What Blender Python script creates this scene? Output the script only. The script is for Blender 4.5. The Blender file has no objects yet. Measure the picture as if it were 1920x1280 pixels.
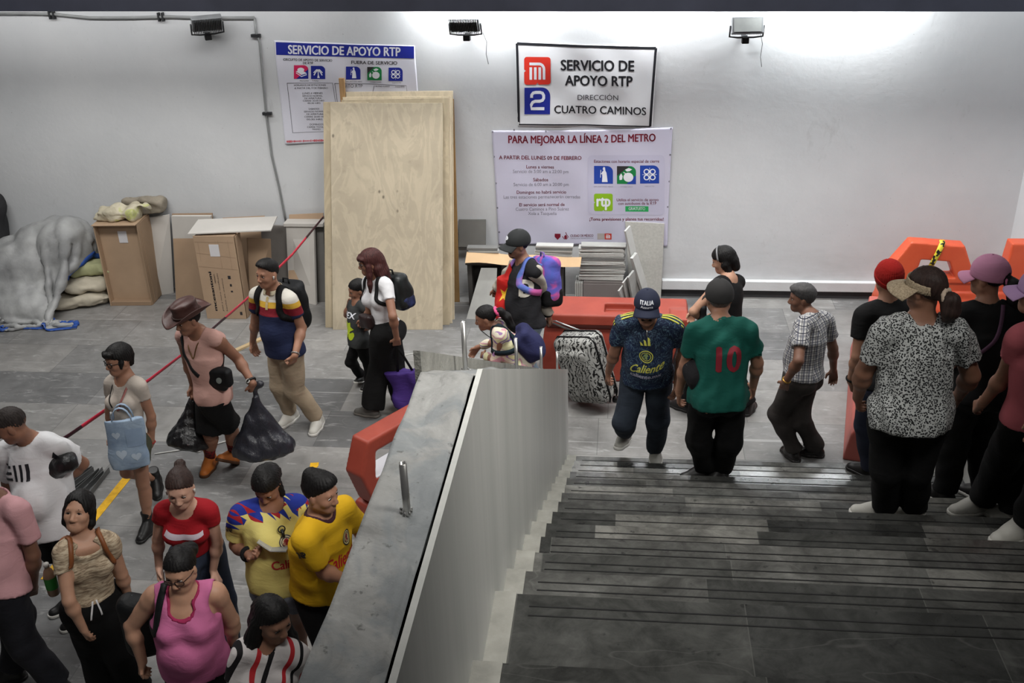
import bpy, bmesh, math, random
import numpy as np
from mathutils import Vector, Matrix
from mathutils.bvhtree import BVHTree

SC = bpy.context.scene
COL = SC.collection
# ------------------------------------------------------------------ camera
FPX, TH, RO, YA, CZ = 1915.98, 0.45936, -0.03299, 0.11838, 4.7806
_fw = np.array([-math.sin(YA)*math.cos(TH), math.cos(YA)*math.cos(TH), -math.sin(TH)])
_r0 = np.array([math.cos(YA), math.sin(YA), 0.0]); _u0 = np.cross(_r0, _fw)
_rt = math.cos(RO)*_r0+math.sin(RO)*_u0; _up = -math.sin(RO)*_r0+math.cos(RO)*_u0
cam_d = bpy.data.cameras.new('camera'); cam_o = bpy.data.objects.new('camera', cam_d); COL.objects.link(cam_o)
cam_d.sensor_width = 36.0; cam_d.lens = FPX/1920*36; cam_d.clip_start = 0.05; cam_d.clip_end = 100
_m = Matrix.Identity(4)
for i in range(3):
    _m[i][0] = _rt[i]; _m[i][1] = _up[i]; _m[i][2] = -_fw[i]
_m[2][3] = CZ
cam_o.matrix_world = _m
SC.camera = cam_o
def _ray(x, y): return (x-960)/FPX*_rt-(y-640)/FPX*_up+_fw
def G(x, y, z=0.0):            # place on the horizontal plane z seen at that spot of the photo
    d = _ray(x, y); return np.array([0, 0, CZ])+d*((z-CZ)/d[2])
def WY(x, y, Y):               # place on the plane parallel to the back wall at distance Y
    d = _ray(x, y); return np.array([0, 0, CZ])+d*(Y/d[1])

# ------------------------------------------------------------------ key dimensions
YW = 10.867                    # back wall
XL, XR = -0.4205, 2.47         # faces of the two stair parapets
Y0, TR, RI, HL = 2.7925, 0.33343, 0.17036, 2.4046   # landing nosing, tread, riser, landing height
PH = 0.906                     # parapet height

# ------------------------------------------------------------------ colour management, world, lights
SC.view_settings.view_transform = 'Standard'; SC.view_settings.look = 'None'
SC.view_settings.gamma = 1.0; SC.view_settings.use_curve_mapping = False
SC.view_settings.exposure = 0.0
wd = bpy.data.worlds.new('world'); SC.world = wd; wd.use_nodes = True
wd.node_tree.nodes['Background'].inputs[0].default_value = (0.97, 0.98, 1.0, 1)
wd.node_tree.nodes['Background'].inputs[1].default_value = 0.045

def area(name, loc, target, sx, sy, power, col=(1, 0.97, 0.93), spread=180):
    d = bpy.data.lights.new(name, 'AREA'); d.shape = 'RECTANGLE'; d.size = sx; d.size_y = sy
    d.energy = power; d.color = col; d.spread = math.radians(spread)
    o = bpy.data.objects.new(name, d); COL.objects.link(o); o.location = loc
    v = Vector(target)-Vector(loc); o.rotation_euler = v.to_track_quat('-Z', 'Y').to_euler()
    return o
# strip lamps tucked behind the dark beam, washing the top of the wall
area('strip_light', (-1.45, 10.68, 3.48), (-1.45, 10.87, 2.8), 1.3, 0.06, 48, (0.97, 0.99, 1))
area('strip_light', (0.30, 10.68, 3.48), (0.30, 10.87, 2.8), 1.2, 0.06, 34, (0.97, 0.99, 1))
area('strip_light', (2.05, 10.66, 3.48), (2.05, 10.87, 2.7), 1.35, 0.06, 52, (0.95, 0.99, 1))
area('strip_light', (-5.2, 10.2, 3.55), (-5.2, 10.87, 2.2), 4.6, 0.10, 24, (1, 0.99, 0.98))
area('strip_light', (3.6, 10.3, 3.55), (3.6, 10.87, 2.2), 1.2, 0.10, 5, (0.95, 0.98, 1))
# ceiling lamps over the passage and the open well, two narrowed off the steps
area('ceiling_light', (-4.8, 7.2, 5.3), (-4.9, 8.0, 0), 3.6, 1.0, 185, (1, 0.985, 0.96))
area('ceiling_light', (0.2, 7.4, 5.4), (0.2, 8.8, 0), 3.4, 1.0, 105, (1, 0.985, 0.96), 115)
area('ceiling_light', (3.6, 7.8, 5.3), (3.4, 9.6, 0.6), 2.2, 1.0, 56, (0.95, 0.98, 1), 115)
area('ceiling_light', (-3.0, 3.6, 5.4), (-3.0, 4.6, 0), 1.8, 0.8, 34, (1, 0.97, 0.95))
area('parapet_fill', (1.5, 2.2, 6.2), (-0.6, 4.3, 2.4), 1.4, 0.8, 40, (1, 0.98, 0.94), 70)  # added fill lamp, brightens the stone panel of the left parapet
area('parapet_fill', (-0.4, 2.4, 6.6), (-0.6, 2.9, 3.0), 1.0, 0.6, 11, (1, 0.98, 0.95), 62)  # added fill lamp, lifts the cast top of the left parapet

# ------------------------------------------------------------------ materials
def lin(c):
    return tuple(((v/255.0)/12.92 if v/255.0 <= 0.04045 else ((v/255.0+0.055)/1.055)**2.4) for v in c)
_M = {}
class NT:
    def __init__(s, name, rough=0.7, metal=0.0, spec=0.5):
        s.m = bpy.data.materials.new(name); s.m.use_nodes = True; s.t = s.m.node_tree
        s.b = s.t.nodes['Principled BSDF']; s.b.inputs['Roughness'].default_value = rough
        s.b.inputs['Metallic'].default_value = metal; s.b.inputs['Specular IOR Level'].default_value = spec
        s._co = None
    def n(s, typ, **kw):
        x = s.t.nodes.new(typ)
        for k, v in kw.items():
            if k.startswith('i_'):
                key = k[2:]; key = int(key) if key.isdigit() else key.replace('_', ' ')
                x.inputs[key].default_value = v
            else: setattr(x, k, v)
        return x
    def l(s, a, b): s.t.links.new(a, b)
    def co(s, scale=(1, 1, 1), rot=(0, 0, 0), loc=(0, 0, 0)):
        if s._co is None: s._co = s.n('ShaderNodeTexCoord')
        mp = s.n('ShaderNodeMapping'); mp.inputs['Scale'].default_value = scale
        mp.inputs['Rotation'].default_value = rot; mp.inputs['Location'].default_value = loc
        s.l(s._co.outputs['Object'], mp.inputs['Vector']); return mp.outputs['Vector']
    def noise(s, scale, detail=3, rough=0.55, vec=None, dist=0.0):
        x = s.n('ShaderNodeTexNoise'); x.inputs['Scale'].default_value = scale; x.inputs['Detail'].default_value = detail
        x.inputs['Roughness'].default_value = rough; x.inputs['Distortion'].default_value = dist
        s.l(vec if vec is not None else s.co(), x.inputs['Vector']); return x.outputs['Fac']
    def ramp(s, fac, stops, interp='LINEAR'):
        r = s.n('ShaderNodeValToRGB'); r.color_ramp.interpolation = interp
        e = r.color_ramp.elements
        while len(e) < len(stops): e.new(0.5)
        for i, (p, c) in enumerate(stops):
            e[i].position = p; e[i].color = (c[0], c[1], c[2], 1) if not np.isscalar(c) else (c, c, c, 1)
        s.l(fac, r.inputs['Fac']); return r.outputs['Color']
    def mix(s, fac, a, b, mode='MIX'):
        x = s.n('ShaderNodeMix', data_type='RGBA', blend_type=mode)
        for v, k in ((fac, 0), (a, 6), (b, 7)):
            if hasattr(v, 'is_linked'): s.l(v, x.inputs[k])
            elif np.isscalar(v): x.inputs[k].default_value = v if k == 0 else (v, v, v, 1)
            else: x.inputs[k].default_value = (*v[:3], 1)
        return x.outputs[2]
    def math(s, op, a, b=None, c=None):
        x = s.n('ShaderNodeMath', operation=op)
        for i, v in enumerate((a, b, c)):
            if v is None: continue
            if hasattr(v, 'is_linked'): s.l(v, x.inputs[i])
            else: x.inputs[i].default_value = v
        return x.outputs[0]
    def xyz(s, vec):
        x = s.n('ShaderNodeSeparateXYZ'); s.l(vec, x.inputs[0]); return x.outputs
    def color(s, c):
        if hasattr(c, 'is_linked'): s.l(c, s.b.inputs['Base Color'])
        else: s.b.inputs['Base Color'].default_value = (*c[:3], 1)
    def bump(s, h, strength=0.3, dist=0.01):
        x = s.n('ShaderNodeBump'); x.inputs['Strength'].default_value = strength; x.inputs['Distance'].default_value = dist
        s.l(h, x.inputs['Height']); s.l(x.outputs[0], s.b.inputs['Normal'])

def mat(key, rgb, rough=0.7, metal=0.0, var=0.12, nscale=6.0, bump=0.0, bscale=60.0, spec=0.4):
    """plain surface with slight procedural mottling"""
    if key in _M: return _M[key]
    t = NT(key, rough, metal, spec); c = np.array(lin(rgb))
    n = t.noise(nscale, 4)
    t.color(t.ramp(n, [(0.3, c*(1-var)), (0.7, np.minimum(c*(1+var), 1))]))
    if bump: t.bump(t.noise(bscale, 3), bump, 0.01)
    _M[key] = t.m; return t.m
def cloth(key, rgb, rough=0.85, var=0.10, fold=0.2):
    """woven cloth with soft creases"""
    if key in _M: return _M[key]
    t = NT(key, rough, 0, 0.25); c = np.array(lin(rgb))
    n = t.noise(5, 3); t.color(t.ramp(n, [(0.3, c*(1-var)), (0.7, np.minimum(c*(1+var), 1))]))
    h = t.math('ADD', t.noise(9, 3, 0.5, t.co((1, 1, 2.2), (0.3, 0.4, 0)), 0.8), t.math('MULTIPLY', t.noise(260, 1), 0.08))
    t.bump(h, fold, 0.03)
    _M[key] = t.m; return t.m
def emis(key, rgb, s):
    if key in _M: return _M[key]
    t = NT(key); t.b.inputs['Emission Color'].default_value = (*lin(rgb), 1); t.b.inputs['Emission Strength'].default_value = s
    _M[key] = t.m; return t.m

# ------------------------------------------------------------------ mesh helpers
def _link(name, me, parent=None, loc=None):
    o = bpy.data.objects.new(name, me); COL.objects.link(o)
    if parent is not None: o.parent = parent
    if loc is not None: o.location = loc
    return o
def mesh_np(name, V, F, m, parent=None, smooth=True, loc=None):
    """V (n,3), F (m,4) int quads or list of polygons"""
    me = bpy.data.meshes.new(name); V = np.asarray(V, np.float32)
    if isinstance(F, np.ndarray):
        k = F.shape[1]
        me.vertices.add(len(V)); me.vertices.foreach_set('co', V.ravel())
        me.loops.add(F.size); me.loops.foreach_set('vertex_index', F.ravel().astype(np.int32))
        me.polygons.add(len(F)); me.polygons.foreach_set('loop_start', np.arange(0, F.size, k, dtype=np.int32))
        me.update(calc_edges=True); me.validate()
    else:
        me.from_pydata([tuple(map(float, v)) for v in V], [], [tuple(f) for f in F]); me.update()
    if smooth: me.polygons.foreach_set('use_smooth', np.ones(len(me.polygons), bool))
    me.materials.append(m)
    return _link(name, me, parent, loc)
class MB:
    """collects boxes, tubes, quads into one mesh"""
    def __init__(s): s.v = []; s.f = []
    def add(s, V, F):
        b = len(s.v); s.v += [tuple(map(float, v)) for v in V]; s.f += [tuple(i+b for i in f) for f in F]; return s
    def box(s, c, d, R=None):
        c = np.array(c, float); h = np.array(d, float)/2
        P = np.array([[x, y, z] for z in (-1, 1) for y in (-1, 1) for x in (-1, 1)])*h
        if R is not None: P = P@np.array(R).T
        return s.add(P+c, [(0, 2, 3, 1), (4, 5, 7, 6), (0, 1, 5, 4), (2, 6, 7, 3), (0, 4, 6, 2), (1, 3, 7, 5)])
    def hexa(s, P):   # 8 points: bottom 4 ccw, top 4 ccw
        return s.add(P, [(3, 2, 1, 0), (4, 5, 6, 7), (0, 1, 5, 4), (1, 2, 6, 5), (2, 3, 7, 6), (3, 0, 4, 7)])
    def tube(s, pts, r, n=8, closed=False):
        pts = [np.array(q, float) for q in pts]; rr = r if hasattr(r, '__len__') else [r]*len(pts)
        rings = []; prev = None
        for i, q in enumerate(pts):
            a = pts[max(i-1, 0)]; b = pts[min(i+1, len(pts)-1)]; d = (b-a)/(np.linalg.norm(b-a)+1e-9)
            if prev is None: x = np.cross(d, [0, 0, 1] if abs(d[2]) < 0.9 else [1, 0, 0])
            else: x = prev-d*(prev@d)
            x /= np.linalg.norm(x)+1e-9; y = np.cross(d, x); prev = x
            rings.append([q+rr[i]*(math.cos(2*math.pi*k/n)*x+math.sin(2*math.pi*k/n)*y) for k in range(n)])
        V = [v for R in rings for v in R]; F = []
        for i in range(len(rings)-1):
            for k in range(n): F.append((i*n+k, i*n+(k+1) % n, (i+1)*n+(k+1) % n, (i+1)*n+k))
        F.append(tuple(range(n-1, -1, -1))); F.append(tuple((len(rings)-1)*n+k for k in range(n)))
        return s.add(V, F)
    def strip(s, pts, width_dir, w, th=0.004):   # flat ribbon with thickness
        pts = [np.array(q, float) for q in pts]; V = []; F = []
        for i, q in enumerate(pts):
            a = pts[max(i-1, 0)]; b = pts[min(i+1, len(pts)-1)]; d = b-a; d /= np.linalg.norm(d)+1e-9
            wv = np.array(width_dir[i] if hasattr(width_dir[0], '__len__') else width_dir, float)
            wv = wv-d*(wv@d); wv /= np.linalg.norm(wv)+1e-9; nn = np.cross(d, wv)
            V += [q-wv*w/2-nn*th/2, q+wv*w/2-nn*th/2, q+wv*w/2+nn*th/2, q-wv*w/2+nn*th/2]
        for i in range(len(pts)-1):
            for k in range(4): F.append((i*4+k, i*4+(k+1) % 4, (i+1)*4+(k+1) % 4, (i+1)*4+k))
        n = len(pts)-1; F += [(3, 2, 1, 0), (n*4, n*4+1, n*4+2, n*4+3)]
        return s.add(V, F)
    def build(s, name, m, parent=None, smooth=False, loc=None, bevel=0.0):
        V = np.array(s.v)
        if loc is not None and parent is None: V = V-np.array(loc)
        o = mesh_np(name, V, s.f, m, parent, smooth, loc if parent is None else None)
        bm = bmesh.new(); bm.from_mesh(o.data); bmesh.ops.recalc_face_normals(bm, faces=bm.faces[:])
        if bevel:
            bmesh.ops.bevel(bm, geom=bm.edges[:]+bm.verts[:], offset=bevel, segments=2, affect='EDGES', profile=0.5)
        bm.to_mesh(o.data); bm.free()
        if smooth: o.data.polygons.foreach_set('use_smooth', np.ones(len(o.data.polygons), bool))
        return o
def tag(o, label=None, cat=None, group=None, kind=None):
    if label: o['label'] = label
    if cat: o['category'] = cat
    if group: o['group'] = group
    if kind: o['kind'] = kind
    return o
def empty(name, loc, rz=0.0):
    o = bpy.data.objects.new(name, None); COL.objects.link(o); o.location = loc; o.rotation_euler = (0, 0, rz)
    o.empty_display_size = 0.1; return o
def struct(o): o['kind'] = 'structure'; return o
def grid(nu, nv, fn):
    V = [fn(i/nu, j/nv) for j in range(nv+1) for i in range(nu+1)]
    F = [(j*(nu+1)+i, j*(nu+1)+i+1, (j+1)*(nu+1)+i+1, (j+1)*(nu+1)+i) for j in range(nv) for i in range(nu)]
    return V, F
def solid_grid(nu, nv, fn, th):
    """sheet with thickness: fn(u,v)->(point, normal)"""
    A = [fn(i/nu, j/nv) for j in range(nv+1) for i in range(nu+1)]
    P = np.array([a[0] for a in A], float); N = np.array([a[1] for a in A], float)
    V = np.concatenate([P+N*th/2, P-N*th/2]); n = len(P); F = []
    id_ = lambda i, j: j*(nu+1)+i
    for j in range(nv):
        for i in range(nu):
            q = (id_(i, j), id_(i+1, j), id_(i+1, j+1), id_(i, j+1)); F.append(q); F.append(tuple(n+k for k in q[::-1]))
    for i in range(nu):
        F.append((id_(i+1, 0), id_(i, 0), n+id_(i, 0), n+id_(i+1, 0))); F.append((id_(i, nv), id_(i+1, nv), n+id_(i+1, nv), n+id_(i, nv)))
    for j in range(nv):
        F.append((id_(0, j), id_(0, j+1), n+id_(0, j+1), n+id_(0, j))); F.append((id_(nu, j+1), id_(nu, j), n+id_(nu, j), n+id_(nu, j+1)))
    return V, F

# ------------------------------------------------------------------ signed-distance volumes
def unit(v): v = np.array(v, float); return v/(np.linalg.norm(v)+1e-9)
def axis(lo, hi, step, fine=(), fstep=None):
    pts = [lo]
    while pts[-1] < hi:
        x = pts[-1]; st = step
        for a, b in fine:
            if a-0.004 <= x <= b: st = min(st, fstep)
            elif x < a < x+step: st = min(st, max(a-x, fstep))
        pts.append(x+st)
    return np.array(pts)
class Vol:
    def __init__(s, lo, hi, step=0.01, fine=((), (), ()), fstep=0.005):
        s.ax = [axis(lo[i], hi[i], step, fine[i], fstep) for i in range(3)]
        s.D = np.full([len(a) for a in s.ax], 1.0, np.float32); s.pad = max(0.03, step*2.5)
    def sl(s, lo, hi):
        return tuple(slice(max(0, int(np.searchsorted(a, l))-1), int(np.searchsorted(a, h))+1) for a, l, h in zip(s.ax, lo, hi))
    def pts(s, sl):
        return np.meshgrid(*[a[k] for a, k in zip(s.ax, sl)], indexing='ij', sparse=True)
    def _put(s, sl, d, k, op):
        A = s.D[sl]
        if op == 'add':
            if k > 0:
                h = np.maximum(k-np.abs(A-d), 0)/k; s.D[sl] = np.minimum(A, d)-h*h*k*0.25
            else: s.D[sl] = np.minimum(A, d)
        elif op == 'sub':
            if k > 0:
                h = np.maximum(k-np.abs(A+d), 0)/k; s.D[sl] = np.maximum(A, -d)+h*h*k*0.25
            else: s.D[sl] = np.maximum(A, -d)
    def rc(s, a, b, ra, rb, k=0.02, op='add'):
        a = np.array(a, float); b = np.array(b, float); r = max(ra, rb)+s.pad+k
        sl = s.sl(np.minimum(a, b)-r, np.maximum(a, b)+r); X, Y, Z = s.pts(sl)
        ab = b-a; L = ab@ab+1e-12
        t = np.clip(((X-a[0])*ab[0]+(Y-a[1])*ab[1]+(Z-a[2])*ab[2])/L, 0, 1)
        d = np.sqrt((X-a[0]-t*ab[0])**2+(Y-a[1]-t*ab[1])**2+(Z-a[2]-t*ab[2])**2)-(ra+(rb-ra)*t)
        s._put(sl, d.astype(np.float32), k, op); return s
    def rcc(s, a, b, ra, rb, p, n, k=0.02):
        """tapered rod ended flat by the plane at p"""
        a = np.array(a, float); b = np.array(b, float); n = unit(n); r = max(ra, rb)+s.pad+k
        sl = s.sl(np.minimum(a, b)-r, np.maximum(a, b)+r); X, Y, Z = s.pts(sl)
        ab = b-a; L = ab@ab+1e-12
        t = np.clip(((X-a[0])*ab[0]+(Y-a[1])*ab[1]+(Z-a[2])*ab[2])/L, 0, 1)
        d = np.sqrt((X-a[0]-t*ab[0])**2+(Y-a[1]-t*ab[1])**2+(Z-a[2]-t*ab[2])**2)-(ra+(rb-ra)*t)
        d = np.maximum(d, (X-p[0])*n[0]+(Y-p[1])*n[1]+(Z-p[2])*n[2]); s._put(sl, d.astype(np.float32), k, 'add'); return s
    def el(s, c, rad, R=None, k=0.03, op='add'):
        c = np.array(c, float); rad = np.array(rad, float); R = np.eye(3) if R is None else np.array(R)  # columns = axes
        ext = np.sqrt((R**2)@(rad**2))+s.pad+k
        sl = s.sl(c-ext, c+ext); X, Y, Z = s.pts(sl); x, y, z = X-c[0], Y-c[1], Z-c[2]
        q = [R[0, i]*x+R[1, i]*y+R[2, i]*z for i in range(3)]
        k0 = np.sqrt(sum((q[i]/rad[i])**2 for i in range(3))); k1 = np.sqrt(sum((q[i]/rad[i]**2)**2 for i in range(3)))+1e-9
        s._put(sl, (k0*(k0-1)/k1).astype(np.float32), k, op); return s
    def ecyl(s, a, b, R, ra, rb, k=0.02, op='add'):
        """elliptic cylinder a->b; R columns right, fwd; ra,rb=(rx,ry) at the ends"""
        a = np.array(a, float); b = np.array(b, float); m = max(*ra, *rb)+s.pad+k
        sl = s.sl(np.minimum(a, b)-m, np.maximum(a, b)+m); X, Y, Z = s.pts(sl); x, y, z = X-a[0], Y-a[1], Z-a[2]
        ab = b-a; L = np.linalg.norm(ab); u = ab/L; h = x*u[0]+y*u[1]+z*u[2]; t = np.clip(h/L, 0, 1)
        px, py, pz = x-h*u[0], y-h*u[1], z-h*u[2]
        qx = R[0, 0]*px+R[1, 0]*py+R[2, 0]*pz; qy = R[0, 1]*px+R[1, 1]*py+R[2, 1]*pz
        rx = ra[0]+(rb[0]-ra[0])*t; ry = ra[1]+(rb[1]-ra[1])*t
        k0 = np.sqrt((qx/rx)**2+(qy/ry)**2); d = (k0-1)*np.minimum(rx, ry)
        cap = np.maximum(-h, h-L); d = np.maximum(d, cap)
        s._put(sl, d.astype(np.float32), k, op); return s
    def box(s, c, half, R=None, rnd=0.01, k=0.0, op='add'):
        c = np.array(c, float); half = np.array(half, float); R = np.eye(3) if R is None else np.array(R)
        ext = np.abs(R)@half+s.pad+k
        sl = s.sl(c-ext, c+ext); X, Y, Z = s.pts(sl); x, y, z = X-c[0], Y-c[1], Z-c[2]
        q = [np.abs(R[0, i]*x+R[1, i]*y+R[2, i]*z)-half[i]+rnd for i in range(3)]
        d = np.sqrt(sum(np.maximum(v, 0)**2 for v in q))+np.minimum(np.maximum(np.maximum(q[0], q[1]), q[2]), 0)-rnd
        s._put(sl, d.astype(np.float32), k, op); return s
    def cut(s, p, n, k=0.0):
        """remove everything on the side the normal points to"""
        p = np.array(p, float); n = np.array(n, float); n = n/np.linalg.norm(n)
        X, Y, Z = s.pts((slice(None),)*3)
        s._put((slice(None),)*3, -((X-p[0])*n[0]+(Y-p[1])*n[1]+(Z-p[2])*n[2]).astype(np.float32), k, 'sub'); return s
    def cut_near(s, p, n, rad):
        """same cut, only within rad of p"""
        p = np.array(p, float); n = np.array(n, float); n = n/np.linalg.norm(n)
        sl = s.sl(p-rad, p+rad); X, Y, Z = s.pts(sl)
        h = (X-p[0])*n[0]+(Y-p[1])*n[1]+(Z-p[2])*n[2]
        r = np.sqrt((X-p[0])**2+(Y-p[1])**2+(Z-p[2])**2)-rad
        s._put(sl, np.maximum(-h, r).astype(np.float32), 0, 'sub'); return s
    def wave(s, amp, freq=(30, 30, 14), seed=0):
        """cloth creases: a few warped sine folds"""
        X, Y, Z = s.pts((slice(None),)*3); g = np.random.RandomState(seed); f = 0
        for i in range(4):
            w = g.normal(size=3)*np.array(freq); ph = g.uniform(0, 6.28); w2 = g.normal(size=3)*8
            f = f+np.sin(w[0]*X+w[1]*Y+w[2]*Z+ph+1.2*np.sin(w2[0]*X+w2[1]*Y+w2[2]*Z+ph*2))
        s.D = (s.D+(amp/2)*f.astype(np.float32)*np.clip(1-np.abs(s.D)/0.05, 0, 1)).astype(np.float32); return s
    def mesh(s):
        D = s.D; D = np.pad(D, 1, constant_values=1.0)
        ax = [np.concatenate([[a[0]-(a[1]-a[0])], a, [a[-1]+(a[-1]-a[-2])]]) for a in s.ax]
        nx, ny, nz = D.shape; ins = D < 0
        cs = ins[:-1, :-1, :-1].astype(np.int8)
        for dx in (0, 1):
            for dy in (0, 1):
                for dz in (0, 1):
                    if dx+dy+dz: cs = cs+ins[dx:nx-1+dx, dy:ny-1+dy, dz:nz-1+dz]
        act = (cs > 0) & (cs < 8); I, J, K = np.nonzero(act)
        idx = np.full(act.shape, -1, np.int32); idx[I, J, K] = np.arange(len(I))
        acc = np.zeros((len(I), 3)); cnt = np.zeros(len(I))
        corners = [(0, 0, 0), (1, 0, 0), (0, 1, 0), (1, 1, 0), (0, 0, 1), (1, 0, 1), (0, 1, 1), (1, 1, 1)]
        for a in range(8):
            for b in range(a+1, 8):
                ca, cb = np.array(corners[a]), np.array(corners[b])
                if np.abs(ca-cb).sum() != 1: continue
                da = D[I+ca[0], J+ca[1], K+ca[2]]; db = D[I+cb[0], J+cb[1], K+cb[2]]
                m = (da < 0) != (db < 0); t = np.where(m, da/np.where(m, da-db, 1), 0)
                for d, ii in enumerate((I, J, K)):
                    pa = ax[d][ii+ca[d]]; pb = ax[d][ii+cb[d]]; acc[:, d] += np.where(m, pa+t*(pb-pa), 0)
                cnt += m
        V = acc/cnt[:, None]; F = []
        # x edges
        for d in range(3):
            e = [0, 0, 0]; e[d] = 1
            A = ins[:nx-e[0], :ny-e[1], :nz-e[2]]; B = ins[e[0]:, e[1]:, e[2]:]
            i, j, k = np.nonzero(A != B); s0 = A[i, j, k]
            u, w = [(1, 2), (2, 0), (0, 1)][d]
            ok = np.ones(len(i), bool); c = [i, j, k]
            for q in (u, w): ok &= (c[q] > 0) & (c[q] < D.shape[q]-1)
            c = [v[ok] for v in c]; s0 = s0[ok]
            def at(du, dw):
                cc = [v.copy() for v in c]; cc[u] = cc[u]+du; cc[w] = cc[w]+dw; return idx[cc[0], cc[1], cc[2]]
            q = np.stack([at(-1, -1), at(0, -1), at(0, 0), at(-1, 0)], 1)
            q[~s0] = q[~s0][:, ::-1]; F.append(q)
        return V, np.concatenate(F).astype(np.int32)
    def build(s, name, m, parent=None, loc=None, xf=None, smooth=True):
        V, F = s.mesh()
        if len(V) == 0: return None
        if xf is not None: V = xf(V)
        if loc is not None and parent is None: V = V-np.array(loc)
        return mesh_np(name, V, F, m, parent, smooth, loc if parent is None else None)

# ================================================================== THE SETTING
def m_floor():
    t = NT('floor_stone', 0.42, 0, 0.4); co = t.co(); x, y, z = t.xyz(co)
    row = t.math('FLOOR', t.math('DIVIDE', y, 0.62))
    wn = t.n('ShaderNodeTexWhiteNoise', noise_dimensions='1D'); t.l(row, wn.inputs['W'])
    xs = t.math('DIVIDE', t.math('ADD', x, t.math('MULTIPLY', wn.outputs[0], 1.7)), 1.25)
    cx = t.n('ShaderNodeCombineXYZ'); t.l(t.math('FLOOR', xs), cx.inputs[0]); t.l(row, cx.inputs[1])
    w2 = t.n('ShaderNodeTexWhiteNoise', noise_dimensions='3D'); t.l(cx.outputs[0], w2.inputs['Vector'])
    tone = t.ramp(w2.outputs[0], [(0, (0.12, 0.121, 0.122)), (0.18, (0.18, 0.179, 0.177)), (0.6, (0.225, 0.221, 0.213)), (1, (0.265, 0.256, 0.243))])
    n1 = t.noise(1.3, 6, 0.6, None, 0.6); tone = t.mix(0.55, tone, t.ramp(n1, [(0.3, 0.55), (0.7, 1.25)]), 'MULTIPLY')
    n2 = t.noise(7, 5, 0.65, None, 0.4); tone = t.mix(0.5, tone, t.ramp(n2, [(0.32, 0.6), (0.62, 1.15)]), 'MULTIPLY')
    # white dust scuffs and fine scratches
    sc = t.noise(5.5, 6, 0.7, t.co((0.55, 2.2, 1), (0, 0, 0.35)), 1.5)
    tone = t.mix(t.ramp(sc, [(0.57, 0), (0.70, 0.6)]), tone, (0.44, 0.44, 0.43))
    vein = t.noise(1.6, 3, 0.5, t.co((0.6, 1.4, 1), (0, 0, 0.4)), 0.8)
    va = t.math('ABSOLUTE', t.math('SUBTRACT', vein, 0.57))
    tone = t.mix(t.ramp(va, [(0.0, 0.12), (0.0015, 0.0)]), tone, (0.5, 0.5, 0.48))
    s1 = t.noise(2.4, 2, 0.5, t.co((0.25, 9, 1), (0, 0, -0.45))); s2 = t.noise(2.0, 2, 0.5, t.co((0.2, 8, 1), (0, 0, 0.12)), 0.1)
    tone = t.mix(t.ramp(t.math('MAXIMUM', s1, s2), [(0.70, 0), (0.715, 0.5)]), tone, (0.42, 0.42, 0.41))
    fy = t.math('FRACT', t.math('DIVIDE', y, 0.62)); fx = t.math('FRACT', xs)
    gy = t.math('LESS_THAN', fy, 0.010); gx = t.math('LESS_THAN', fx, 0.005)
    tone = t.mix(t.math('MULTIPLY', t.math('MAXIMUM', gx, gy), 0.6), tone, (0.07, 0.07, 0.07))
    t.color(tone); t.bump(t.noise(25, 4), 0.12, 0.01)
    t.l(t.ramp(n2, [(0.3, 0.35), (0.7, 0.62)]), t.b.inputs['Roughness'])
    return t.m
def m_wall():
    t = NT('plaster_wall', 0.75, 0, 0.3)
    n = t.noise(0.9, 5, 0.6); c = t.ramp(n, [(0.3, (0.56, 0.575, 0.59)), (0.7, (0.64, 0.65, 0.66))])
    st = t.noise(3.0, 6, 0.7, t.co((1, 1, 0.6)), 0.5); c = t.mix(t.ramp(st, [(0.63, 0), (0.78, 0.45)]), c, (0.38, 0.38, 0.38))
    x, y, z = t.xyz(t.co())
    low = t.n('ShaderNodeMapRange'); low.inputs[1].default_value = 0.2; low.inputs[2].default_value = 0.75; low.inputs[3].default_value = 1; low.inputs[4].default_value = 0
    t.l(z, low.inputs[0]); d = t.noise(2.2, 6, 0.7, t.co((0.5, 1, 2)))
    c = t.mix(t.math('MULTIPLY', low.outputs[0], t.ramp(d, [(0.4, 0), (0.65, 0.5)])), c, (0.40, 0.40, 0.39))
    sp = t.noise(55, 2, 0.5); c = t.mix(t.ramp(sp, [(0.76, 0), (0.79, 0.7)]), c, (0.2, 0.2, 0.2))
    t.color(c)
    h = t.math('ADD', t.noise(14, 6, 0.6), t.math('MULTIPLY', t.noise(1.5, 3), 1.5)); t.bump(h, 0.18, 0.012)
    return t.m
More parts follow.
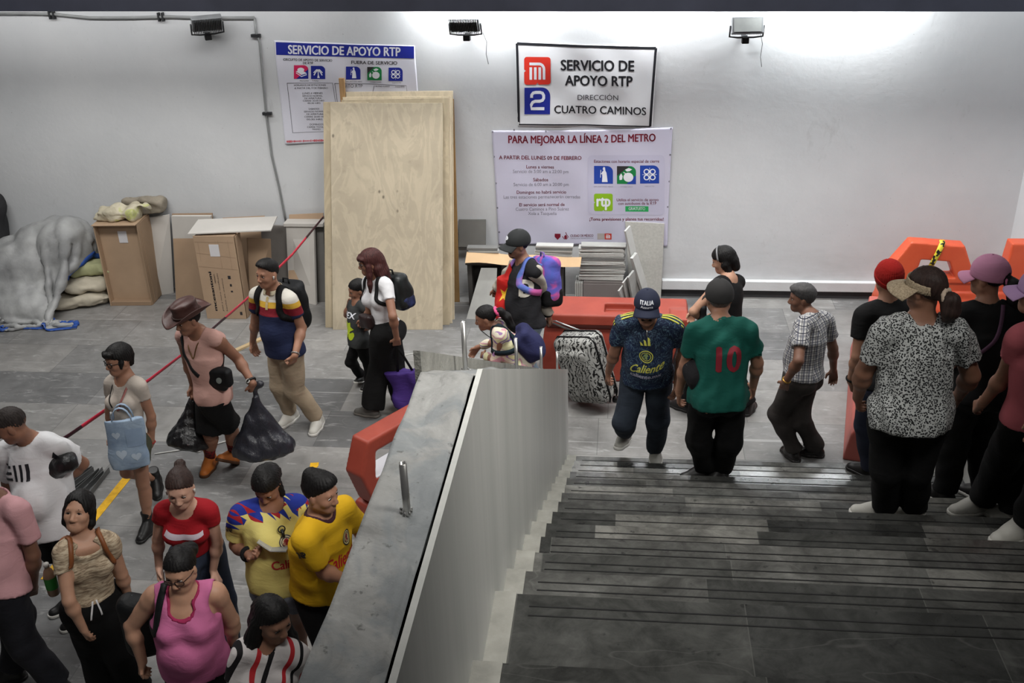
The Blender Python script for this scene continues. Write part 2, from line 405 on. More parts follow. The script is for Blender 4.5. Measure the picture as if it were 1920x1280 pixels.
def m_stair():
    t = NT('stair_stone', 0.34, 0, 0.55); co = t.co(); x, y, z = t.xyz(co)
    st = t.math('MAXIMUM', t.math('FLOOR', t.math('DIVIDE', t.math('SUBTRACT', y, Y0-0.001), TR)), -1.0)
    wn = t.n('ShaderNodeTexWhiteNoise', noise_dimensions='1D'); t.l(st, wn.inputs['W'])
    xs = t.math('DIVIDE', t.math('ADD', x, t.math('MULTIPLY', wn.outputs[0], 2.1)), 0.78)
    cx = t.n('ShaderNodeCombineXYZ'); t.l(t.math('FLOOR', xs), cx.inputs[0]); t.l(st, cx.inputs[1])
    w2 = t.n('ShaderNodeTexWhiteNoise', noise_dimensions='3D'); t.l(cx.outputs[0], w2.inputs['Vector'])
    c = t.ramp(w2.outputs[0], [(0, (0.030, 0.0305, 0.029)), (0.35, (0.050, 0.0505, 0.047)), (0.7, (0.082, 0.0815, 0.076)), (1, (0.14, 0.137, 0.125))])
    n = t.noise(3.2, 6, 0.65, None, 0.8); c = t.mix(0.85, c, t.ramp(n, [(0.32, 0.5), (0.66, 1.5)]), 'MULTIPLY'); nb = t.noise(9, 6, 0.7, None, 0.6); c = t.mix(0.7, c, t.ramp(nb, [(0.35, 0.6), (0.65, 1.3)]), 'MULTIPLY')
    spt = t.noise(17, 3, .5); c = t.mix(t.ramp(spt, [(0.66, 0), (0.72, .6)]), c, (0.015, 0.015, 0.015))
    v = t.math('ABSOLUTE', t.math('SUBTRACT', t.noise(1.1, 4, 0.55, t.co((0.5, 1.3, 1), (0, 0, 0.5)), 0.7), 0.56))
    c = t.mix(t.ramp(v, [(0, 0.16), (0.0012, 0)]), c, (0.16, 0.16, 0.15))
    fx = t.math('FRACT', xs); c = t.mix(t.math('MULTIPLY', t.math('LESS_THAN', fx, 0.005), 0.35), c, (0.13, 0.13, 0.12))
    t.color(c); t.l(t.ramp(n, [(0.3, 0.12), (0.7, 0.27)]), t.b.inputs['Roughness']); t.bump(t.noise(30, 4), 0.04, 0.01)
    return t.m
def m_concrete(name='rough_concrete', base=(0.25, 0.25, 0.24)):
    t = NT(name, 0.8, 0, 0.3); b = np.array(base)
    n = t.noise(5, 7, 0.68, None, 1.0); c = t.ramp(n, [(0.3, b*0.6), (0.46, b*0.95), (0.54, b*1.05), (0.7, b*1.4)])
    p_ = t.noise(1.8, 5, 0.6, None, 0.8); c = t.mix(t.ramp(p_, [(0.47, 0), (0.53, 0.75)]), c, t.ramp(n, [(0.3, (0.15, 0.165, 0.175)), (0.7, (0.20, 0.215, 0.22))]))
    s = t.noise(30, 4, 0.6); c = t.mix(t.ramp(s, [(0.63, 0), (0.70, 0.8)]), c, b*0.35)
    t.color(c); t.bump(t.math('ADD', t.noise(16, 6, 0.65), t.math('MULTIPLY', t.noise(60, 2), 0.2)), 0.4, 0.02); return t.m
def m_panel():
    t = NT('striped_stone_panel', 0.42, 0, 0.45)
    n = t.noise(1.6, 5, 0.6, t.co((2, 3.2, 0.16)), 0.3)
    c = t.ramp(n, [(0.3, (0.40, 0.41, 0.385)), (0.5, (0.45, 0.455, 0.43)), (0.7, (0.49, 0.49, 0.465))])
    n2 = t.noise(9, 4, 0.65, t.co((2, 3, 0.1))); c = t.mix(0.22, c, t.ramp(n2, [(0.35, 0.8), (0.65, 1.1)]), 'MULTIPLY')
    t.color(c); return t.m
M_floor, M_wall, M_stair, M_conc, M_panel = m_floor(), m_wall(), m_stair(), m_concrete(), m_panel()
M_dark = mat('dark_painted_metal', (44, 46, 56), 0.45, 0.0, 0.15, 3)
M_plaster = mat('patch_plaster', (138, 137, 130), 0.85, 0, 0.2, 9, 0.5, 40)
M_black = mat('black_rubber', (16, 16, 17), 0.6)

struct(MB().box((-2.0, 5.2, -0.05), (13.0, 12.4, 0.1)).build('floor', M_floor))
struct(MB().box((-1.7, YW+0.1, 2.6), (12.6, 0.2, 5.2)).build('wall_back', M_wall))
struct(MB().box((4.26, 9.3, 2.6), (0.2, 3.3, 5.2)).build('wall_right', M_wall))
struct(MB().box((-1.7, 9.52, 4.62), (12.6, 0.16, 2.46)).build('ceiling_beam', M_dark).__class__ and bpy.data.objects['ceiling_beam'])
bpy.data.objects['ceiling_beam'].name = 'trim_1'
_b = bpy.data.objects['trim_1']
for v in _b.data.vertices:                      # underside follows the slight fall of the beam
    if v.co.z < 4: v.co.z = 3.372-0.0143*(v.co.x+1.03)
struct(MB().box((-1.7, 10.2, 3.76), (12.6, 1.5, 0.1)).build('ceiling', mat('ceiling_paint', (180, 182, 184))))
# white curb and dark strip along the wall foot
struct(MB().box((2.3, YW-0.035, 0.155), (3.7, 0.07, 0.115)).build('baseboard_back', mat('curb_paint', (205, 207, 208), 0.6, 0, 0.06, 3, 0.2), bevel=0.008))
struct(MB().box((2.3, YW-0.012, 0.048), (3.7, 0.024, 0.1)).build('trim_2', mat('dark_strip', (52, 53, 55), 0.6, 0, 0.2, 4)))

# ---- the stairs
def stair_profile():
    P = [(-1.6, 0), (-1.6, HL+RI), (2.28, HL+RI), (2.28, HL)]
    for k in range(14):
        y = Y0+k*TR; z = HL-k*RI; P.append((y, z))
        P.append((y, z-RI if k < 13 else 0.0))
    return P
_P = stair_profile(); n = len(_P)
mb = MB(); mb.add([(XL-0.10, y, z) for y, z in _P]+[(XR+0.1, y, z) for y, z in _P],
                  [tuple(range(n-1, -1, -1)), tuple(range(n, 2*n))]+[(i, (i+1) % n, n+(i+1) % n, n+i) for i in range(n)])
stairs = struct(mb.build('staircase', M_stair))
mb = MB()
for k in range(14):
    y = Y0+k*TR; z = HL-k*RI
    for off in (0.062, 0.108): mb.box(((XL+0.12+XR)/2, y-off, z+0.0006), (XR-XL-0.13, 0.006, 0.003))
o = mb.build('anti_slip_strip', mat('black_strip', (14, 14, 14), 0.7), stairs); o['kind'] = 'structure'
mb = MB(); rg = random.Random(4)
for k in range(14):
    y = Y0+k*TR; z = HL-k*RI; w = 0.078+rg.uniform(-0.006, 0.01)
    y0 = y-TR if k else 2.28
    mb.box((XL+w/2, (y0+y)/2+0.003, z+0.002), (w, y-y0+0.004, 0.006)); mb.box((XL+w/2, y+0.002, z-RI/2+0.003), (w, 0.006, RI-0.006 if k < 13 else RI))
mb.box((XL+0.045, 2.283, HL+RI/2), (0.09, 0.006, RI)); mb.box((XL+0.045, 0.6, HL+RI+0.002), (0.09, 3.36, 0.006))
o = mb.build('plaster_edge', M_plaster, stairs); o['kind'] = 'structure'

# ---- parapets beside the stairs: level beside the landing, then falling with the steps
SL = (HL-0.0)/(7.29-2.75)
def par_top(y): return HL+PH if y <= 2.75 else HL+PH-SL*(y-2.75)
def parapet(name, x0, x1, xp, side):
    ys = [-1.6, 2.75, 7.29]
    mb = MB(); P = [(-1.6, 0)]+[(y, par_top(y)-0.02) for y in ys]+[(7.29, 0)]; n = len(P)
    mb.add([(x0, y, z) for y, z in P]+[(x1, y, z) for y, z in P], [tuple(range(n-1, -1, -1)), tuple(range(n, 2*n))]+[(i, (i+1) % n, n+(i+1) % n, n+i) for i in range(n)])
    root = struct(mb.build(name, M_conc))
    # rough cast top
    rg = np.random.RandomState(3); NV, NU = 420, 14
    bumps = [(rg.uniform(0.5, 7.2), rg.uniform(0, 1), rg.uniform(0.008, 0.05), rg.uniform(-0.011, 0.007)) for _ in range(420)]
    def fn(u, v):
        y = 0.3+v*6.99; x = x0+(x1-x0)*u; z = par_top(y)-0.004
        for by, bu, br, bh in bumps:
            d = ((y-by)/(br*2.0))**2+(((u-bu)*0.19)/br)**2
            if d < 4: z += bh*math.exp(-d)
        e = (1-u) if side < 0 else u
        if e > 0.86: z += -0.016*((e-0.86)/0.14)**2
        return (x, y, z)
    V, F = grid(NU, NV, fn); n0 = len(V)
    V = list(V)+[(v[0], v[1], v[2]-0.06) for v in V]
    F = list(F)
    for j in range(NV):
        for i in (0, NU):
            a, b = j*(NU+1)+i, (j+1)*(NU+1)+i; F.append((a, b, n0+b, n0+a))
    o = mesh_np('cast_top', V, F, M_conc, root, True); o['kind'] = 'structure'
    # stone panel on the stair side, a little proud of the cast core
    xa, xb = (xp-0.016, xp) if side > 0 else (xp, xp+0.016)
    P = [(-1.6, 0)]+[(y, par_top(y)+0.004) for y in ys]+[(7.30, 0)]; n = len(P)
    mb = MB().add([(xa, y, z) for y, z in P]+[(xb, y, z) for y, z in P], [tuple(range(n-1, -1, -1)), tuple(range(n, 2*n))]+[(i, (i+1) % n, n+(i+1) % n, n+i) for i in range(n)])
    o = mb.build('stone_panel', M_panel, root); o['kind'] = 'structure'
    return root
parL = parapet('wall_stair_left', -0.614, XL-0.030, XL, 1)
parR = parapet('wall_stair_right', XR+0.030, XR+0.22, XR, -1)
# plaster lip on the outer edge of the falling part
mb = MB(); ya, yb = 2.75, 6.9
mb.hexa([(-0.634, ya, par_top(ya)-0.06), (-0.612, ya, par_top(ya)-0.06), (-0.612, yb, par_top(yb)-0.06), (-0.634, yb, par_top(yb)-0.06),
         (-0.634, ya, par_top(ya)+0.062), (-0.612, ya, par_top(ya)+0.062), (-0.612, yb, par_top(yb)+0.006), (-0.634, yb, par_top(yb)+0.006)])
o = mb.build('plaster_lip', M_plaster, parL); o['kind'] = 'structure'
# metal handrail stubs standing in the parapet
M_steel = NT('brushed_steel', 0.28, 0.9); M_steel.color((0.55, 0.54, 0.52)); M_steel = M_steel.m
def stub(y, h, r, label, x=-0.535):
    z = par_top(y)-0.02; e = empty('handrail_post', (x, y, z)); tag(e, label, 'post', 'steel handrail stubs in the parapet')
    n = 20; V = []; F = []
    for rr, zz in ((r, 0), (r, h), (r*0.82, h), (r*0.82, h-0.12)):
        V += [(rr*math.cos(2*math.pi*k/n), rr*math.sin(2*math.pi*k/n), zz) for k in range(n)]
    for i in range(3):
        for k in range(n): F.append((i*n+k, i*n+(k+1) % n, (i+1)*n+(k+1) % n, (i+1)*n+k))
    F.append(tuple(3*n+k for k in range(n)))
    mesh_np('tube', V, F, M_steel, e, True)
    mb = MB(); rg = random.Random(int(y*100))
    for i in range(7):
        a = i*0.9; q_ = rg.uniform(1.1, 2.0); mb.box((r*q_*math.cos(a), r*q_*math.sin(a), 0.016), (r*rg.uniform(0.4, 1.0), r*rg.uniform(0.4, 0.9), 0.008), Matrix.Rotation(a, 3, 'Z'))
    mb.build('broken_mortar', M_conc, e, bevel=0.002)
gq = G(763, 955, par_top(1))
stub(float(gq[1]), 0.155, 0.0095, 'nearest steel handrail stub, alone on the level part of the concrete parapet', float(gq[0]))
for px, ytop, Y, lab in ((868, 603, 3.3, 'tallest steel handrail stub at the bend of the concrete parapet'), (967, 634, 4.7, 'steel handrail stub in front of the striped-sweater girl'),
                         (1014.5, 650, 5.9, 'second last steel stub before the low end of the parapet'), (1044.5, 659, 6.85, 'last steel stub at the low end of the parapet')):
    q = WY(px, ytop, Y); stub(Y, float(q[2])-par_top(Y)+0.02, 0.0092 if Y < 6 else 0.0095, lab, float(q[0]))

# floor paint
M_yel = mat('yellow_floor_paint', (206, 158, 22), 0.6, 0, 0.25, 14)
def floor_poly(name, pts, m, h=0.003):
    P = [np.array([*G(x, y)[:2]]) for x, y in pts]; n = len(P)
    return MB().add([(*q, 0.0005) for q in P]+[(*q, h) for q in P], [tuple(range(n-1, -1, -1)), tuple(range(n, 2*n))]+[(i, (i+1) % n, n+(i+1) % n, n+i) for i in range(n)]).build(name, m)
struct(floor_poly('trim_3', [(76, 1086), (92, 1086), (243, 900), (263, 868), (257, 868), (228, 898)], M_yel))
struct(floor_poly('trim_4', [(582, 868), (598, 867), (597, 874), (589, 880), (604, 883), (600, 889), (588, 890), (580, 881)], M_yel))
struct(floor_poly('trim_5', [(494, 884), (504, 882), (506, 893), (500, 893)], M_yel))
# loose cables on the floor
def cable(pts, r, m, label):
    P = [G(x, y) for x, y in pts]; Q = []
    for i in range(len(P)-1):
        for t in np.linspace(0, 1, 6, endpoint=i == len(P)-2):
            a = P[max(i-1, 0)]; b = P[i]; c = P[i+1]; d = P[min(i+2, len(P)-1)]
            q = 0.5*((2*b)+(c-a)*t+(2*a-5*b+4*c-d)*t*t+(3*b-a-3*c+d)*t**3); q[2] = r+0.0005; Q.append(q)
    l = Q[0].copy(); l[2] = 0
    tag(MB().tube(Q, r, 6).build('cable', m, None, True, l), label, 'cable')
M_cab = mat('pale_cable', (190, 190, 186), 0.5)
cable([(290, 852), (330, 846), (352, 843), (372, 848), (392, 838), (424, 828)], 0.006, M_cab, 'thin pale cable curling on the floor behind the red-shirt woman')
cable([(755, 668), (775, 664), (795, 672)], 0.004, M_cab, 'short pale wire on the floor beside the parapet top')
cable([(900, 618), (925, 636), (960, 642), (990, 640)], 0.004, M_black, 'thin dark cable on the floor below the leaning slab')

# ================================================================== WRITING AND EMBLEMS
def text_mesh(s, bold=0.0):
    cu = bpy.data.curves.new('t', 'FONT'); cu.body = s; cu.size = 1.0; cu.offset = bold; cu.resolution_u = 3
    ob = bpy.data.objects.new('t', cu); COL.objects.link(ob)
    dg = bpy.context.evaluated_depsgraph_get(); me = bpy.data.meshes.new_from_object(ob.evaluated_get(dg))
    V = np.array([v.co[:2] for v in me.vertices]); F = [tuple(p.vertices) for p in me.polygons]
    bpy.data.objects.remove(ob); bpy.data.meshes.remove(me); bpy.data.curves.remove(cu)
    return V, F
_capref = text_mesh('H')[0]; CAP = float(_capref[:, 1].max()-_capref[:, 1].min())
_xr = text_mesh('x')[0]; XH = float(_xr[:, 1].max()-_xr[:, 1].min())
def text_box(s, x0, x1, yb, cap, bold=0.0, low=False):
    """letters filling x0..x1 with baseline yb and the given capital height, as 2D mesh"""
    V, F = text_mesh(s)
    if bold: V, F = merge2([(V+np.array([d, e]), F) for d, e in ((-bold*1.5, 0), (bold*1.5, 0), (0, bold*.8), (0, -bold*.8))])
    w = V[:, 0].max()-V[:, 0].min()
    P = np.stack([x0+(V[:, 0]-V[:, 0].min())/w*(x1-x0), yb+V[:, 1]*cap/CAP], 1); return P, F
def poly(P): return np.array(P, float), [tuple(range(len(P)))]
def disc(cx, cy, r, n=28, ry=None): return poly([(cx+r*math.cos(2*math.pi*k/n), cy+(ry or r)*math.sin(2*math.pi*k/n)) for k in range(n)])
def ring(cx, cy, r, r2, n=36):
    V = [(cx+q*math.cos(2*math.pi*k/n), cy+q*math.sin(2*math.pi*k/n)) for q in (r, r2) for k in range(n)]
    return np.array(V), [(k, (k+1) % n, n+(k+1) % n, n+k) for k in range(n)]
def rect(x0, y0, x1, y1): return poly([(x0, y0), (x1, y0), (x1, y1), (x0, y1)])
def line2(pts, w):
    P = np.array(pts, float); V = []; F = []
    for i in range(len(P)):
        d = P[min(i+1, len(P)-1)]-P[max(i-1, 0)]; d = d/(np.linalg.norm(d)+1e-9); nn = np.array([-d[1], d[0]])*w/2; V += [P[i]+nn, P[i]-nn]
    for i in range(len(P)-1): F.append((2*i, 2*i+1, 2*i+3, 2*i+2))
    return np.array(V), F
def rsq(x0, y0, x1, y1, r=0.32):      # square with one round corner, top right
    w = x1-x0; a = r*w
    return poly([(x0, y0), (x1, y0)]+[(x1-a+a*math.cos(t), y1-a+a*math.sin(t)) for t in np.linspace(0, math.pi/2, 10)]+[(x0, y1)])
def rrect(x0, y0, x1, y1, a):
    P = []
    for cx, cy, s in ((x1-a, y0+a, -90), (x1-a, y1-a, 0), (x0+a, y1-a, 90), (x0+a, y0+a, 180)):
        P += [(cx+a*math.cos(math.radians(s+t)), cy+a*math.sin(math.radians(s+t))) for t in range(0, 91, 18)]
    return poly(P)
def scale2(S, x0, y0, w, h=None):
    V, F = S; return np.stack([x0+V[:, 0]*w, y0+V[:, 1]*(h or w)], 1), F
def merge2(L):
    V = []; F = []
    for v, f in L:
        b = len(V); V += list(v); F += [tuple(i+b for i in q) for q in f]
    return np.array(V), F
def flat_decal(name, shapes, fn, m, parent, off, th=0.0008, maxe=0.12):
    """2D shapes -> thin print lying on the sheet given by fn(x,y)->(point, normal)"""
    V, F = merge2(shapes); bm = bmesh.new(); vs = [bm.verts.new((p[0], p[1], 0)) for p in V]
    for f in F:
        try: bm.faces.new([vs[i] for i in f])
        except ValueError: pass
    bmesh.ops.triangulate(bm, faces=bm.faces[:])
    for _ in range(8):
        le = [e for e in bm.edges if e.calc_length() > maxe]
        if not le: break
        bmesh.ops.subdivide_edges(bm, edges=le, cuts=1); bmesh.ops.triangulate(bm, faces=[f for f in bm.faces if len(f.verts) > 3])
    for v in bm.verts:
        q, nn = fn(v.co.x, v.co.y); v.co = Vector(q)+Vector(nn)*off
    me = bpy.data.meshes.new(name); bm.to_mesh(me); bm.free(); me.materials.append(m); return _link(name, me, parent)
def ink(key, rgb): return mat('ink_'+key, rgb, 0.5, 0, 0.03, 3)
I_black, I_blue, I_red, I_wine, I_grey = ink('black', (32, 33, 38)), ink('blue', (28, 40, 140)), ink('red', (214, 52, 38)), ink('wine', (120, 24, 44)), ink('grey', (128, 126, 136))
I_white, I_green, I_lime, I_mid = ink('white', (226, 228, 234)), ink('green', (24, 124, 66)), ink('lime', (134, 178, 32)), ink('royal', (32, 66, 158))
I_pink, I_dark = ink('magenta', (206, 36, 88)), ink('charcoal', (48, 46, 48))
# station signs inside a unit square
def ic_statue(): return [poly([(.42, .10), (.72, .10), (.70, .3), (.66, .62), (.60, .74), (.58, .92), (.50, .95), (.46, .84), (.50, .74), (.42, .66), (.44, .4)]), line2([(.34, .35), (.36, .78)], .03), line2([(.36, .55), (.46, .6)], .05)]
def ic_fruit(): return [disc(.60, .38, .26), poly([(.42, .80), (.62, .90), (.80, .82), (.66, .72), (.52, .70)]), poly([(.14, .22), (.12, .42), (.22, .60), (.30, .44), (.27, .24)]), line2([(.34, .66), (.46, .58)], .04)]
def ic_petals():
    S = []
    for cx, cy in ((.34, .66), (.66, .66), (.34, .34), (.66, .34)): S.append(ring(cx, cy, .155, .10, 24))
    return S+[line2([(.5, .12), (.5, .88)], .02), line2([(.12, .5), (.88, .5)], .02)]
def ic_palm():
    S = [poly([(.44, .08), (.62, .08), (.55, .3), (.54, .66), (.47, .66), (.48, .3)])]
    for a in (15, 60, 120, 165, -25, 205):
        S.append(line2([(.5+.32*t*math.cos(math.radians(a)), .66+.28*t*math.sin(math.radians(a))-.26*t*t) for t in (0, .35, .7, 1)], .075))
    return S
def ic_dish(): return [disc(.48, .66, .24, 24, .16), poly([(.12, .56), (.52, .28), (.90, .40), (.56, .62)]), poly([(.14, .42), (.52, .14), (.90, .28), (.88, .33), (.52, .20), (.16, .47)])]
def metro_m():
    S = [poly([(.2, .70), (.2, .80), (.56, .80)]+[(.56+.24*math.sin(t), .56+.24*math.cos(t)) for t in np.linspace(0, math.pi/2, 8)]+[(.80, .18), (.70, .18), (.70, .56)]+[(.56+.14*math.sin(t), .56+.14*math.cos(t)) for t in np.linspace(math.pi/2, 0, 8)])]
    for a in (.2, .37, .54): S.append(rect(a, .18, a+.10, .63))
    return S
def notched(): 
    P = []
    for cx, cy, s in ((.9, .1, -90), (.9, .9, 0), (.1, .9, 90), (.1, .1, 180)):
        P += [(cx+.1*math.cos(math.radians(s+t)), cy+.1*math.sin(math.radians(s+t))) for t in range(0, 91, 30)]
        m = math.radians(s+90); n = np.array([math.cos(m), math.sin(m)]); tt = np.array([-n[1], n[0]])
        c = np.array([.5, .5])+n*.5; P += [tuple(c-tt*.05), tuple(c-n*.07), tuple(c+tt*.05)]
    return poly(P)
def two(): return [line2([(.28, .62), (.28, .72), (.34, .80), (.44, .82), (.60, .82), (.70, .79), (.75, .70), (.75, .60), (.70, .52), (.60, .49), (.42, .49), (.32, .45), (.27, .36), (.27, .21), (.78, .21)], .115)]

# ---- banners.  Photo spots on the wall become metres along (x) and up (z) the wall
def W2(px, py): q = WY(px, py, YW); return float(q[0]), float(q[2])
def banner(name, corners, label, m, sag, seed):
    """corners: TL TR BR BL photo spots; returns root, uv-sheet function in photo spots"""
    C = [np.array(W2(*c)) for c in corners]; rg = np.random.RandomState(seed); ph = rg.uniform(0, 6, 6)
    loc = (float(C[3][0]+C[2][0])/2, YW-0.02, float(min(C[2][1], C[3][1])))
    root = empty(name, loc); tag(root, label, 'banner'); L = np.array(loc)
    def wav(u, v):   # small stand-off, folds running from the corners
        d = 0.012+0.006*math.sin(5*u+ph[0])*math.sin(math.pi*v)+0.004*math.sin(17*(u-0.6*v)+ph[1])*(1-abs(2*u-1))**0.5+0.005*math.sin(11*(u+0.8*v)+ph[2])*v
        return d
    def fuv(u, v):
        a = C[0]*(1-u)+C[1]*u; b = C[3]*(1-u)+C[2]*u; q = a*(1-v)+b*v
        q = q+np.array([sag*0.4*math.sin(math.pi*v)*(1-2*u), -sag*math.sin(math.pi*u)*(1-2*v)])
        return (np.array([q[0], YW-0.004-wav(u, v), q[1]])-L, (0, -1, 0))
    V, F = solid_grid(84, 60, lambda u, v: fuv(u, 1-v), 0.002); sheet = mesh_np('sheet', V, F, m, root, True)
    # invert bilinear in photo space
    c = [np.array(k, float) for k in corners]
    def fpx(px, py):
        u = v = 0.5; t = np.array([px, py], float)
        for _ in range(8):
            a = c[0]*(1-u)+c[1]*u; b = c[3]*(1-u)+c[2]*u; e = t-(a*(1-v)+b*v)
            J = np.stack([(c[1]-c[0])*(1-v)+(c[2]-c[3])*v, b-a], 1); d = np.linalg.solve(J, e); u += d[0]; v += d[1]
        return fuv(u, v)
    return root, fpx, L
def put(name, shapes, fpx, m, root, lvl=1, one=False):
    """one print per entry; a nested list is a single print made of several shapes"""
    for sh in ([shapes] if one else shapes):
        flat_decal(name, sh if isinstance(sh, list) else [sh], lambda x, y: fpx(x, -y), m, root, 0.0026+0.0005*lvl, maxe=6)
def T(s, x0, x1, yb, cap, bold=0.0, tilt=0.0):
    P, F = text_box(s, x0, x1, 0, cap, bold); P[:, 1] += -(yb+(P[:, 0]-x0)*tilt); return P, F
def IC(shapes, x0, y0, x1, y1): return [scale2(s, x0, -y1, x1-x0, y1-y0) for s in shapes]
M_vinyl = mat('white_vinyl', (212, 212, 222), 0.42, 0, 0.04, 2); M_vinyl2 = mat('lilac_white_vinyl', (196, 194, 212), 0.42, 0, 0.04, 2); M_vinyl3 = mat('bright_vinyl', (222, 223, 226), 0.4, 0, 0.03, 2)
# banner one: partly behind the plywood
r1, f1, _ = banner('service_banner', [(514, 75), (778, 85), (792, 262), (536, 270)], 'white service banner with blue title strip, partly behind the plywood sheets', M_vinyl, 0.004, 1)
put('title_strip', [poly([(518, -78), (777, -86), (777, -108), (519, -101)])], f1, I_blue, r1, 1)
put('title_text_line', [T('SERVICIO DE APOYO RTP', 541, 752, 99, 15.5, .022, .022)], f1, I_white, r1, 2)
put('black_text_line', [T('CIRCUITO DE APOYO DE SERVICIO', 532, 624, 111.5, 4.2, .01, .02), T('DE RTP', 569, 588, 118, 4.2, .01, .02), T('FUERA DE SERVICIO', 660, 746, 117.5, 6, .012, .02),
    T('CUITO RTP', 640, 681, 161, 6, 0, .02), T('HORARIOS DE ESTACIONES', 552, 612, 158.5, 3.2), T('A PARTIR DEL 9 DE FEBRERO', 553, 616, 164, 3.2), T('LUNES A VIERNES', 568, 606, 173.5, 3.2),
    T('SERVICIO NORMAL', 568, 606, 178.5, 3), T('DE APERTURA', 572, 604, 183, 3), T('CIERRE 20:00 HRS', 569, 609, 187.5, 3), T('00:30 HRS', 578, 602, 192, 3), T('SABADOS', 580, 600, 203, 3.2), T('SERVICIO NORMAL', 571, 612, 208, 3),
    T('DE APERTURA', 576, 608, 213, 3), T('CIERRE 20:00 HRS', 572, 612, 218, 3), T('00:30 HRS', 576, 606, 223, 3), T('DOMINGOS', 582, 608, 233, 3.2), T('CIERRE TOTAL', 577, 610, 238, 3), T('TRAMO', 586, 602, 242.5, 3),
    T('PINO SUAREZ', 563, 580, 150, 2.2), T('TASQ', 586, 598, 150, 2.2), T('SAN ANTONIO ABAD', 650, 680, 151.5, 2.2), T('CHABACANO', 695, 716, 152.5, 2.2), T('VIADUCTO', 736, 753, 153.5, 2.2), T('DE PINO SUAREZ', 705, 732, 160.5, 2.6), T('TASQUEÑA', 742, 760, 161, 2.6)], f1, I_dark, r1, 1)
put('frame_line', [line2([(539, -153), (625, -153), (638, -245), (550, -247), (539, -153)], .8), line2([(629, -153.5), (700, -155), (763, -158), (765, -175)], .8), line2([(629, -153.5), (640, -240)], .8), line2([(700, -170), (703, -158)], .8)], f1, I_dark, r1, 1)
put('station_sign', [*IC([rsq(0, 0, 1, 1)], 584, 121, 611, 145.5), *IC([rsq(0, 0, 1, 1)], 650, 122.5, 677, 146.5), *IC([rsq(0, 0, 1, 1)], 730, 124.5, 756, 149)], f1, I_blue, r1, 1)
put('pink_blue_sign', [*IC([rsq(0, 0, 1, 1)], 552, 120, 579, 145)], f1, I_pink, r1, 1)
put('sign_corner', [*IC([poly([(.15, 0), (1, 0), (1, .7)])], 552, 120, 579, 145)], f1, I_blue, r1, 2)
put('green_sign', [*IC([rsq(0, 0, 1, 1)], 690, 123, 717, 148)], f1, I_green, r1, 1)
put('sign_corner', [*IC([poly([(0, .5), (0, 1), (.5, 1)])], 690, 123, 717, 148)], f1, I_dark, r1, 2)
put('sign_symbol', [IC(ic_dish(), 552, 120, 579, 145), IC(ic_palm(), 584, 121, 611, 145.5), IC(ic_statue(), 650, 122.5, 677, 146.5), IC(ic_fruit(), 690, 123, 717, 148), IC(ic_petals(), 730, 124.5, 756, 149)], f1, I_white, r1, 3)
rg = random.Random(5)
put('red_border', [disc(540+i*3.4, -264+0.15*i*.4, 1.7+rg.uniform(-.5, .6), 6, 1.5+rg.uniform(-.5, 1.2)) for i in range(60)], f1, ink('border_red', (196, 96, 104)), r1, 1, True)
# banner two
r2, f2, L2 = banner('direction_banner', [(966, 78), (1233, 87), (1223, 239), (971, 236)], 'white banner with black border, red and blue square signs and direction lettering', M_vinyl3, 0.006, 2)
def frame(c, w, wb=None):
    c = np.array(c, float); o = []
    for i in range(4):
        o.append(line2([c[i], c[(i+1) % 4]], w if i != 2 else (wb or w)))
    return o
put('black_border', frame([(969.5, -80.5), (1230, -89.5), (1219, -236.5), (973, -232.5)], 4.6, 2.6), f2, I_black, r2, 1, True)
put('heading_line', [T('SERVICIO DE', 1052, 1190, 129.5, 19, .02, .012), T('APOYO RTP', 1060, 1187, 158, 18.5, .02, .012)], f2, I_black, r2, 1)
put('direction_text_line', [T('DIRECCIÓN', 1084, 1160, 185.5, 9.5, .0, .012), T('CUATRO CAMINOS', 1040, 1212, 211, 14.5, .012, .018)], f2, I_black, r2, 1)
put('red_sign', IC([notched()], 983, 105, 1033, 156.5), f2, I_red, r2, 1)
put('blue_sign', IC([rsq(0, 0, 1, 1)], 983.5, 162, 1032, 213), f2, I_blue, r2, 1)
put('sign_symbol', [IC(metro_m(), 983, 105, 1033, 156.5), IC(two(), 983.5, 162, 1032, 213)], f2, I_white, r2, 2)
# banner three
r3, f3, L3 = banner('notice_banner', [(922, 244), (1261, 238), (1251, 461), (935, 458)], 'large lilac-white notice banner with wine red lettering above the tile stacks', M_vinyl2, 0.012, 3)
put('wine_text_line', [T('PARA MEJORAR LA LÍNEA 2 DEL METRO', 953.5, 1230, 266, 13.5, .02, -.014), T('A PARTIR DEL LUNES 09 DE FEBRERO', 935.5, 1092, 295.5, 6.8, .014), T('Lunes a viernes', 987.5, 1040, 312, 6, .008), T('Sábados', 1000.5, 1029, 336, 6, .008),
    T('Domingos no habrá servicio', 969, 1063, 359.5, 6, .008), T('El servicio será normal de', 974, 1060, 383.5, 6, .008), T('Estaciones con horario especial de cierre', 1115.5, 1237, 301, 5.4, .008),
    T('Utiliza el servicio de apoyo', 1158, 1236, 373.5, 5.2, .008, -.01), T('con autobuses de la RTP', 1161, 1232, 380.5, 5.2, .008, -.01), T('¡Toma previsiones y planea tus recorridos!', 1107, 1245, 411.5, 6, .012, -.008), T('CIUDAD DE MÉXICO', 1071, 1114, 443.5, 4.6, .01)], f3, I_wine, r3, 1)
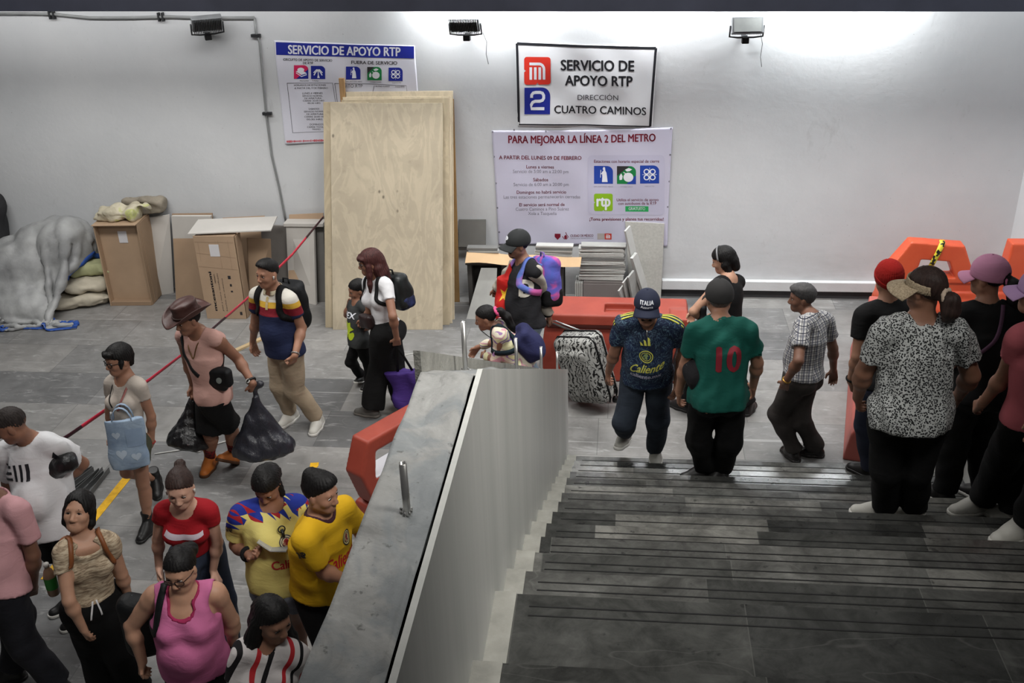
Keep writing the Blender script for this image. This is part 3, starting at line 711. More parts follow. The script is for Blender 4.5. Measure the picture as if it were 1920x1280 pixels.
put('grey_text_line', [T('Servicio de 5:00 am a 22:00 pm', 962, 1067.5, 320.5, 6), T('Servicio de 6:00 am a 20:00 pm', 963, 1068, 345, 6), T('Las tres estaciones permanecerán cerradas', 944, 1089.5, 368.5, 6),
    T('Cuatro Caminos a Pino Suárez', 967, 1068, 392, 6), T('Xola a Tasqueña', 990.5, 1045, 400.5, 6), T('CAPITAL DE LA TRANSFORMACIÓN', 1071, 1114, 447.5, 2), T('SAN ANTONIO ABAD', 1115, 1151, 347, 2.4), T('CHABACANO', 1165, 1188, 347, 2.4), T('VIADUCTO', 1210, 1228, 346, 2.4)], f3, I_grey, r3, 1)
put('pale_panel', [rrect(1104, -400, 1247, -287, 8)], f3, ink('pale', (188, 186, 206)), r3, 0)
put('blue_sign', IC([rsq(0, 0, 1, 1)], 1115.5, 307, 1151, 340.5)+IC([rsq(0, 0, 1, 1)], 1201.5, 306, 1237, 339.5), f3, I_mid, r3, 1)
put('green_sign', IC([rsq(0, 0, 1, 1)], 1158.5, 307, 1194, 340.5), f3, I_green, r3, 1)
put('sign_corner', IC([poly([(0, .45), (0, 1), (.66, 1)])], 1158.5, 307, 1194, 340.5), f3, I_dark, r3, 2)
put('sign_corner', IC([poly([(.5, 0), (1, 0), (1, .5)])], 1158.5, 307, 1194, 340.5), f3, I_mid, r3, 2)
put('sign_symbol', [IC(ic_statue(), 1115.5, 307, 1151, 340.5), IC(ic_fruit(), 1158.5, 307, 1194, 340.5), IC(ic_petals(), 1201.5, 306, 1237, 339.5)], f3, I_white, r3, 3)
put('lime_sign', IC([notched()], 1115.5, 359, 1150.5, 392.5), f3, I_lime, r3, 1)
put('lime_sign_lettering', [T('rtp', 1120, 1146.5, 383, 21, .03)], f3, I_white, r3, 2)
put('green_tag', [rect(1174, -393.5, 1217, -383)], f3, ink('tag', (40, 160, 88)), r3, 1)
put('green_tag_lettering', [T('GRATUITO', 1180, 1211, 390.5, 5.6, .014)], f3, I_white, r3, 2)
put('crest', [poly([(1041.5, -437), (1052.5, -437), (1052.5, -443), (1047, -449), (1041.5, -443)]), [line2([(1056, -442), (1059, -447), (1064, -447.5), (1067, -443), (1064, -439), (1062, -434)], 1.2), disc(1062, -443.5, 2.6, 10, 4)]], f3, I_wine, r3, 1)
put('small_sign', [rect(1135, -449, 1148, -437)], f3, ink('brick', (190, 62, 50)), r3, 1)
put('small_sign', [rect(1121.5, -449, 1134.5, -437)], f3, ink('beige', (176, 168, 164)), r3, 1)
put('small_sign_symbol', [IC(metro_m(), 1135, 437, 1148, 449)], f3, I_white, r3, 2)
put('eyelet', [ring(x, -y, 1.6, .7, 10) for x, y in [(924, 246), (1258, 240), (926, 291), (929, 340), (932, 386), (936, 433), (1257, 287), (1256, 336), (1253, 384), (965, 242), (1025, 244), (1040, 457), (1098, 457)]], f3, I_dark, r3, 1)

# ---- floodlights on the wall, conduit and clips
M_lamp = mat('grey_cast_metal', (128, 130, 132), 0.5, 0.3, 0.15, 8); M_lampd = mat('dark_lamp_metal', (52, 53, 55), 0.5, 0.3); M_conduit = mat('painted_conduit', (140, 142, 142), 0.5, 0.2)
def floodlight(px, py, yaw, tilt, label):
    q = WY(px, py, YW); e = empty('floodlight', (float(q[0]), YW-0.02, float(q[2])), yaw); tag(e, label, 'lamp', 'floodlights under the beam')
    R = np.array(Matrix.Rotation(tilt, 3, 'X')); c = np.array([0, -0.17, 0.01])
    mb = MB().box(c, (0.31, 0.07, 0.16), R); mb.build('housing', M_lamp, e, bevel=0.008)
    mb = MB()
    for i in range(17): mb.box(c+R@np.array([-0.138+i*0.0172, 0.048, 0]), (0.006, 0.05, 0.15), R)
    mb.build('cooling_fin', M_lampd, e)
    MB().box(c+R@np.array([0, -0.036, 0]), (0.27, 0.006, 0.13), R).build('glass', mat('lamp_glass', (150, 152, 150), 0.15), e)
    mb = MB().tube([c+R@np.array([-0.165, 0, 0]), c+np.array([-0.165, 0.03, -0.11]), c+np.array([-0.08, 0.06, -0.125]), c+np.array([0.08, 0.06, -0.125]), c+np.array([0.165, 0.03, -0.11]), c+R@np.array([0.165, 0, 0])], 0.009, 8)
    mb.build('bracket', M_lampd, e, True)
    MB().box(c+np.array([0.0, 0.07, -0.155]), (0.07, 0.06, 0.06)).build('wall_mount', M_black, e, bevel=0.006)
    MB().box((0.0, -0.03, -0.12), (0.05, 0.09, 0.03)).build('arm', M_lampd, e)
    MB().tube([(0.16, -0.05, -0.1), (0.19, -0.012, -0.2), (0.18, -0.012, -0.33), (0.2, -0.012, -0.43)], 0.003, 5).build('loose_wire', M_black, e, True)
    return e
floodlight(385, 40, 0.5, math.pi+0.55, 'grey finned floodlight at the left end of the conduit')
floodlight(878, 40, -0.05, math.pi+0.55, 'grey finned floodlight between the two upper banners')
floodlight(1396, 44, 0.05, -0.35, 'grey floodlight facing down, right of the banners')
def conduit(pts, r, label, dy=0.02, nm='conduit'):
    P = [WY(x, y, YW)+np.array([0, -dy, 0]) for x, y in pts]
    e = empty(nm, tuple(map(float, P[0]))); tag(e, label, 'pipe'); L = P[0]
    MB().tube([q-L for q in P], r, 8).build('pipe', M_conduit, e, True); return e, L
e, L = conduit([(-20, 25), (60, 25), (100, 26), (170, 33), (240, 33), (320, 31), (380, 33), (478, 33)], 0.017, 'long grey conduit running along the wall top at the left')
for x, y in ((99, 27), (303, 31)):
    q = WY(x, y, YW)-L; MB().box(q+np.array([-0.02, -0.02, 0]), (0.018, 0.05, 0.09)).box(q+np.array([0.025, -0.02, 0]), (0.018, 0.05, 0.09)).build('clip', M_lampd, e)
e, L = conduit([(478, 33), (481, 60), (488, 80), (494, 150), (499, 205), (510, 290), (524, 350), (534, 400), (537, 415)], 0.012, 'thin grey conduit running down the wall beside the service banner')
for x, y in ((481, 66), (502, 212)):
    q = WY(x, y, YW)-L; MB().box(q+np.array([0, -0.02, 0]), (0.10, 0.04, 0.03)).build('clip', M_lampd, e)

# ================================================================== BUILDING MATERIALS ALONG THE WALL
def m_ply(key, rgb, seed=0, knots=True):
    t = NT(key, 0.6, 0, 0.3); c = np.array(lin(rgb))
    co = t.co((1, 1, 1), (0, 0, 0), (seed*3.1, 0, seed*1.7)); n0 = t.noise(2.2, 4, 0.55, t.co((1.6, 1, 0.42), (0, 0, 0), (seed, 0, seed)), 1.6)
    w = t.math('SINE', t.math('MULTIPLY', n0, 30.0)); col = t.ramp(w, [(0.0, c*0.93), (1.0, c*1.05)])
    n2 = t.noise(1.7, 5, 0.65, t.co((1, 1, 1), (0, 0, 0), (seed*2, 0, 4))); col = t.mix(0.6, col, t.ramp(n2, [(0.3, 0.78), (0.65, 1.12)]), 'MULTIPLY')
    n3 = t.noise(6, 5, 0.7, t.co((1, 1, 1), (0, 0, 0), (0, 0, seed))); col = t.mix(t.ramp(n3, [(0.6, 0), (0.76, 0.5)]), col, c*0.4)
    if knots:
        v = t.n('ShaderNodeTexVoronoi', feature='F1'); v.inputs['Scale'].default_value = 2.9; t.l(t.co((1.5, 1, 1), (0, 0, 0), (seed, 0, 0)), v.inputs['Vector'])
        col = t.mix(t.ramp(v.outputs['Distance'], [(0.03, 0.85), (0.075, 0.0)]), col, c*0.28)
    t.color(col); t.bump(n0, 0.05); return t.m
M_ply, M_ply2 = m_ply('plywood_face', (180, 168, 146), 0), m_ply('plywood_edge_face', (178, 164, 138), 3); M_ply3 = m_ply('brown_plywood', (150, 118, 76), 6, False); M_ply4 = m_ply('pale_plywood', (200, 186, 160), 9, False)
def sheet(name, label, cat, bl, br, tl, tr, th, m, group=None, zb=0.0, part=None):
    """leaning sheet from four world corners"""
    bl, br, tl, tr = [np.array(v, float) for v in (bl, br, tl, tr)]
    nrm = np.cross(br-bl, tl-bl); nrm /= np.linalg.norm(nrm); nrm = nrm if nrm[1] > 0 else -nrm
    b = nrm*th; lo = (bl+br)/2
    o = MB().hexa([bl, br, br+b, bl+b, tl, tr, tr+b, tl+b]).build(name, m, None, False, lo, bevel=min(0.003, th*0.2))
    tag(o, label, cat, group); return o
def lean(px_bl, px_br, px_tl, px_tr, Yt):
    return G(*px_bl), G(*px_br), WY(*px_tl, Yt), WY(*px_tr, Yt)
PG = 'plywood sheets leaning on the wall'
def leanm(x0, x1, yb, Lh, Yt, xt=None):
    z = math.sqrt(max(Lh**2-(Yt-yb)**2, 0.1)); a, b = xt or (x0, x1)
    return (x0, yb, 0), (x1, yb, 0), (a, Yt, z), (b, Yt, z)
b_ = lean((624, 618), (830, 618), (619, 193), (830, 193), YW-0.16)
sheet('plywood_sheet', 'front full-width pale plywood sheet with knots, foremost of the leaning stack', 'plywood', *b_, 0.018, M_ply, PG)
b_ = lean((610, 614), (690, 614), (606, 191), (690, 191), YW-0.135)
sheet('plywood_sheet', 'plywood sheet whose narrow left edge shows behind the front sheet', 'plywood', *b_, 0.018, M_ply2, PG)
b_ = lean((655, 609), (843, 609), (640, 187), (841, 183), YW-0.11)
sheet('plywood_sheet', 'plywood sheet with dark splinters along its right edge behind the front one', 'plywood', *b_, 0.018, M_ply2, PG)
b_ = lean((700, 604), (848, 606), (642, 182), (846, 180), YW-0.085)
sheet('plywood_sheet', 'third plywood sheet of the stack, a thin strip at the right', 'plywood', *b_, 0.018, M_ply4, PG)
b_ = lean((720, 598), (852, 599), (648, 172), (849, 170), YW-0.055)
sheet('plywood_sheet', 'tallest plywood sheet at the back of the stack with its pale top edge showing', 'plywood', *b_, 0.02, M_ply4, PG)
b_ = lean((740, 570), (862, 566), (700, 200), (851, 185), YW-0.03)
sheet('plywood_sheet', 'brown weathered plywood sheet, rearmost at the right of the stack', 'plywood', *b_, 0.02, M_ply3, PG)
q0 = WY(641, 160, YW-0.06)
o = MB().box((float(q0[0]), YW-0.042, 1.25), (0.06, 0.03, 2.5)).build('timber_batten', m_ply('batten_wood', (176, 140, 98), 12, False), None, False, (float(q0[0]), YW-0.042, 0.0), bevel=0.003)
for v in o.data.vertices:
    zt = float(WY(641, 147, YW-0.06)[2]); f = v.co.z/2.5; v.co.z = f*zt; v.co.y -= (1-f)*0.22
tag(o, 'upright timber batten poking out above the plywood stack', 'wood')
# splinter marks on the sheet
# cardboard, slabs and boxes to the left of the plywood
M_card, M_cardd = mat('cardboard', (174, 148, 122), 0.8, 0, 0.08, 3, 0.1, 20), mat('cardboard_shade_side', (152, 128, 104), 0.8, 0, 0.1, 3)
M_slab = mat('pale_slab', (196, 192, 186), 0.55, 0, 0.06, 2.5); M_slabe = mat('slab_edge', (112, 110, 106), 0.7, 0, 0.1, 6); M_label = mat('paper_label', (214, 212, 214), 0.6, 0, 0.02)
M_gtile = mat('grey_tile', (158, 158, 154), 0.5, 0, 0.10, 5); M_dtile = mat('dark_tile', (92, 90, 86), 0.5, 0, 0.12, 4)
def xf_box(name, m, parent, x0, x1, y0, y1, z0, z1, bev=0.003): return MB().box(((x0+x1)/2, (y0+y1)/2, (z0+z1)/2), (x1-x0, y1-y0, z1-z0)).build(name, m, parent, bevel=bev)
# open tray-like carton standing upright
a = G(212, 571); b = G(286, 571); w = float(b[0]-a[0]); hgt = float(WY(200, 421, a[1])[2])
e = empty('cardboard_carton', (float((a[0]+b[0])/2), float(a[1]), 0), 0.06); tag(e, 'upright open-fronted cardboard carton with a white label, paper sacks on top', 'box')
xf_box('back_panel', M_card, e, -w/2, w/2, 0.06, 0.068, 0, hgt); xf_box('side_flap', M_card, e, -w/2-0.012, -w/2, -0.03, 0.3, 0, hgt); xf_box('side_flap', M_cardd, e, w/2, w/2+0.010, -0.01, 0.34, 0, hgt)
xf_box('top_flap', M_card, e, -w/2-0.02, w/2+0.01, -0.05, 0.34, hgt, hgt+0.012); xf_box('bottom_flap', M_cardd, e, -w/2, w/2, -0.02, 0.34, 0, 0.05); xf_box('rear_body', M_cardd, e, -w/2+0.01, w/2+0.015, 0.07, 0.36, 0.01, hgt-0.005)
xf_box('label', M_label, e, -0.02, 0.08, 0.054, 0.06, hgt*0.76, hgt*0.90, 0)
# crumpled paper sacks on it
def crumple(name, label, cat, c, rad, m, seed, amp=0.02, step=0.014, group=None, rot=0.0, flat=0.0):
    c = np.array(c, float); v = Vol(c-np.array(rad)*1.35-0.03, c+np.array(rad)*1.35+0.03, step); rg = np.random.RandomState(seed)
    R = np.array(Matrix.Rotation(rot, 3, 'Z'))
    v.box(c, np.array(rad)*0.8, R, min(rad)*0.5, 0.02)
    for i in range(7):
        d = rg.uniform(-0.8, 0.8, 3)*np.array(rad); v.el(c+R@d, np.array(rad)*rg.uniform(0.3, 0.62, 3), R, 0.03)
    v.wave(amp, (16, 16, 16), seed)
    v.cut((0, 0, c[2]-rad[2]), (0, 0, -1))
    lo = (float(c[0]), float(c[1]), float(c[2]-rad[2])); V, F = v.mesh(); tri = lambda x: np.abs((x/math.pi) % 2-1)*2-1; k = 11.0; am = amp*1.1; d = np.zeros(len(V))
    for o_ in range(4):
        for r in range(3): w = unit(rg.normal(size=3))*k; w2 = unit(rg.normal(size=3))*k*.7; d += am/3*tri(V@w+rg.uniform(0, 6)+1.4*tri(V@w2))
        k *= 1.9; am *= .6
    N = (V-c)/np.array(rad)**2; N /= np.linalg.norm(N, axis=1)[:, None]+1e-9; V = V+N*d[:, None]; V[:, 2] = np.maximum(V[:, 2], lo[2]); o = mesh_np(name, V-np.array(lo), F, m, None, True, lo); tag(o, label, cat, group); return o
M_sack = NT('printed_paper_sack', 0.75); nn = M_sack.noise(4.5, 3, 0.5, None, 0.5); M_sack.color(M_sack.ramp(nn, [(0.42, lin((176, 168, 146))), (0.52, lin((196, 188, 166))), (0.60, lin((180, 184, 112))), (0.68, lin((150, 142, 124)))])); M_sack.bump(M_sack.noise(22, 4), 0.5, 0.02); M_sack = M_sack.m
tp = np.array([(a[0]+b[0])/2, a[1]+0.16, hgt+0.012])
crumple('paper_sack', 'crumpled empty paper sack with green print on top of the open carton', 'sack', tp+np.array([-0.02, -0.02, 0.075]), (0.28, 0.15, 0.075), M_sack, 3, 0.03)
crumple('paper_sack', 'greyish crumpled paper sack behind the green printed one on the carton', 'sack', tp+np.array([0.24, 0.26, 0.10]), (0.22, 0.12, 0.09), mat('grey_sack', (138, 130, 116), 0.8, 0, 0.25, 5, 0.5, 20), 5, 0.03)
# leaning pale slabs
SG = 'pale slabs leaning on the wall'
s_ = sheet('stone_slab', 'pale slab standing just right of the open carton', 'slab', *lean((288, 556), (326, 549), (278, 408), (318, 402), YW-0.12), 0.02, M_slab, SG)
s_ = sheet('stone_slab', 'pale slab with dark left edge between the open carton and the printed box', 'slab', *lean((331, 551), (402, 551), (321, 405), (395, 405), YW-0.16), 0.045, M_slab, SG)
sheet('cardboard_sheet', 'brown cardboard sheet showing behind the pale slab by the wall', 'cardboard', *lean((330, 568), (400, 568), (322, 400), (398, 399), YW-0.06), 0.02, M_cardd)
sheet('stone_slab', 'dark-edged grey slab right behind the printed box', 'slab', *lean((500, 556), (541, 556), (488, 421), (540, 424), YW-0.14), 0.03, mat('grey_slab', (128, 124, 120), 0.6, 0, 0.1, 3), SG)
sheet('stone_slab', 'pale slab standing behind the man in the striped polo', 'slab', *lean((542, 560), (592, 572), (536, 424), (588, 424), YW-0.22), 0.03, M_slab, SG)
sheet('stone_slab', 'dark narrow slab edge between the pale slab and the plywood', 'slab', *lean((594, 566), (612, 566), (591, 422), (606, 420), YW-0.15), 0.04, M_slabe, SG)
sheet('cardboard_sheet', 'brown cardboard sheet topping the slabs next to the plywood', 'cardboard', *lean((540, 566), (606, 566), (542, 402), (606, 399), YW-0.06), 0.02, M_card)
o = MB().box((0, 0, 0), (0.46, 0.16, 0.04)).build('slab_offcut', M_slab, None, False, (0, 0, -0.02), bevel=0.004); q = WY(570, 418, YW-0.20); o.location = (float(q[0]), YW-0.16, float(WY(570, 423, YW-0.2)[2])+0.0); tag(o, 'small pale offcut lying on the slabs left of the plywood', 'slab')
# printed carton
a = G(389, 597); b = G(463, 597); zt = float(WY(384, 442, a[1])[2]); w = float(b[0]-a[0]); d = 0.42
e = empty('printed_carton', (float((a[0]+b[0])/2), float(a[1]), 0), 0.02); tag(e, 'tall brown printed carton standing in front of the slabs, vertical dark lettering', 'box')
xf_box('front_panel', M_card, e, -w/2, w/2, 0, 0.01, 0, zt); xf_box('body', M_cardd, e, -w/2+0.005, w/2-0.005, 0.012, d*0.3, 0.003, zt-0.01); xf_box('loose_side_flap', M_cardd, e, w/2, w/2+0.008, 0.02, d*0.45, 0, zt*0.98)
xf_box('label', M_label, e, -w*0.14, w*0.10, -0.003, 0, zt*0.76, zt*0.90, 0)
fc = lambda x, y: (np.array([x, -0.0005, y]), (0, -1, 0))
def vtext(s, x, z0, z1, cap, bold=0):   # reads upwards
    P, F = text_box(s, z0, z1, 0, cap, bold); return np.stack([x-P[:, 1], P[:, 0]], 1), F
_fl = [vtext('mcesantoni', -w*0.20, zt*0.10, zt*0.58, 0.032, .03), vtext('PORCELANATO', -w*.12, zt*.44, zt*.55, .012, .01), vtext('piso y muro rectificado', -w*.04, zt*.1, zt*.56, .014), vtext('hecho en mexico', w*.06, zt*.1, zt*.5, .014), rect(w*.22, zt*.40, w*.27, zt*.43), rect(w*.22, zt*.33, w*.27, zt*.35), rect(w*.20, zt*.49, w*.27, zt*.53), rect(w*.36, zt*.05, w*.42, zt*.09)]
for q_ in _fl: flat_decal('dark_print', [q_], fc, I_dark, e, 0.001)
flat_decal('printed_lines', [line2([(-w/2+.01, zt*.93), (w/2-.01, zt*.92)], .003), line2([(-w/2+.01, zt*.80), (w/2-.01, zt*.74)], .003), line2([(-w*.4, zt*.93), (-w*.4, zt*.7)], .003), line2([(-w*.14, zt*.93), (-w*.14, zt*.9)], .003), line2([(w*.1, zt*.95), (w*.1, zt*.62)], .003), line2([(w*.34, zt*.95), (w*.34, zt*.6)], .003), line2([(-w/2+.01, zt*.64), (w/2-.01, zt*.60)], .003)], fc, M_cardd, e, 0.001)
sheet('cardboard_sheet', 'brown curled cardboard sheet standing right behind the printed carton', 'cardboard', *lean((470, 585), (512, 570), (464, 446), (508, 448), float(a[1])+0.35), 0.02, M_cardd)
# panel lying across the top
P4 = [(352, 440), (508, 433), (520, 407), (372, 413)]; z4 = zt+0.012
Pq = [G(x, y, z4+0.0) for x, y in P4]; lo = sum(Pq)/4
o = MB().hexa([*Pq, *[q+np.array([0, 0, 0.012]) for q in Pq]]).build('thin_panel', M_slab, None, False, lo); tag(o, 'thin pale panel lying flat across the top of the printed carton', 'panel')
sheet('cardboard_sheet', 'strip of brown cardboard poking up behind the flat panel', 'cardboard', *lean((415, 566), (500, 566), (417, 408), (496, 404), YW-0.04), 0.015, M_card)
# light skirting pieces on floor near the polo man, thin stick
q1 = G(440, 660); q2 = G(492, 636); o = MB().strip([q1+np.array([0, 0, 0.012]), q2+np.array([0, 0, 0.012])], (0, 0, 1), 0.022, 0.05).build('wooden_stick', mat('stick_wood', (186, 162, 124), 0.7, 0, 0.15, 8), None, False, (q1+q2)/2); tag(o, 'flat wooden stick lying on the floor behind the striped polo man', 'wood')

# ---- tarpaulin heap and cement bags at the far left
M_tarp = NT('grey_tarpaulin', 0.5, 0, 0.4); n_ = M_tarp.noise(2.5, 5, 0.6); M_tarp.color(M_tarp.ramp(n_, [(0.3, lin((128, 129, 130))), (0.7, lin((172, 173, 172)))])); M_tarp.bump(M_tarp.noise(9, 4, 0.55, None, 0.6), 0.22, 0.03); M_tarp = M_tarp.m
def drape(nu, nv, P0, rest, hump, steps=260, iters=5, seed=3):
    """lay a sheet over rounded lumps: small position-based cloth"""
    g = np.random.RandomState(seed); P = P0.copy(); Q = P.copy(); ru, rv = rest; rd = math.hypot(ru, rv)
    S = slice; sets = []
    for st in (0, 1):
        sets.append(((S(st, -1, 2), S(None)), (S(st+1, None, 2), S(None)), rv, 1.0)); sets.append(((S(None), S(st, -1, 2)), (S(None), S(st+1, None, 2)), ru, 1.0))
    for st in (0, 1):
        sets.append(((S(st, -1, 2), S(0, -1)), (S(st+1, None, 2), S(1, None)), rd, .5)); sets.append(((S(st, -1, 2), S(1, None)), (S(st+1, None, 2), S(0, -1)), rd, .5))
    for st in range(4):
        sets.append(((S(st, -2, 4), S(None)), (S(st+2, None, 4), S(None)), 2*rv, .10)); sets.append(((S(None), S(st, -2, 4)), (S(None), S(st+2, None, 4)), 2*ru, .10))
    for t in range(steps):
        V = (P-Q)*.94; Q = P.copy(); P = P+V; P[..., 2] -= .0011
        for it in range(iters):
            for A, B, L, k in sets:
                a_, b_ = P[A], P[B]; n = min(a_.shape[0], b_.shape[0]); m = min(a_.shape[1], b_.shape[1]); a_, b_ = a_[:n, :m], b_[:n, :m]
                d = b_-a_; l = np.sqrt((d**2).sum(-1, keepdims=True))+1e-9; c = d*((l-L)/l)*.5*k; a_ += c; b_ -= c
        hit = np.zeros(P.shape[:2], bool)
        for (cx, cy, cz), (rx, ry, rz) in hump:
            d = (P-np.array([cx, cy, cz]))/np.array([rx, ry, rz]); l = np.sqrt((d**2).sum(-1)); m = l < 1
            if m.any(): P[m] = np.array([cx, cy, cz])+d[m]/l[m][:, None]*np.array([rx, ry, rz]); hit |= m
        P[..., 0] = np.minimum(P[..., 0], -5.97); m = P[..., 2] < .008; P[..., 2] = np.maximum(P[..., 2], .008); hit |= m; P[..., 1] = np.minimum(P[..., 1], YW-.03)
        Q[hit] = P[hit]*.75+Q[hit]*.25
    return P
NU_, NV_ = 120, 84; rg = np.random.RandomState(4)
uu, vv = np.meshgrid(np.linspace(0, 1, NU_), np.linspace(0, 1, NV_)); cr = np.zeros_like(uu)
for i in range(14):
    w = rg.normal(size=2)*16; cr += 1.5*(np.abs(((w[0]*uu+w[1]*vv+rg.uniform(0, 6)+.8*np.sin(9*uu+i)*np.sin(7*vv))/math.pi) % 2-1)*2-1)*.030
P0 = np.stack([-8.15+1.95*uu+.02*cr, 9.72+1.06*vv, 1.15+cr+.0*uu+.06*rg.normal(size=uu.shape)*.2], -1)
HUMP = [((-6.95, 10.40, .30), (.62, .42, .50)), ((-6.48, 10.50, .45), (.30, .32, .55)), ((-7.6, 10.35, .25), (.52, .42, .52)), ((-6.36, 10.55, .76), (.22, .26, .24)), ((-6.85, 10.0, .10), (.45, .25, .22)), ((-7.4, 10.0, .06), (.5, .3, .22)), ((-6.75, 10.45, .72), (.22, .22, .20)), ((-6.15, 10.05, .09), (.36, .24, .12)), ((-6.12, 10.15, .25), (.32, .22, .12)), ((-6.05, 10.28, .41), (.28, .2, .12))]
PS = drape(NU_, NV_, P0, (3.25/(NU_-1), 2.15/(NV_-1)), HUMP)
tri = lambda x: np.abs((x/math.pi) % 2-1)*2-1; N = np.cross(np.gradient(PS, axis=1), np.gradient(PS, axis=0)); N /= np.linalg.norm(N, axis=-1, keepdims=True)+1e-9; k = 8.0; am = .06; d = 0
for o_ in range(3):
    for r in range(3): w = unit(rg.normal(size=3))*k; w2 = unit(rg.normal(size=3))*k*.6; d = d+am/3*tri(PS@w+rg.uniform(0, 6)+1.6*tri(PS@w2+rg.uniform(0, 6)))
    k *= 1.9; am *= .55
PS = PS+N*(np.abs(d)*1.0)[..., None]*np.clip(PS[..., 2:3]/.08, .1, 1); PS[..., 2] = np.maximum(PS[..., 2], .005); PS[..., 1] = np.minimum(PS[..., 1], YW-.02)
e = empty('tarpaulin_heap', (-6.9, 10.2, 0)); tag(e, 'heap of crumpled grey tarpaulin with blue edges at the left wall', 'tarpaulin')
def thick_grid(Pg, th, off):
    a = np.gradient(Pg, axis=1); b_ = np.gradient(Pg, axis=0); N = np.cross(a, b_); N /= np.linalg.norm(N, axis=-1, keepdims=True)+1e-9
    nv, nu = Pg.shape[:2]; A = [(Pg[j, i]-off, N[j, i]) for j in range(nv) for i in range(nu)]
    return solid_grid(nu-1, nv-1, lambda u, v: A[int(round(v*(nv-1)))*nu+int(round(u*(nu-1)))], th)
V, F = thick_grid(PS, .004, np.array([-6.9, 10.2, 0])); mesh_np('sheet', V, F, M_tarp, e, True)
M_bl = cloth('blue_hem', (50, 84, 160)); V, F = thick_grid(PS[:3], .012, np.array([-6.9, 10.2, 0])); mesh_np('blue_hem', V, F, M_bl, e, True)
V, F = thick_grid(PS[:, -3:], .012, np.array([-6.9, 10.2, 0])); mesh_np('blue_hem', V, F, M_bl, e, True)
M_cem = mat('dusty_cement_bag', (184, 176, 158), 0.9, 0, 0.14, 4, 0.4, 18); M_cem2 = mat('green_cement_bag', (164, 166, 126), 0.85, 0, 0.2, 4, 0.4, 18)
def bag(label, c, rad, m, rz, seed): return crumple('cement_bag', label, 'bag', c, rad, m, seed, 0.018, 0.016, 'cement bags by the tarpaulin', rz)
q = G(150, 580); bag('dusty cement bag lowest beside the tarpaulin heap', (float(q[0])-.02, float(q[1])+0.14, 0.085), (0.34, 0.20, 0.085), M_cem, 0.3, 21)
bag('dusty cement bag lying on the lowest one beside the tarpaulin', (float(q[0])+.02, float(q[1])+0.2, 0.25), (0.30, 0.19, 0.08), M_cem, 0.45, 22)
bag('greenish cement bag on top, half under the tarpaulin edge', (float(q[0])+.07, float(q[1])+0.30, 0.41), (0.26, 0.17, 0.08), M_cem2, 0.35, 23)
# dark bundle at the very left by the wall
v = Vol((-7.7, 10.4, 0.2), (-6.5, YW, 1.7), 0.02); q = WY(-22, 380, YW-0.2)
v.rc((float(q[0]), 10.66, 0.75), (float(q[0]), 10.68, 1.1), 0.15, 0.17, 0.05); v.rc((float(q[0])+.02, 10.66, 1.1), (float(q[0])+.03, 10.68, 1.28), 0.15, 0.07, 0.08); v.wave(0.02, (14, 14, 8), 3)
o = v.build('dark_bundle', cloth('dark_bundle_cloth', (44, 44, 46)), None, (float(q[0]), 10.64, 0.4)); tag(o, 'dark wrapped bundle by the wall at the left edge behind the tarpaulin', 'bundle')

# ---- tile stacks right of the plywood
TG = 'tiles stacked below the notice banner'
rg = random.Random(8)
def tile(x, y, z, sx, sy, sz, rz, m, label, group):
    o = MB().box((0, 0, sz/2), (sx, sy, sz)).build('tile', m, None, bevel=0.0015); o.location = (x, y, z); o.rotation_euler = (0, 0, rz); tag(o, label, 'tile', group); return o
tones = [mat('tile_pale', (188, 188, 184), 0.5, 0, 0.08, 6), mat('tile_mid', (160, 160, 156), 0.5, 0, 0.1, 6), mat('tile_dark', (118, 118, 116), 0.5, 0, 0.1, 6)]
def stack(x0, x1, Y, sy, z0, z1, n, label, group, pos):
    h = (z1-z0)/n; proto = {}
    for i in range(n):
        t = rg.random(); k = 0 if t < .55 else 1 if t < .85 else 2; w = (x1-x0)*(1-0.04*rg.random())
        if k not in proto: o = tile(0, 0, 0, x1-x0, sy, h*0.8, 0, tones[k], label, group); proto[k] = o
        else: o = proto[k].copy(); COL.objects.link(o)
        o.location = ((x0+x1)/2+rg.uniform(-.014, .014), Y+sy/2+rg.uniform(-.015, .015), z0+i*h); o.rotation_euler = (0, 0, rg.uniform(-.03, .03))
        o['label'] = label
xa, xb = float(WY(1087, 540, 10.45)[0]), float(WY(1170, 540, 10.45)[0]); zt = float(WY(1120, 459, 10.47)[2])
zb0 = float(WY(1120, 530, 10.3)[2])
# crate-like pallet of packed tiles under the tall stack
e = empty('tile_pack', ((xa+xb)/2-.02, 10.52, 0)); tag(e, 'block of packed tiles on edge under the tall tile stack', 'tile pack')
M_pk = [mat('pack_front', (112, 106, 104), 0.6, 0, 0.1, 3), M_gtile]
W_ = xb-xa
xf_box('front_tile', M_pk[0], e, -W_/2+.06, W_/2, -0.12, -0.105, 0.0, zb0-.06)
for i in range(4): xf_box('edge_tile', M_gtile, e, -W_/2-0.03+i*.022, -W_/2-0.012+i*.022, -0.12, 0.1, 0, zb0-.05)
xf_box('inner_block', M_pk[0], e, -W_/2+.06, W_/2, -0.10, 0.10, 0.0, zb0-.04)
stack(xa, xb, 10.44, 0.13, zb0-.03, zt, 24, 'one of the grey tiles in the tall stack below the notice banner', 'tiles in the tall stack', 0)
xa, xb = float(WY(1005, 480, 10.5)[0]), float(WY(1074, 480, 10.5)[0]); zA, zB = float(WY(1040, 489, 10.45)[2]), float(WY(1040, 460, 10.45)[2])
stack(xa, xb, 10.44, 0.10, zA, zB, 7, 'one of the pale tiles in the low stack behind the varsity jacket man', 'tiles in the low stack', 0)
xa, xb = float(WY(878, 470, 10.5)[0]), float(WY(935, 470, 10.5)[0]); zC = float(WY(900, 463, 10.45)[2])
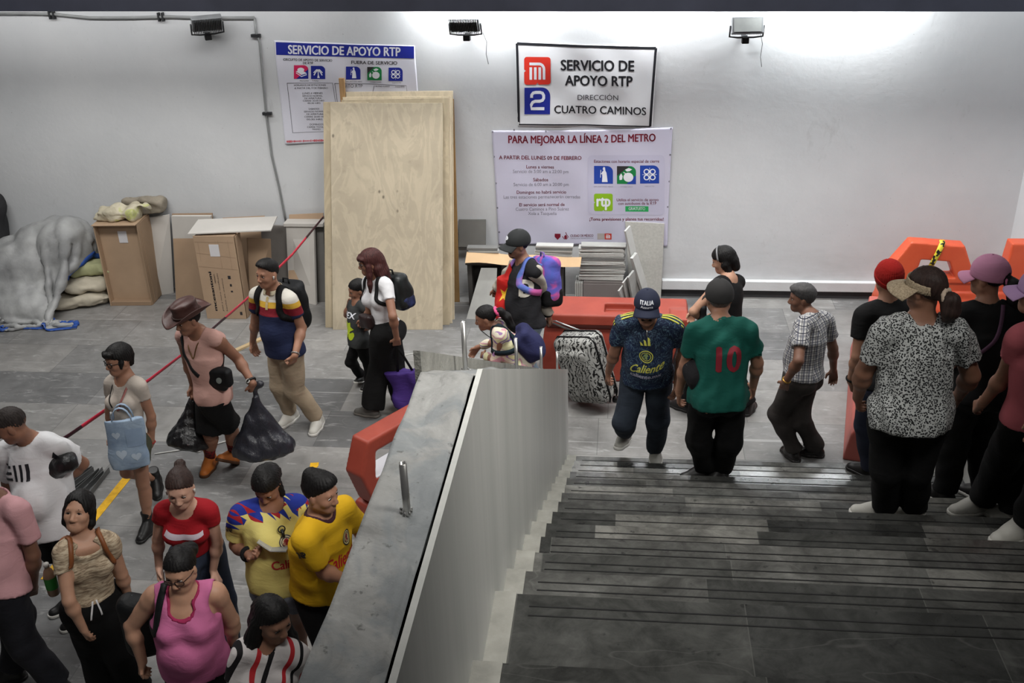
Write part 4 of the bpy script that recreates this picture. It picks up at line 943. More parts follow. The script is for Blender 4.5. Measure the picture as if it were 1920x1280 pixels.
stack(xa, xb, 10.44, 0.10, zA, zC, 5, 'one of the pale tiles in the short stack under the dark leaning tile', 'tiles in the short stack', 0)
# low bench of dark cabinets carrying the low stacks
M_bench = mat('dark_panel', (70, 68, 66), 0.6, 0, 0.2, 3)
x0, x1 = float(WY(872, 500, 10.4)[0]), float(WY(1092, 500, 10.4)[0])
e = empty('tile_trestle', ((x0+x1)/2, 10.5, 0)); tag(e, 'low dark trestle of standing tiles carrying the short tile stacks', 'trestle'); hw_ = (x1-x0)/2
xf_box('top', M_bench, e, -hw_, hw_-.18, -0.08, 0.10, zA-0.05, zA)
for fx in (-hw_+.04, -hw_*.35, hw_*.45, hw_-.24): xf_box('leg', M_bench, e, fx-.025, fx+.025, -0.05, 0.09, 0, zA-0.05)
xf_box('back_board', mat('trestle_back', (46, 45, 44), 0.7), e, -hw_+.03, hw_-.2, 0.09, 0.10, 0, zA-.05)
zK = float(WY(980, 491, 10.35)[2]); Pk = [(872, 476), (872, 493), (1088, 500), (1090, 486)]
Pw = [WY(x, y, 10.33+0.02*i) for i, (x, y) in enumerate([(872, 493), (1088, 501), (1090, 486), (874, 475)])]
V, F = solid_grid(16, 3, lambda u, v: ((Pw[0]*(1-u)+Pw[1]*u)*(1-v)+(Pw[3]*(1-u)+Pw[2]*u)*v+np.array([0, 0.05*v+0.012*math.sin(9*u), 0.008*math.sin(13*u)]), (0, -1, 0.3)), 0.006); lo = Pw[0]
tag(mesh_np('cardboard_flap', V-lo, F, mat('kraft_flap', (204, 172, 134), 0.8, 0, 0.08, 4), None, False, tuple(map(float, lo))), 'long torn strip of brown cardboard hanging over the trestle edge', 'cardboard')
LG = 'tiles leaning by the tile stacks'
sheet('leaning_tile', 'dark square tile leaning on the wall above the short tile stack', 'tile', WY(860, 463, 10.72), WY(911, 463, 10.72), WY(860, 411, YW-.02), WY(911, 411, YW-.02), 0.012, M_dtile, LG)
sheet('leaning_tile', 'light grey cut slab with a slanted edge leaning on the trestle', 'tile', G(874, 598), G(928, 600), WY(902, 502, 10.38), WY(932, 502, 10.38), 0.014, M_gtile, LG)
sheet('leaning_tile', 'tall light grey slab leaning on the wall at the right end of the stacks', 'tile', *lean((1182, 562), (1239, 562), (1172, 415), (1246, 419), YW-.03), 0.014, mat('speckled_slab', (170, 169, 163), 0.6, 0, 0.10, 40), LG)
def onedge(label, bl, tl, Yt, w, th, m):
    B = G(*bl); Tp = WY(*tl, Yt); ax_ = np.array([0.30, 1, 0]); ax_ = ax_/np.linalg.norm(ax_)*w; t = np.array([th, -0.3*th, 0]); lo = B
    o = MB().hexa([B, B+t, B+t+ax_, B+ax_, Tp, Tp+t, Tp+t+ax_*0.9, Tp+ax_*0.9]).build('leaning_tile', m, None, False, lo); tag(o, label, 'tile', LG)
onedge('narrow white tile edge leaning against the tall tile stack', (1200, 568), (1170, 433), 10.35, 0.2, 0.018, tones[0])
onedge('pale tile leaning behind the three small ones right of the tall stack', (1207, 566), (1181, 484), 10.35, 0.2, 0.03, tones[0])
onedge('first of three small pale tiles leaning together behind the orange barrier', (1170, 574), (1158, 545), 10.1, 0.22, 0.016, tones[0])
onedge('second of three small pale tiles leaning together behind the orange barrier', (1177, 574), (1166, 530), 10.13, 0.22, 0.016, tones[0])
onedge('third of three small pale tiles leaning together behind the orange barrier', (1186, 574), (1175, 520), 10.16, 0.24, 0.02, tones[1])

# ---- steel profiles lying on the floor at the left
M_zinc = mat('zinc_profile', (120, 121, 121), 0.4, 0.6, 0.2, 5)
for i, (p0, p1, lab) in enumerate([((42, 955), (170, 880), 'uppermost'), ((52, 985), (182, 885), 'second'), ((60, 1008), (190, 890), 'third'), ((70, 1050), (200, 884), 'lowest')]):
    A = G(*p0); B = G(*p1); d = B-A; Ln = np.linalg.norm(d); d /= Ln; s = np.cross([0, 0, 1], d)*0.03; z = np.array([0, 0, 0.05]); mb = MB(); lo = (A+B)/2
    for base, hh in ((np.zeros(3), None),):
        mb.hexa([A-s, B-s, B+s, A+s, A-s+z*.05, B-s+z*.05, B+s+z*.05, A+s+z*.05])
        for sg in (-1, 1): mb.hexa([A+s*sg-s*.05, B+s*sg-s*.05, B+s*sg+s*.05, A+s*sg+s*.05, A+s*sg-s*.05+z, B+s*sg-s*.05+z, B+s*sg+s*.05+z, A+s*sg+s*.05+z])
    o = mb.build('steel_profile', M_zinc, None, False, lo); tag(o, lab+' of the four steel profiles on the floor behind the white-shirt man', 'profile', 'steel profiles on the floor')

# ---- red warning tape across the passage
M_tape = NT('warning_tape', 0.4); xx = M_tape.xyz(M_tape.co())[0]; M_tape.color(M_tape.mix(M_tape.math('GREATER_THAN', M_tape.math('FRACT', M_tape.math('MULTIPLY', xx, 2.4)), 0.8), lin((196, 40, 66)), lin((58, 22, 34)))); M_tape = M_tape.m
TA = WY(606, 407, YW-0.55); TB = G(-12, 898, 0.92); Q = []; pxs = [(606, 407), (548, 477), (460, 563), (345, 662), (281, 711), (129, 816), (-12, 898)]
for i, (x, y) in enumerate(pxs):
    f = i/(len(pxs)-1); dpt = TA[1]*(1-f)+TB[1]*f
    d = _ray(x, y); # point on the vertical plane through the two ends
    nrm = np.cross(TB-TA, [0, 0, 1]); t = ((TA-np.array([0, 0, CZ]))@nrm)/(d@nrm); Q.append(np.array([0, 0, CZ])+d*t)
QQ = []
for i in range(len(Q)-1):
    for t in np.linspace(0, 1, 8, endpoint=False): QQ.append(Q[i]*(1-t)+Q[i+1]*t)
QQ.append(Q[-1]); tw = [(0.2, 0.5*math.sin(i*.2), 1.0) for i in range(len(QQ))]
lo = (float(TA[0]), float(TA[1]), 0.9)
tag(MB().strip(QQ, tw, 0.034, 0.002).build('warning_tape', M_tape, None, True, lo), 'red and black warning tape stretched from the plywood across the passage', 'tape')

# ---- orange plastic barriers
M_or = NT('orange_plastic', 0.42, 0, 0.5); n_ = M_or.noise(3, 5, 0.6); M_or.color(M_or.ramp(n_, [(0.3, lin((202, 76, 44))), (0.7, lin((216, 92, 56)))])); M_or.bump(M_or.noise(30, 3), 0.08); M_or = M_or.m
M_or2 = NT('shaded_orange_plastic', 0.5, 0, 0.4); n_ = M_or2.noise(3, 5, 0.6); M_or2.color(M_or2.ramp(n_, [(0.3, lin((140, 56, 42))), (0.7, lin((160, 70, 54)))])); M_or2.bump(M_or2.noise(30, 3), 0.08); M_or2 = M_or2.m  # darker copy of the orange: shade on C and B put into the colour
def poly_sdf(P, X, Z):
    P = np.array(P, float); d = np.full(X.shape, 1e9); s = np.ones(X.shape); n = len(P); j = n-1
    for i in range(n):
        e = P[j]-P[i]; wx, wz = X-P[i, 0], Z-P[i, 1]; t = np.clip((wx*e[0]+wz*e[1])/(e@e), 0, 1)
        d = np.minimum(d, (wx-e[0]*t)**2+(wz-e[1]*t)**2)
        c1 = Z >= P[i, 1]; c2 = Z < P[j, 1]; c3 = e[0]*wz > e[1]*wx
        s = np.where((c1 & c2 & c3) | (~c1 & ~c2 & ~c3), -s, s); j = i
    return s*np.sqrt(d)
def barrier(label, loc, rz, out, holes, depth, Lx, H, m=M_or, step=0.014, slots=(), groove=None, wells=(), tilt=None):
    v = Vol((-Lx/2-.05, -0.36, -0.02), (Lx/2+.05, 0.36, H+.04), step); X, Y, Z = v.pts((slice(None),)*3)
    XX, ZZ = np.meshgrid(v.ax[0], v.ax[2], indexing='ij'); d2 = poly_sdf(out, XX, ZZ)
    for h in holes: d2 = np.maximum(d2, -poly_sdf(h, XX, ZZ))
    hd = np.interp(v.ax[2], *zip(*depth))[None, None, :]
    a = d2[:, None, :]+0.014; b = np.abs(Y)-hd+0.014
    D = np.sqrt(np.maximum(a, 0)**2+np.maximum(b, 0)**2)+np.minimum(np.maximum(a, b), 0)-0.014
    v.D = D.astype(np.float32)+np.zeros(v.D.shape, np.float32)
    for (x0, x1, z0, z1) in slots:   # shallow recessed fields on both faces
        for sg in (-1, 1): v.box(((x0+x1)/2, sg*float(np.interp((z0+z1)/2, *zip(*depth))), (z0+z1)/2), ((x1-x0)/2, 0.02, (z1-z0)/2), None, 0.008, 0.01, 'sub')
    for (x, y, z, sx, sy, sz) in wells: v.box((x, y, z), (sx, sy, sz), None, 0.01, 0.005, 'sub')
    if groove: v.box((0, 0, groove), (Lx, 0.5, 0.012), None, 0.004, 0.0, 'add') if False else None
    e = empty('plastic_barrier', loc, rz); tag(e, label, 'barrier', 'orange plastic barriers')
    V, F = v.mesh(); mesh_np('body', V, F, m, e, True); return e
hump = lambda x0, x1, s0, s1, zl, zh: [(x0, zl), (x0+s0, zh), (x1-s1, zh), (x1, zl)]
# E: along the wall at the right
q = G(1640, 604); xl = 2.66; L_ = 1.7; H_ = 0.97
out = [(-.85, 0), (.60, 0), (.60, .30), (.61, .62), (.61, .90), (.58, .95), (.38, .95), (.36, .62), (.06, .62), (-.07, .92), (-.60, .96), (-.83, .60), (-.86, .30)]
holes = [[(-.52, .58), (-.48, .77), (-.20, .75), (-.12, .58)]]
eE = barrier('orange plastic barrier by the wall at the right with black and yellow tape tied on', (xl+.86, 10.2, 0), 0, out, holes, [(0, .22), (.25, .18), (.35, .12), (1, .085)], L_, H_, slots=[(-.3, .5, .42, .52)], wells=[(.20, 0, .62, .04, .04, .05)])
M_yb = NT('yellow_black_tape', 0.4); nz = M_yb.noise(26, 1, 0.5); M_yb.color(M_yb.ramp(nz, [(0.52, lin((232, 214, 60))), (0.56, lin((30, 28, 22)))])); M_yb = M_yb.m
MB().strip([(-.30, -.05, .972), (-.30, -.095, .96), (-.33, -.11, .86), (-.37, -.115, .75), (-.38, -.1, .70)], (1, 0, 0), 0.055, 0.004).build('tied_tape', M_yb, eE, True)
xf_box('white_base_band', mat('barrier_white', (206, 200, 190), 0.5), eE, .1, .58, -.235, -.2, .05, .12); xf_box('yellow_reflector', mat('reflector', (190, 140, 30), 0.4), eE, .25, .55, -.238, -.2, .10, .18)
# D: running towards the stairs
Ln = 2.15; A = G(1603, 868); B = np.array([2.42, 9.55, 0])
dv = B-A; ang = math.atan2(dv[1], dv[0]); Ld = float(np.linalg.norm(dv)); md = (A+B)/2
out = [(-Ld/2, 0), (Ld/2, 0), (Ld/2, .35), (Ld/2, .55), (Ld/2-.05, .62), (Ld/2-.42, .62), (Ld/2-.62, .60), (-Ld/2+.70, .60), (-Ld/2+.5, .62), (-Ld/2+.02, .62), (-Ld/2, .35)]
eD = barrier('orange plastic barrier running from the wall toward the stairs beside the red beanie person', tuple(map(float, md+np.array([.12, 0, 0]))), ang, out, [], [(0, .22), (.25, .18), (.35, .12), (1, .09)], Ld, 1.0, m=mat('pinkish_faded_plastic', (176, 92, 82), 0.5, 0, 0.1, 4), slots=[(-.6, .3, .42, .52)])
# C: behind the zebra suitcase
ang = 0.0; out = [(-.72, 0), (.72, 0), (.72, .30), (.68, .62), (.66, .69), (-.62, .69), (-.68, .60), (-.72, .30)]
qa = G(1005, 726); 
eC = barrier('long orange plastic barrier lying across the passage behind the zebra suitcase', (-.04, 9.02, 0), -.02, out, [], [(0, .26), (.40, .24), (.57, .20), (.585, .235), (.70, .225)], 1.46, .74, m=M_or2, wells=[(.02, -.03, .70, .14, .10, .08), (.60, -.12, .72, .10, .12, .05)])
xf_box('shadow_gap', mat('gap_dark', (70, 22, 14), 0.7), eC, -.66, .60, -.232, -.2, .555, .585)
# B: end of a barrier left of the parapet
A = G(664, 832, .80); B = G(737, 790, .80); dv = B-A; ang = math.atan2(dv[1], dv[0]); c = A+dv/np.linalg.norm(dv)*.80
out = [(-.80, 0), (.80, 0), (.80, .35), (.8, .75), (.74, .84), (.3, .84), (.2, .5), (-.22, .5), (-.30, .84), (-.68, .86), (-.80, .58), (-.72, .30), (-.78, .28)]
out = [(-.74, 0), (.80, 0), (.80, .35), (.8, .80), (-.74, .82), (-.84, .56), (-.74, .26), (-.70, .22), (-.74, .20)]
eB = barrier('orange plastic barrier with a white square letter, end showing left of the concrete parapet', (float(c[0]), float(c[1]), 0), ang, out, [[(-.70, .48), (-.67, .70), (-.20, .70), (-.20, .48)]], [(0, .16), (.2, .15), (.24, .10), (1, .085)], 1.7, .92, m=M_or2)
flat_decal('white_letter', [rect(-.40, .70, -.33, .80), rect(-.25, .70, -.2, .8), rect(-.33, .775, -.25, .80), rect(-.33, .70, -.25, .72)], lambda x, y: (np.array([x, -.086, y]), (0, -1, 0)), I_white, eB, 0.002)
xf_box('white_hole_rim', I_white, eB, -.695, -.205, -.088, .088, .474, .488)

# ================================================================== PEOPLE
POSE={
'jean':((-3.653, 6.243, 0.0),'-0.07,0.037,0.834;0.001,-0.053,1.281;0.007,-0.034,1.447;-0.14,-0.116,1.265;0.125,0.031,1.242;-0.131,-0.135,0.987;0.193,0.066,0.974;-0.099,-0.104,0.755;0.235,0.07,0.743;-0.014,-0.073,0.631;0.194,0.116,0.602;-0.15,0.011,0.819;0.01,0.041,0.804;-0.091,0.019,0.443;0.135,0.061,0.448;-0.066,0.039,0.073;0.282,-0.182,0.212;-0.181,0.162,0.027;0.144,-0.123,0.11'),
'hat':((-3.287, 6.959, 0.0),'-0.053,0.025,0.863;-0.04,0.038,1.363;-0.09,0.115,1.52;-0.191,-0.065,1.341;0.108,0.139,1.33;-0.115,-0.212,1.086;0.187,0.106,1.038;-0.332,-0.231,0.952;0.241,0.088,0.789;-0.261,-0.258,0.804;0.213,0.112,0.626;-0.132,0.071,0.842;0.037,0.012,0.837;-0.029,-0.076,0.472;0.026,0.079,0.429;0.124,-0.11,0.103;0.226,0.065,0.08;0.022,0.044,0.172;0.082,0.183,0.028'),
'polo':((-2.911, 7.712, 0.0),'-0.022,0.04,0.88;-0.011,0.035,1.389;-0.021,0.082,1.567;-0.194,0.008,1.362;0.154,0.113,1.353;-0.198,-0.056,1.063;0.238,0.101,1.057;-0.296,0.118,0.899;0.35,0.09,0.825;-0.214,0.121,0.752;0.369,0.068,0.659;-0.115,0.031,0.861;0.062,0.001,0.859;-0.056,0.002,0.448;0.098,0.051,0.448;-0.095,-0.173,0.082;0.189,-0.095,0.08;-0.201,-0.015,0.027;0.133,0.086,0.029'),
'boy':((-2.452, 8.536, 0.0),'-0.048,0.057,0.573;0.003,0.007,0.902;0.027,-0.014,1.02;-0.116,-0.025,0.899;0.116,0.026,0.861;-0.046,-0.098,0.727;0.233,0.051,0.698;-0.192,-0.018,0.768;0.164,0.034,0.855;-0.181,0.013,0.661;0.092,0.022,0.939;-0.11,0.06,0.569;0.002,0.028,0.547;-0.099,-0.006,0.3;0.054,0.116,0.29;0.009,-0.021,0.054;0.127,0.002,0.058;-0.062,0.081,0.019;0.039,0.099,0.072'),
'wht':((-2.113, 8.096, 0.0),'-0.029,-0.028,0.847;0.019,0.023,1.321;0.023,0.066,1.488;-0.114,-0.066,1.318;0.139,0.114,1.266;-0.302,-0.081,1.099;0.108,0.116,0.977;-0.248,-0.098,0.862;0.294,0.168,0.829;-0.186,-0.094,0.716;0.405,0.215,0.726;-0.095,0.028,0.826;0.053,-0.056,0.823;0.003,0.079,0.447;-0.007,-0.049,0.436;-0.058,0.185,0.081;0.104,-0.115,0.076;0.027,0.338,0.024;0.08,-0.293,0.024'),
'girl':((-0.892, 7.701, 0.0),'-0.004,-0.022,0.716;-0.048,0.127,1.078;-0.075,0.224,1.179;-0.167,0.075,1.064;0.081,0.142,1.066;-0.144,0.132,0.833;0.163,0.202,0.848;-0.015,0.28,0.789;0.164,0.388,0.768;0.086,0.348,0.74;0.16,0.468,0.662;-0.071,-0.046,0.696;0.068,-0.019,0.701;-0.076,0.03,0.378;0.076,0.027,0.378;-0.075,-0.017,0.064;0.075,-0.017,0.064;-0.081,0.133,0.02;0.081,0.133,0.02'),
'varsity':((-0.883, 8.402, 0.0),'-0.124,0.022,0.882;-0.024,-0.012,1.381;-0.005,0.04,1.556;-0.198,-0.076,1.388;0.138,0.047,1.314;-0.062,-0.163,1.124;0.301,0.13,1.068;-0.072,-0.214,0.872;0.517,0.171,0.932;0.009,-0.277,0.737;0.635,0.178,0.812;-0.199,-0.034,0.868;-0.036,0.04,0.844;-0.019,0.037,0.494;0.1,0.035,0.446;-0.023,-0.124,0.114;0.097,0.224,0.082;-0.178,-0.033,0.026;0.105,0.416,0.026'),
'italia':((0.186, 6.943, 0.19),'-0.017,0.01,0.891;-0.018,0.128,1.381;-0.011,0.229,1.534;-0.213,0.121,1.358;0.178,0.117,1.355;-0.284,-0.021,1.093;0.231,0.034,1.064;-0.247,0.073,0.855;0.282,-0.075,0.837;-0.239,0.106,0.689;0.308,-0.147,0.686;-0.107,-0.014,0.87;0.073,-0.012,0.87;-0.109,-0.052,0.455;0.147,0.029,0.461;-0.098,-0.206,0.079;0.154,-0.265,0.179;-0.115,-0.022,0.033;0.199,-0.072,0.159'),
'blackw':((0.911, 8.259, 0.0),'-0.055,-0.026,0.825;0.03,0.005,1.29;0.085,0.075,1.437;-0.117,0.075,1.284;0.17,-0.055,1.236;-0.231,0.227,1.058;0.207,0.147,1.037;-0.05,0.156,0.913;0.099,0.32,0.909;0.085,0.101,0.851;0.052,0.345,0.761;-0.102,0.048,0.806;0.02,-0.064,0.794;-0.109,0.134,0.424;0.071,-0.058,0.408;-0.117,0.3,0.079;0.05,-0.247,0.079;-0.069,0.468,0.024;0.225,-0.266,0.023'),
'green':((0.655, 6.183, 0.531),'-0.003,-0.081,0.848;-0.003,-0.014,1.336;-0,0.102,1.466;-0.187,-0.021,1.307;0.178,-0.044,1.309;-0.217,0.032,1.017;0.262,-0.001,1.028;-0.239,0.091,0.776;0.274,0.092,0.797;-0.23,0.144,0.622;0.296,0.172,0.657;-0.09,-0.062,0.826;0.082,-0.052,0.824;-0.095,0.039,0.435;0.107,-0,0.424;-0.002,0.183,0.081;0.119,0.191,0.08;-0.184,0.156,0.025;-0.009,0.059,0.025'),
'plaid':((1.477, 7.472, 0.0),'-0.044,0.011,0.834;0.015,-0.009,1.313;0.093,0.076,1.44;-0.143,0.066,1.311;0.139,-0.124,1.262;-0.351,0.059,1.107;0.179,-0.205,0.984;-0.284,0.138,0.883;0.249,-0.233,0.75;-0.222,0.153,0.735;0.301,-0.248,0.598;-0.116,0.062,0.822;0.04,-0.007,0.802;-0.029,0.164,0.445;-0.016,-0.004,0.409;-0.013,0.011,0.087;0.1,-0.168,0.077;0.131,0.104,0.022;0.099,0.015,0.025'),
'beanie':((1.881, 6.642, 0.36),'-0.011,-0.06,0.918;-0.032,0.078,1.417;-0.039,0.121,1.598;-0.225,0.028,1.381;0.16,0.04,1.39;-0.234,-0.045,1.081;0.27,-0.014,1.107;-0.23,0.042,0.838;0.254,0.067,0.862;-0.184,0.121,0.696;0.245,0.103,0.697;-0.096,-0.027,0.892;0.082,-0.042,0.905;-0.07,0.018,0.477;0.094,0.004,0.489;0.028,0.059,0.083;0.095,-0.017,0.082;-0.117,0.184,0.026;0.104,0.174,0.026'),
'visor':((1.532, 4.881, 1.212),'-0.027,-0.063,0.824;-0.011,0.024,1.289;-0.003,0.036,1.461;-0.204,0.022,1.26;0.157,-0.069,1.265;-0.248,0.075,0.987;0.26,-0.07,1;-0.213,0.175,0.775;0.295,0.061,0.804;-0.17,0.248,0.645;0.309,0.148,0.676;-0.127,-0.018,0.804;0.084,-0.056,0.805;-0.081,-0.014,0.421;0.068,-0.045,0.42;0.005,0.114,0.077;0.163,0.073,0.076;-0.154,0.187,0.024;0.057,0.213,0.024'),
'pinkcap':((2.145, 5.648, 0.871),'-0.032,-0.058,0.875;0.015,0.07,1.349;0.025,0.109,1.522;-0.146,0.116,1.316;0.131,-0.05,1.328;-0.204,0.045,1.037;0.197,0.046,1.058;-0.159,0.247,0.903;0.159,0.239,0.908;-0.116,0.289,0.753;0.118,0.285,0.759;-0.115,-0.023,0.861;0.055,-0.046,0.85;-0.088,0.016,0.464;0.103,-0.001,0.456;-0.048,0.052,0.079;0.193,-0.028,0.079;-0.123,0.218,0.025;0.114,0.137,0.025'),
'pinkshirt':((2.134, 4.93, 1.212),'-0.058,-0.061,0.807;-0.059,-0.034,1.28;-0.043,0.04,1.438;-0.202,0.035,1.246;0.099,-0.045,1.252;-0.113,0.094,0.98;0.222,-0.022,0.995;-0.089,0.189,0.761;0.195,0.085,0.781;-0.027,0.287,0.656;0.198,0.103,0.625;-0.142,-0.048,0.786;0.025,-0.035,0.787;-0.009,0.057,0.435;0.138,0.079,0.433;0.071,0.158,0.077;0.076,-0.03,0.076;-0.078,0.247,0.026;0.096,0.148,0.024'),
'edgeman':((2.036, 4.266, 1.553),'0.01,0.001,0.888;-0.005,-0.002,1.38;-0.01,0.017,1.56;-0.183,0.007,1.35;0.174,0.002,1.361;-0.227,-0.028,1.055;0.224,-0.021,1.065;-0.231,0.079,0.826;0.228,0.073,0.83;-0.22,0.105,0.663;0.221,0.103,0.668;-0.076,0.015,0.857;0.1,-0.001,0.864;-0.015,0.03,0.451;0.083,0.011,0.456;0.117,0.085,0.077;-0.028,-0.044,0.078;-0.033,0.174,0.033;-0.189,0.042,0.026'),
'eiii':((-3.723, 5.212, 0.0),'-0.103,0.044,0.912;0.017,0.013,1.404;-0.005,0.097,1.57;-0.144,-0.096,1.405;0.139,0.149,1.337;-0.067,-0.239,1.152;0.241,0.153,1.05;0.072,-0.106,0.988;0.367,0.136,0.829;0.229,-0.068,0.953;0.254,0.108,0.709;-0.154,-0.035,0.9;-0.02,0.078,0.878;-0.112,-0.015,0.487;0.083,0.02,0.482;-0.105,-0.012,0.082;0.093,-0.016,0.081;-0.104,0.177,0.026;0.103,0.173,0.026'),
'pinkman':((-3.635, 4.546, 0.0),'-0.088,0.043,0.897;0.057,-0.034,1.367;0.025,0.019,1.539;-0.067,-0.178,1.361;0.188,0.098,1.323;-0.097,-0.187,1.058;0.243,-0.047,1.061;-0.065,-0.126,0.811;0.245,0.081,0.84;-0.012,-0.066,0.664;0.234,0.105,0.675;-0.167,-0.006,0.882;-0.009,0.069,0.851;-0.146,-0.003,0.467;0.131,0.062,0.462;-0.125,-0.132,0.083;0.093,0.184,0.081;-0.079,0.051,0.026;0.103,0.373,0.026'),
'beige':((-3.037, 4.429, 0.0),'0.024,-0.01,0.814;-0.01,-0.015,1.262;-0.019,-0.043,1.423;-0.162,-0.001,1.227;0.108,0.086,1.252;-0.16,-0.027,0.956;0.093,0.202,1.001;-0.152,-0.09,0.736;0.066,0.181,0.774;-0.13,-0.156,0.603;0.075,0.13,0.634;-0.024,-0.073,0.786;0.097,0.031,0.798;-0.056,0.032,0.431;0.09,-0.041,0.433;-0.086,-0.016,0.073;0.084,-0.012,0.073;-0.093,0.154,0.023;0.093,0.158,0.023'),
'redtee':((-2.602, 4.847, 0.0),'0.015,-0.046,0.834;-0.038,0.083,1.271;-0.055,0.13,1.431;-0.19,0.073,1.235;0.112,0.094,1.259;-0.172,0.033,0.966;0.189,0.033,0.997;-0.108,0.029,0.744;0.232,0.012,0.767;-0.189,0.095,0.632;0.207,0.097,0.642;-0.048,-0.103,0.818;0.06,0.018,0.798;-0.102,-0.064,0.444;0.117,0.067,0.426;-0.092,-0.026,0.075;0.075,-0.033,0.074;-0.095,0.148,0.024;0.093,0.14,0.024'),
'pinktank':((-2.292, 4.043, 0.0),'-0.014,0.039,0.827;-0.046,0.054,1.277;-0.058,0.044,1.443;-0.196,-0.031,1.248;0.13,0.046,1.267;-0.198,-0.104,0.983;0.287,0.051,1.04;-0.157,-0.149,0.761;0.261,0.082,0.812;-0.107,-0.179,0.622;0.307,0.052,0.67;-0.09,0.01,0.8;0.07,0.032,0.81;-0.086,0.052,0.428;0.088,0.017,0.436;-0.086,-0.027,0.073;0.086,-0.017,0.073;-0.093,0.144,0.023;0.094,0.154,0.023'),
'yelw':((-2.07, 4.843, 0.0),'-0.006,0.162,0.819;-0.021,0.047,1.263;-0.018,0.047,1.423;-0.161,-0.061,1.202;0.168,0.052,1.257;-0.178,-0.196,0.932;0.222,0.007,0.994;-0.085,-0.017,1.01;0.122,0.221,1.063;-0.005,-0.121,0.929;0.012,0.311,1.13;-0.087,0.211,0.799;0.045,0.089,0.776;-0.05,0.053,0.448;0.133,0.014,0.411;-0.07,0.003,0.076;-0.024,-0.011,0.075;-0.099,0.177,0.024;0.077,0.133,0.024'),
'yelm':((-1.663, 4.605, 0.0),'0.029,-0.039,0.89;0.03,0.013,1.383;0.03,0.057,1.561;-0.162,0.022,1.359;0.21,0.084,1.36;-0.279,-0.049,1.087;0.112,0.106,1.085;-0.249,0.147,0.926;0.14,0.344,1.174;-0.239,0.117,0.761;0.18,0.354,1.011;-0.018,0.034,0.855;0.084,-0.111,0.869;-0.162,0.031,0.468;0.095,0.028,0.48;-0.072,-0.023,0.081;0.095,-0.018,0.081;-0.102,0.164,0.026;0.103,0.171,0.026'),
'stripe':((-1.712, 3.64, 0.0),'0.032,0.013,0.817;-0.049,-0.011,1.266;-0.076,0.014,1.429;-0.151,0.095,1.222;0.09,-0.059,1.263;-0.189,-0.028,0.978;0.186,-0.013,1.008;-0.194,0.067,0.766;0.22,0.074,0.795;-0.196,0.101,0.619;0.204,0.1,0.647;-0.046,-0,0.784;0.114,-0.005,0.811;-0.123,0.059,0.423;0.087,0.013,0.437;-0.072,-0.028,0.073;0.086,-0.015,0.073;-0.092,0.143,0.023;0.094,0.157,0.023'),
}
JN = 'pel neck head LS RS LE RE LW RW LF RF LH RH LK RK LA RA LT RT'.split()
def orth(v, a): return unit(np.array(v, float)-np.array(a)*(np.dot(v, a)))
def m_skin(key, rgb):
    if key in _M: return _M[key]
    t = NT(key, 0.5, 0, 0.35); c = np.array(lin(rgb)); n = t.noise(14, 4)
    t.color(t.ramp(n, [(0.3, c*0.9), (0.7, c*1.08)])); t.b.inputs['Subsurface Weight'].default_value = 0.05
    t.b.inputs['Subsurface Radius'].default_value = (0.01, 0.004, 0.002); _M[key] = t.m; return t.m
def m_hair(key, rgb, rough=0.6):
    if key in _M: return _M[key]
    t = NT(key, rough, 0, 0.3); c = np.array(lin(rgb)); n = t.noise(90, 3, 0.6, t.co((1, 1, 0.10)))
    t.color(t.ramp(n, [(0.3, c*0.6), (0.7, c*1.5)])); t.bump(n, 0.35, 0.004); _M[key] = t.m; return t.m
SKIN = dict(a=(178, 136, 112), b=(158, 116, 94), c=(140, 100, 80), d=(116, 82, 66), e=(190, 150, 130))
HBLK = m_hair('black_hair', (13, 11, 11)); HBRN = m_hair('brown_hair', (50, 36, 32)); HRED = m_hair('auburn_hair', (66, 34, 32)); HGRY = m_hair('grey_hair', (96, 92, 90), 0.6)
M_eyew, M_iris, M_brow = mat('eye_white', (206, 198, 192), 0.3), mat('dark_iris', (26, 18, 14), 0.25), mat('dark_brow', (30, 22, 20), 0.8)
PEOPLE = {}
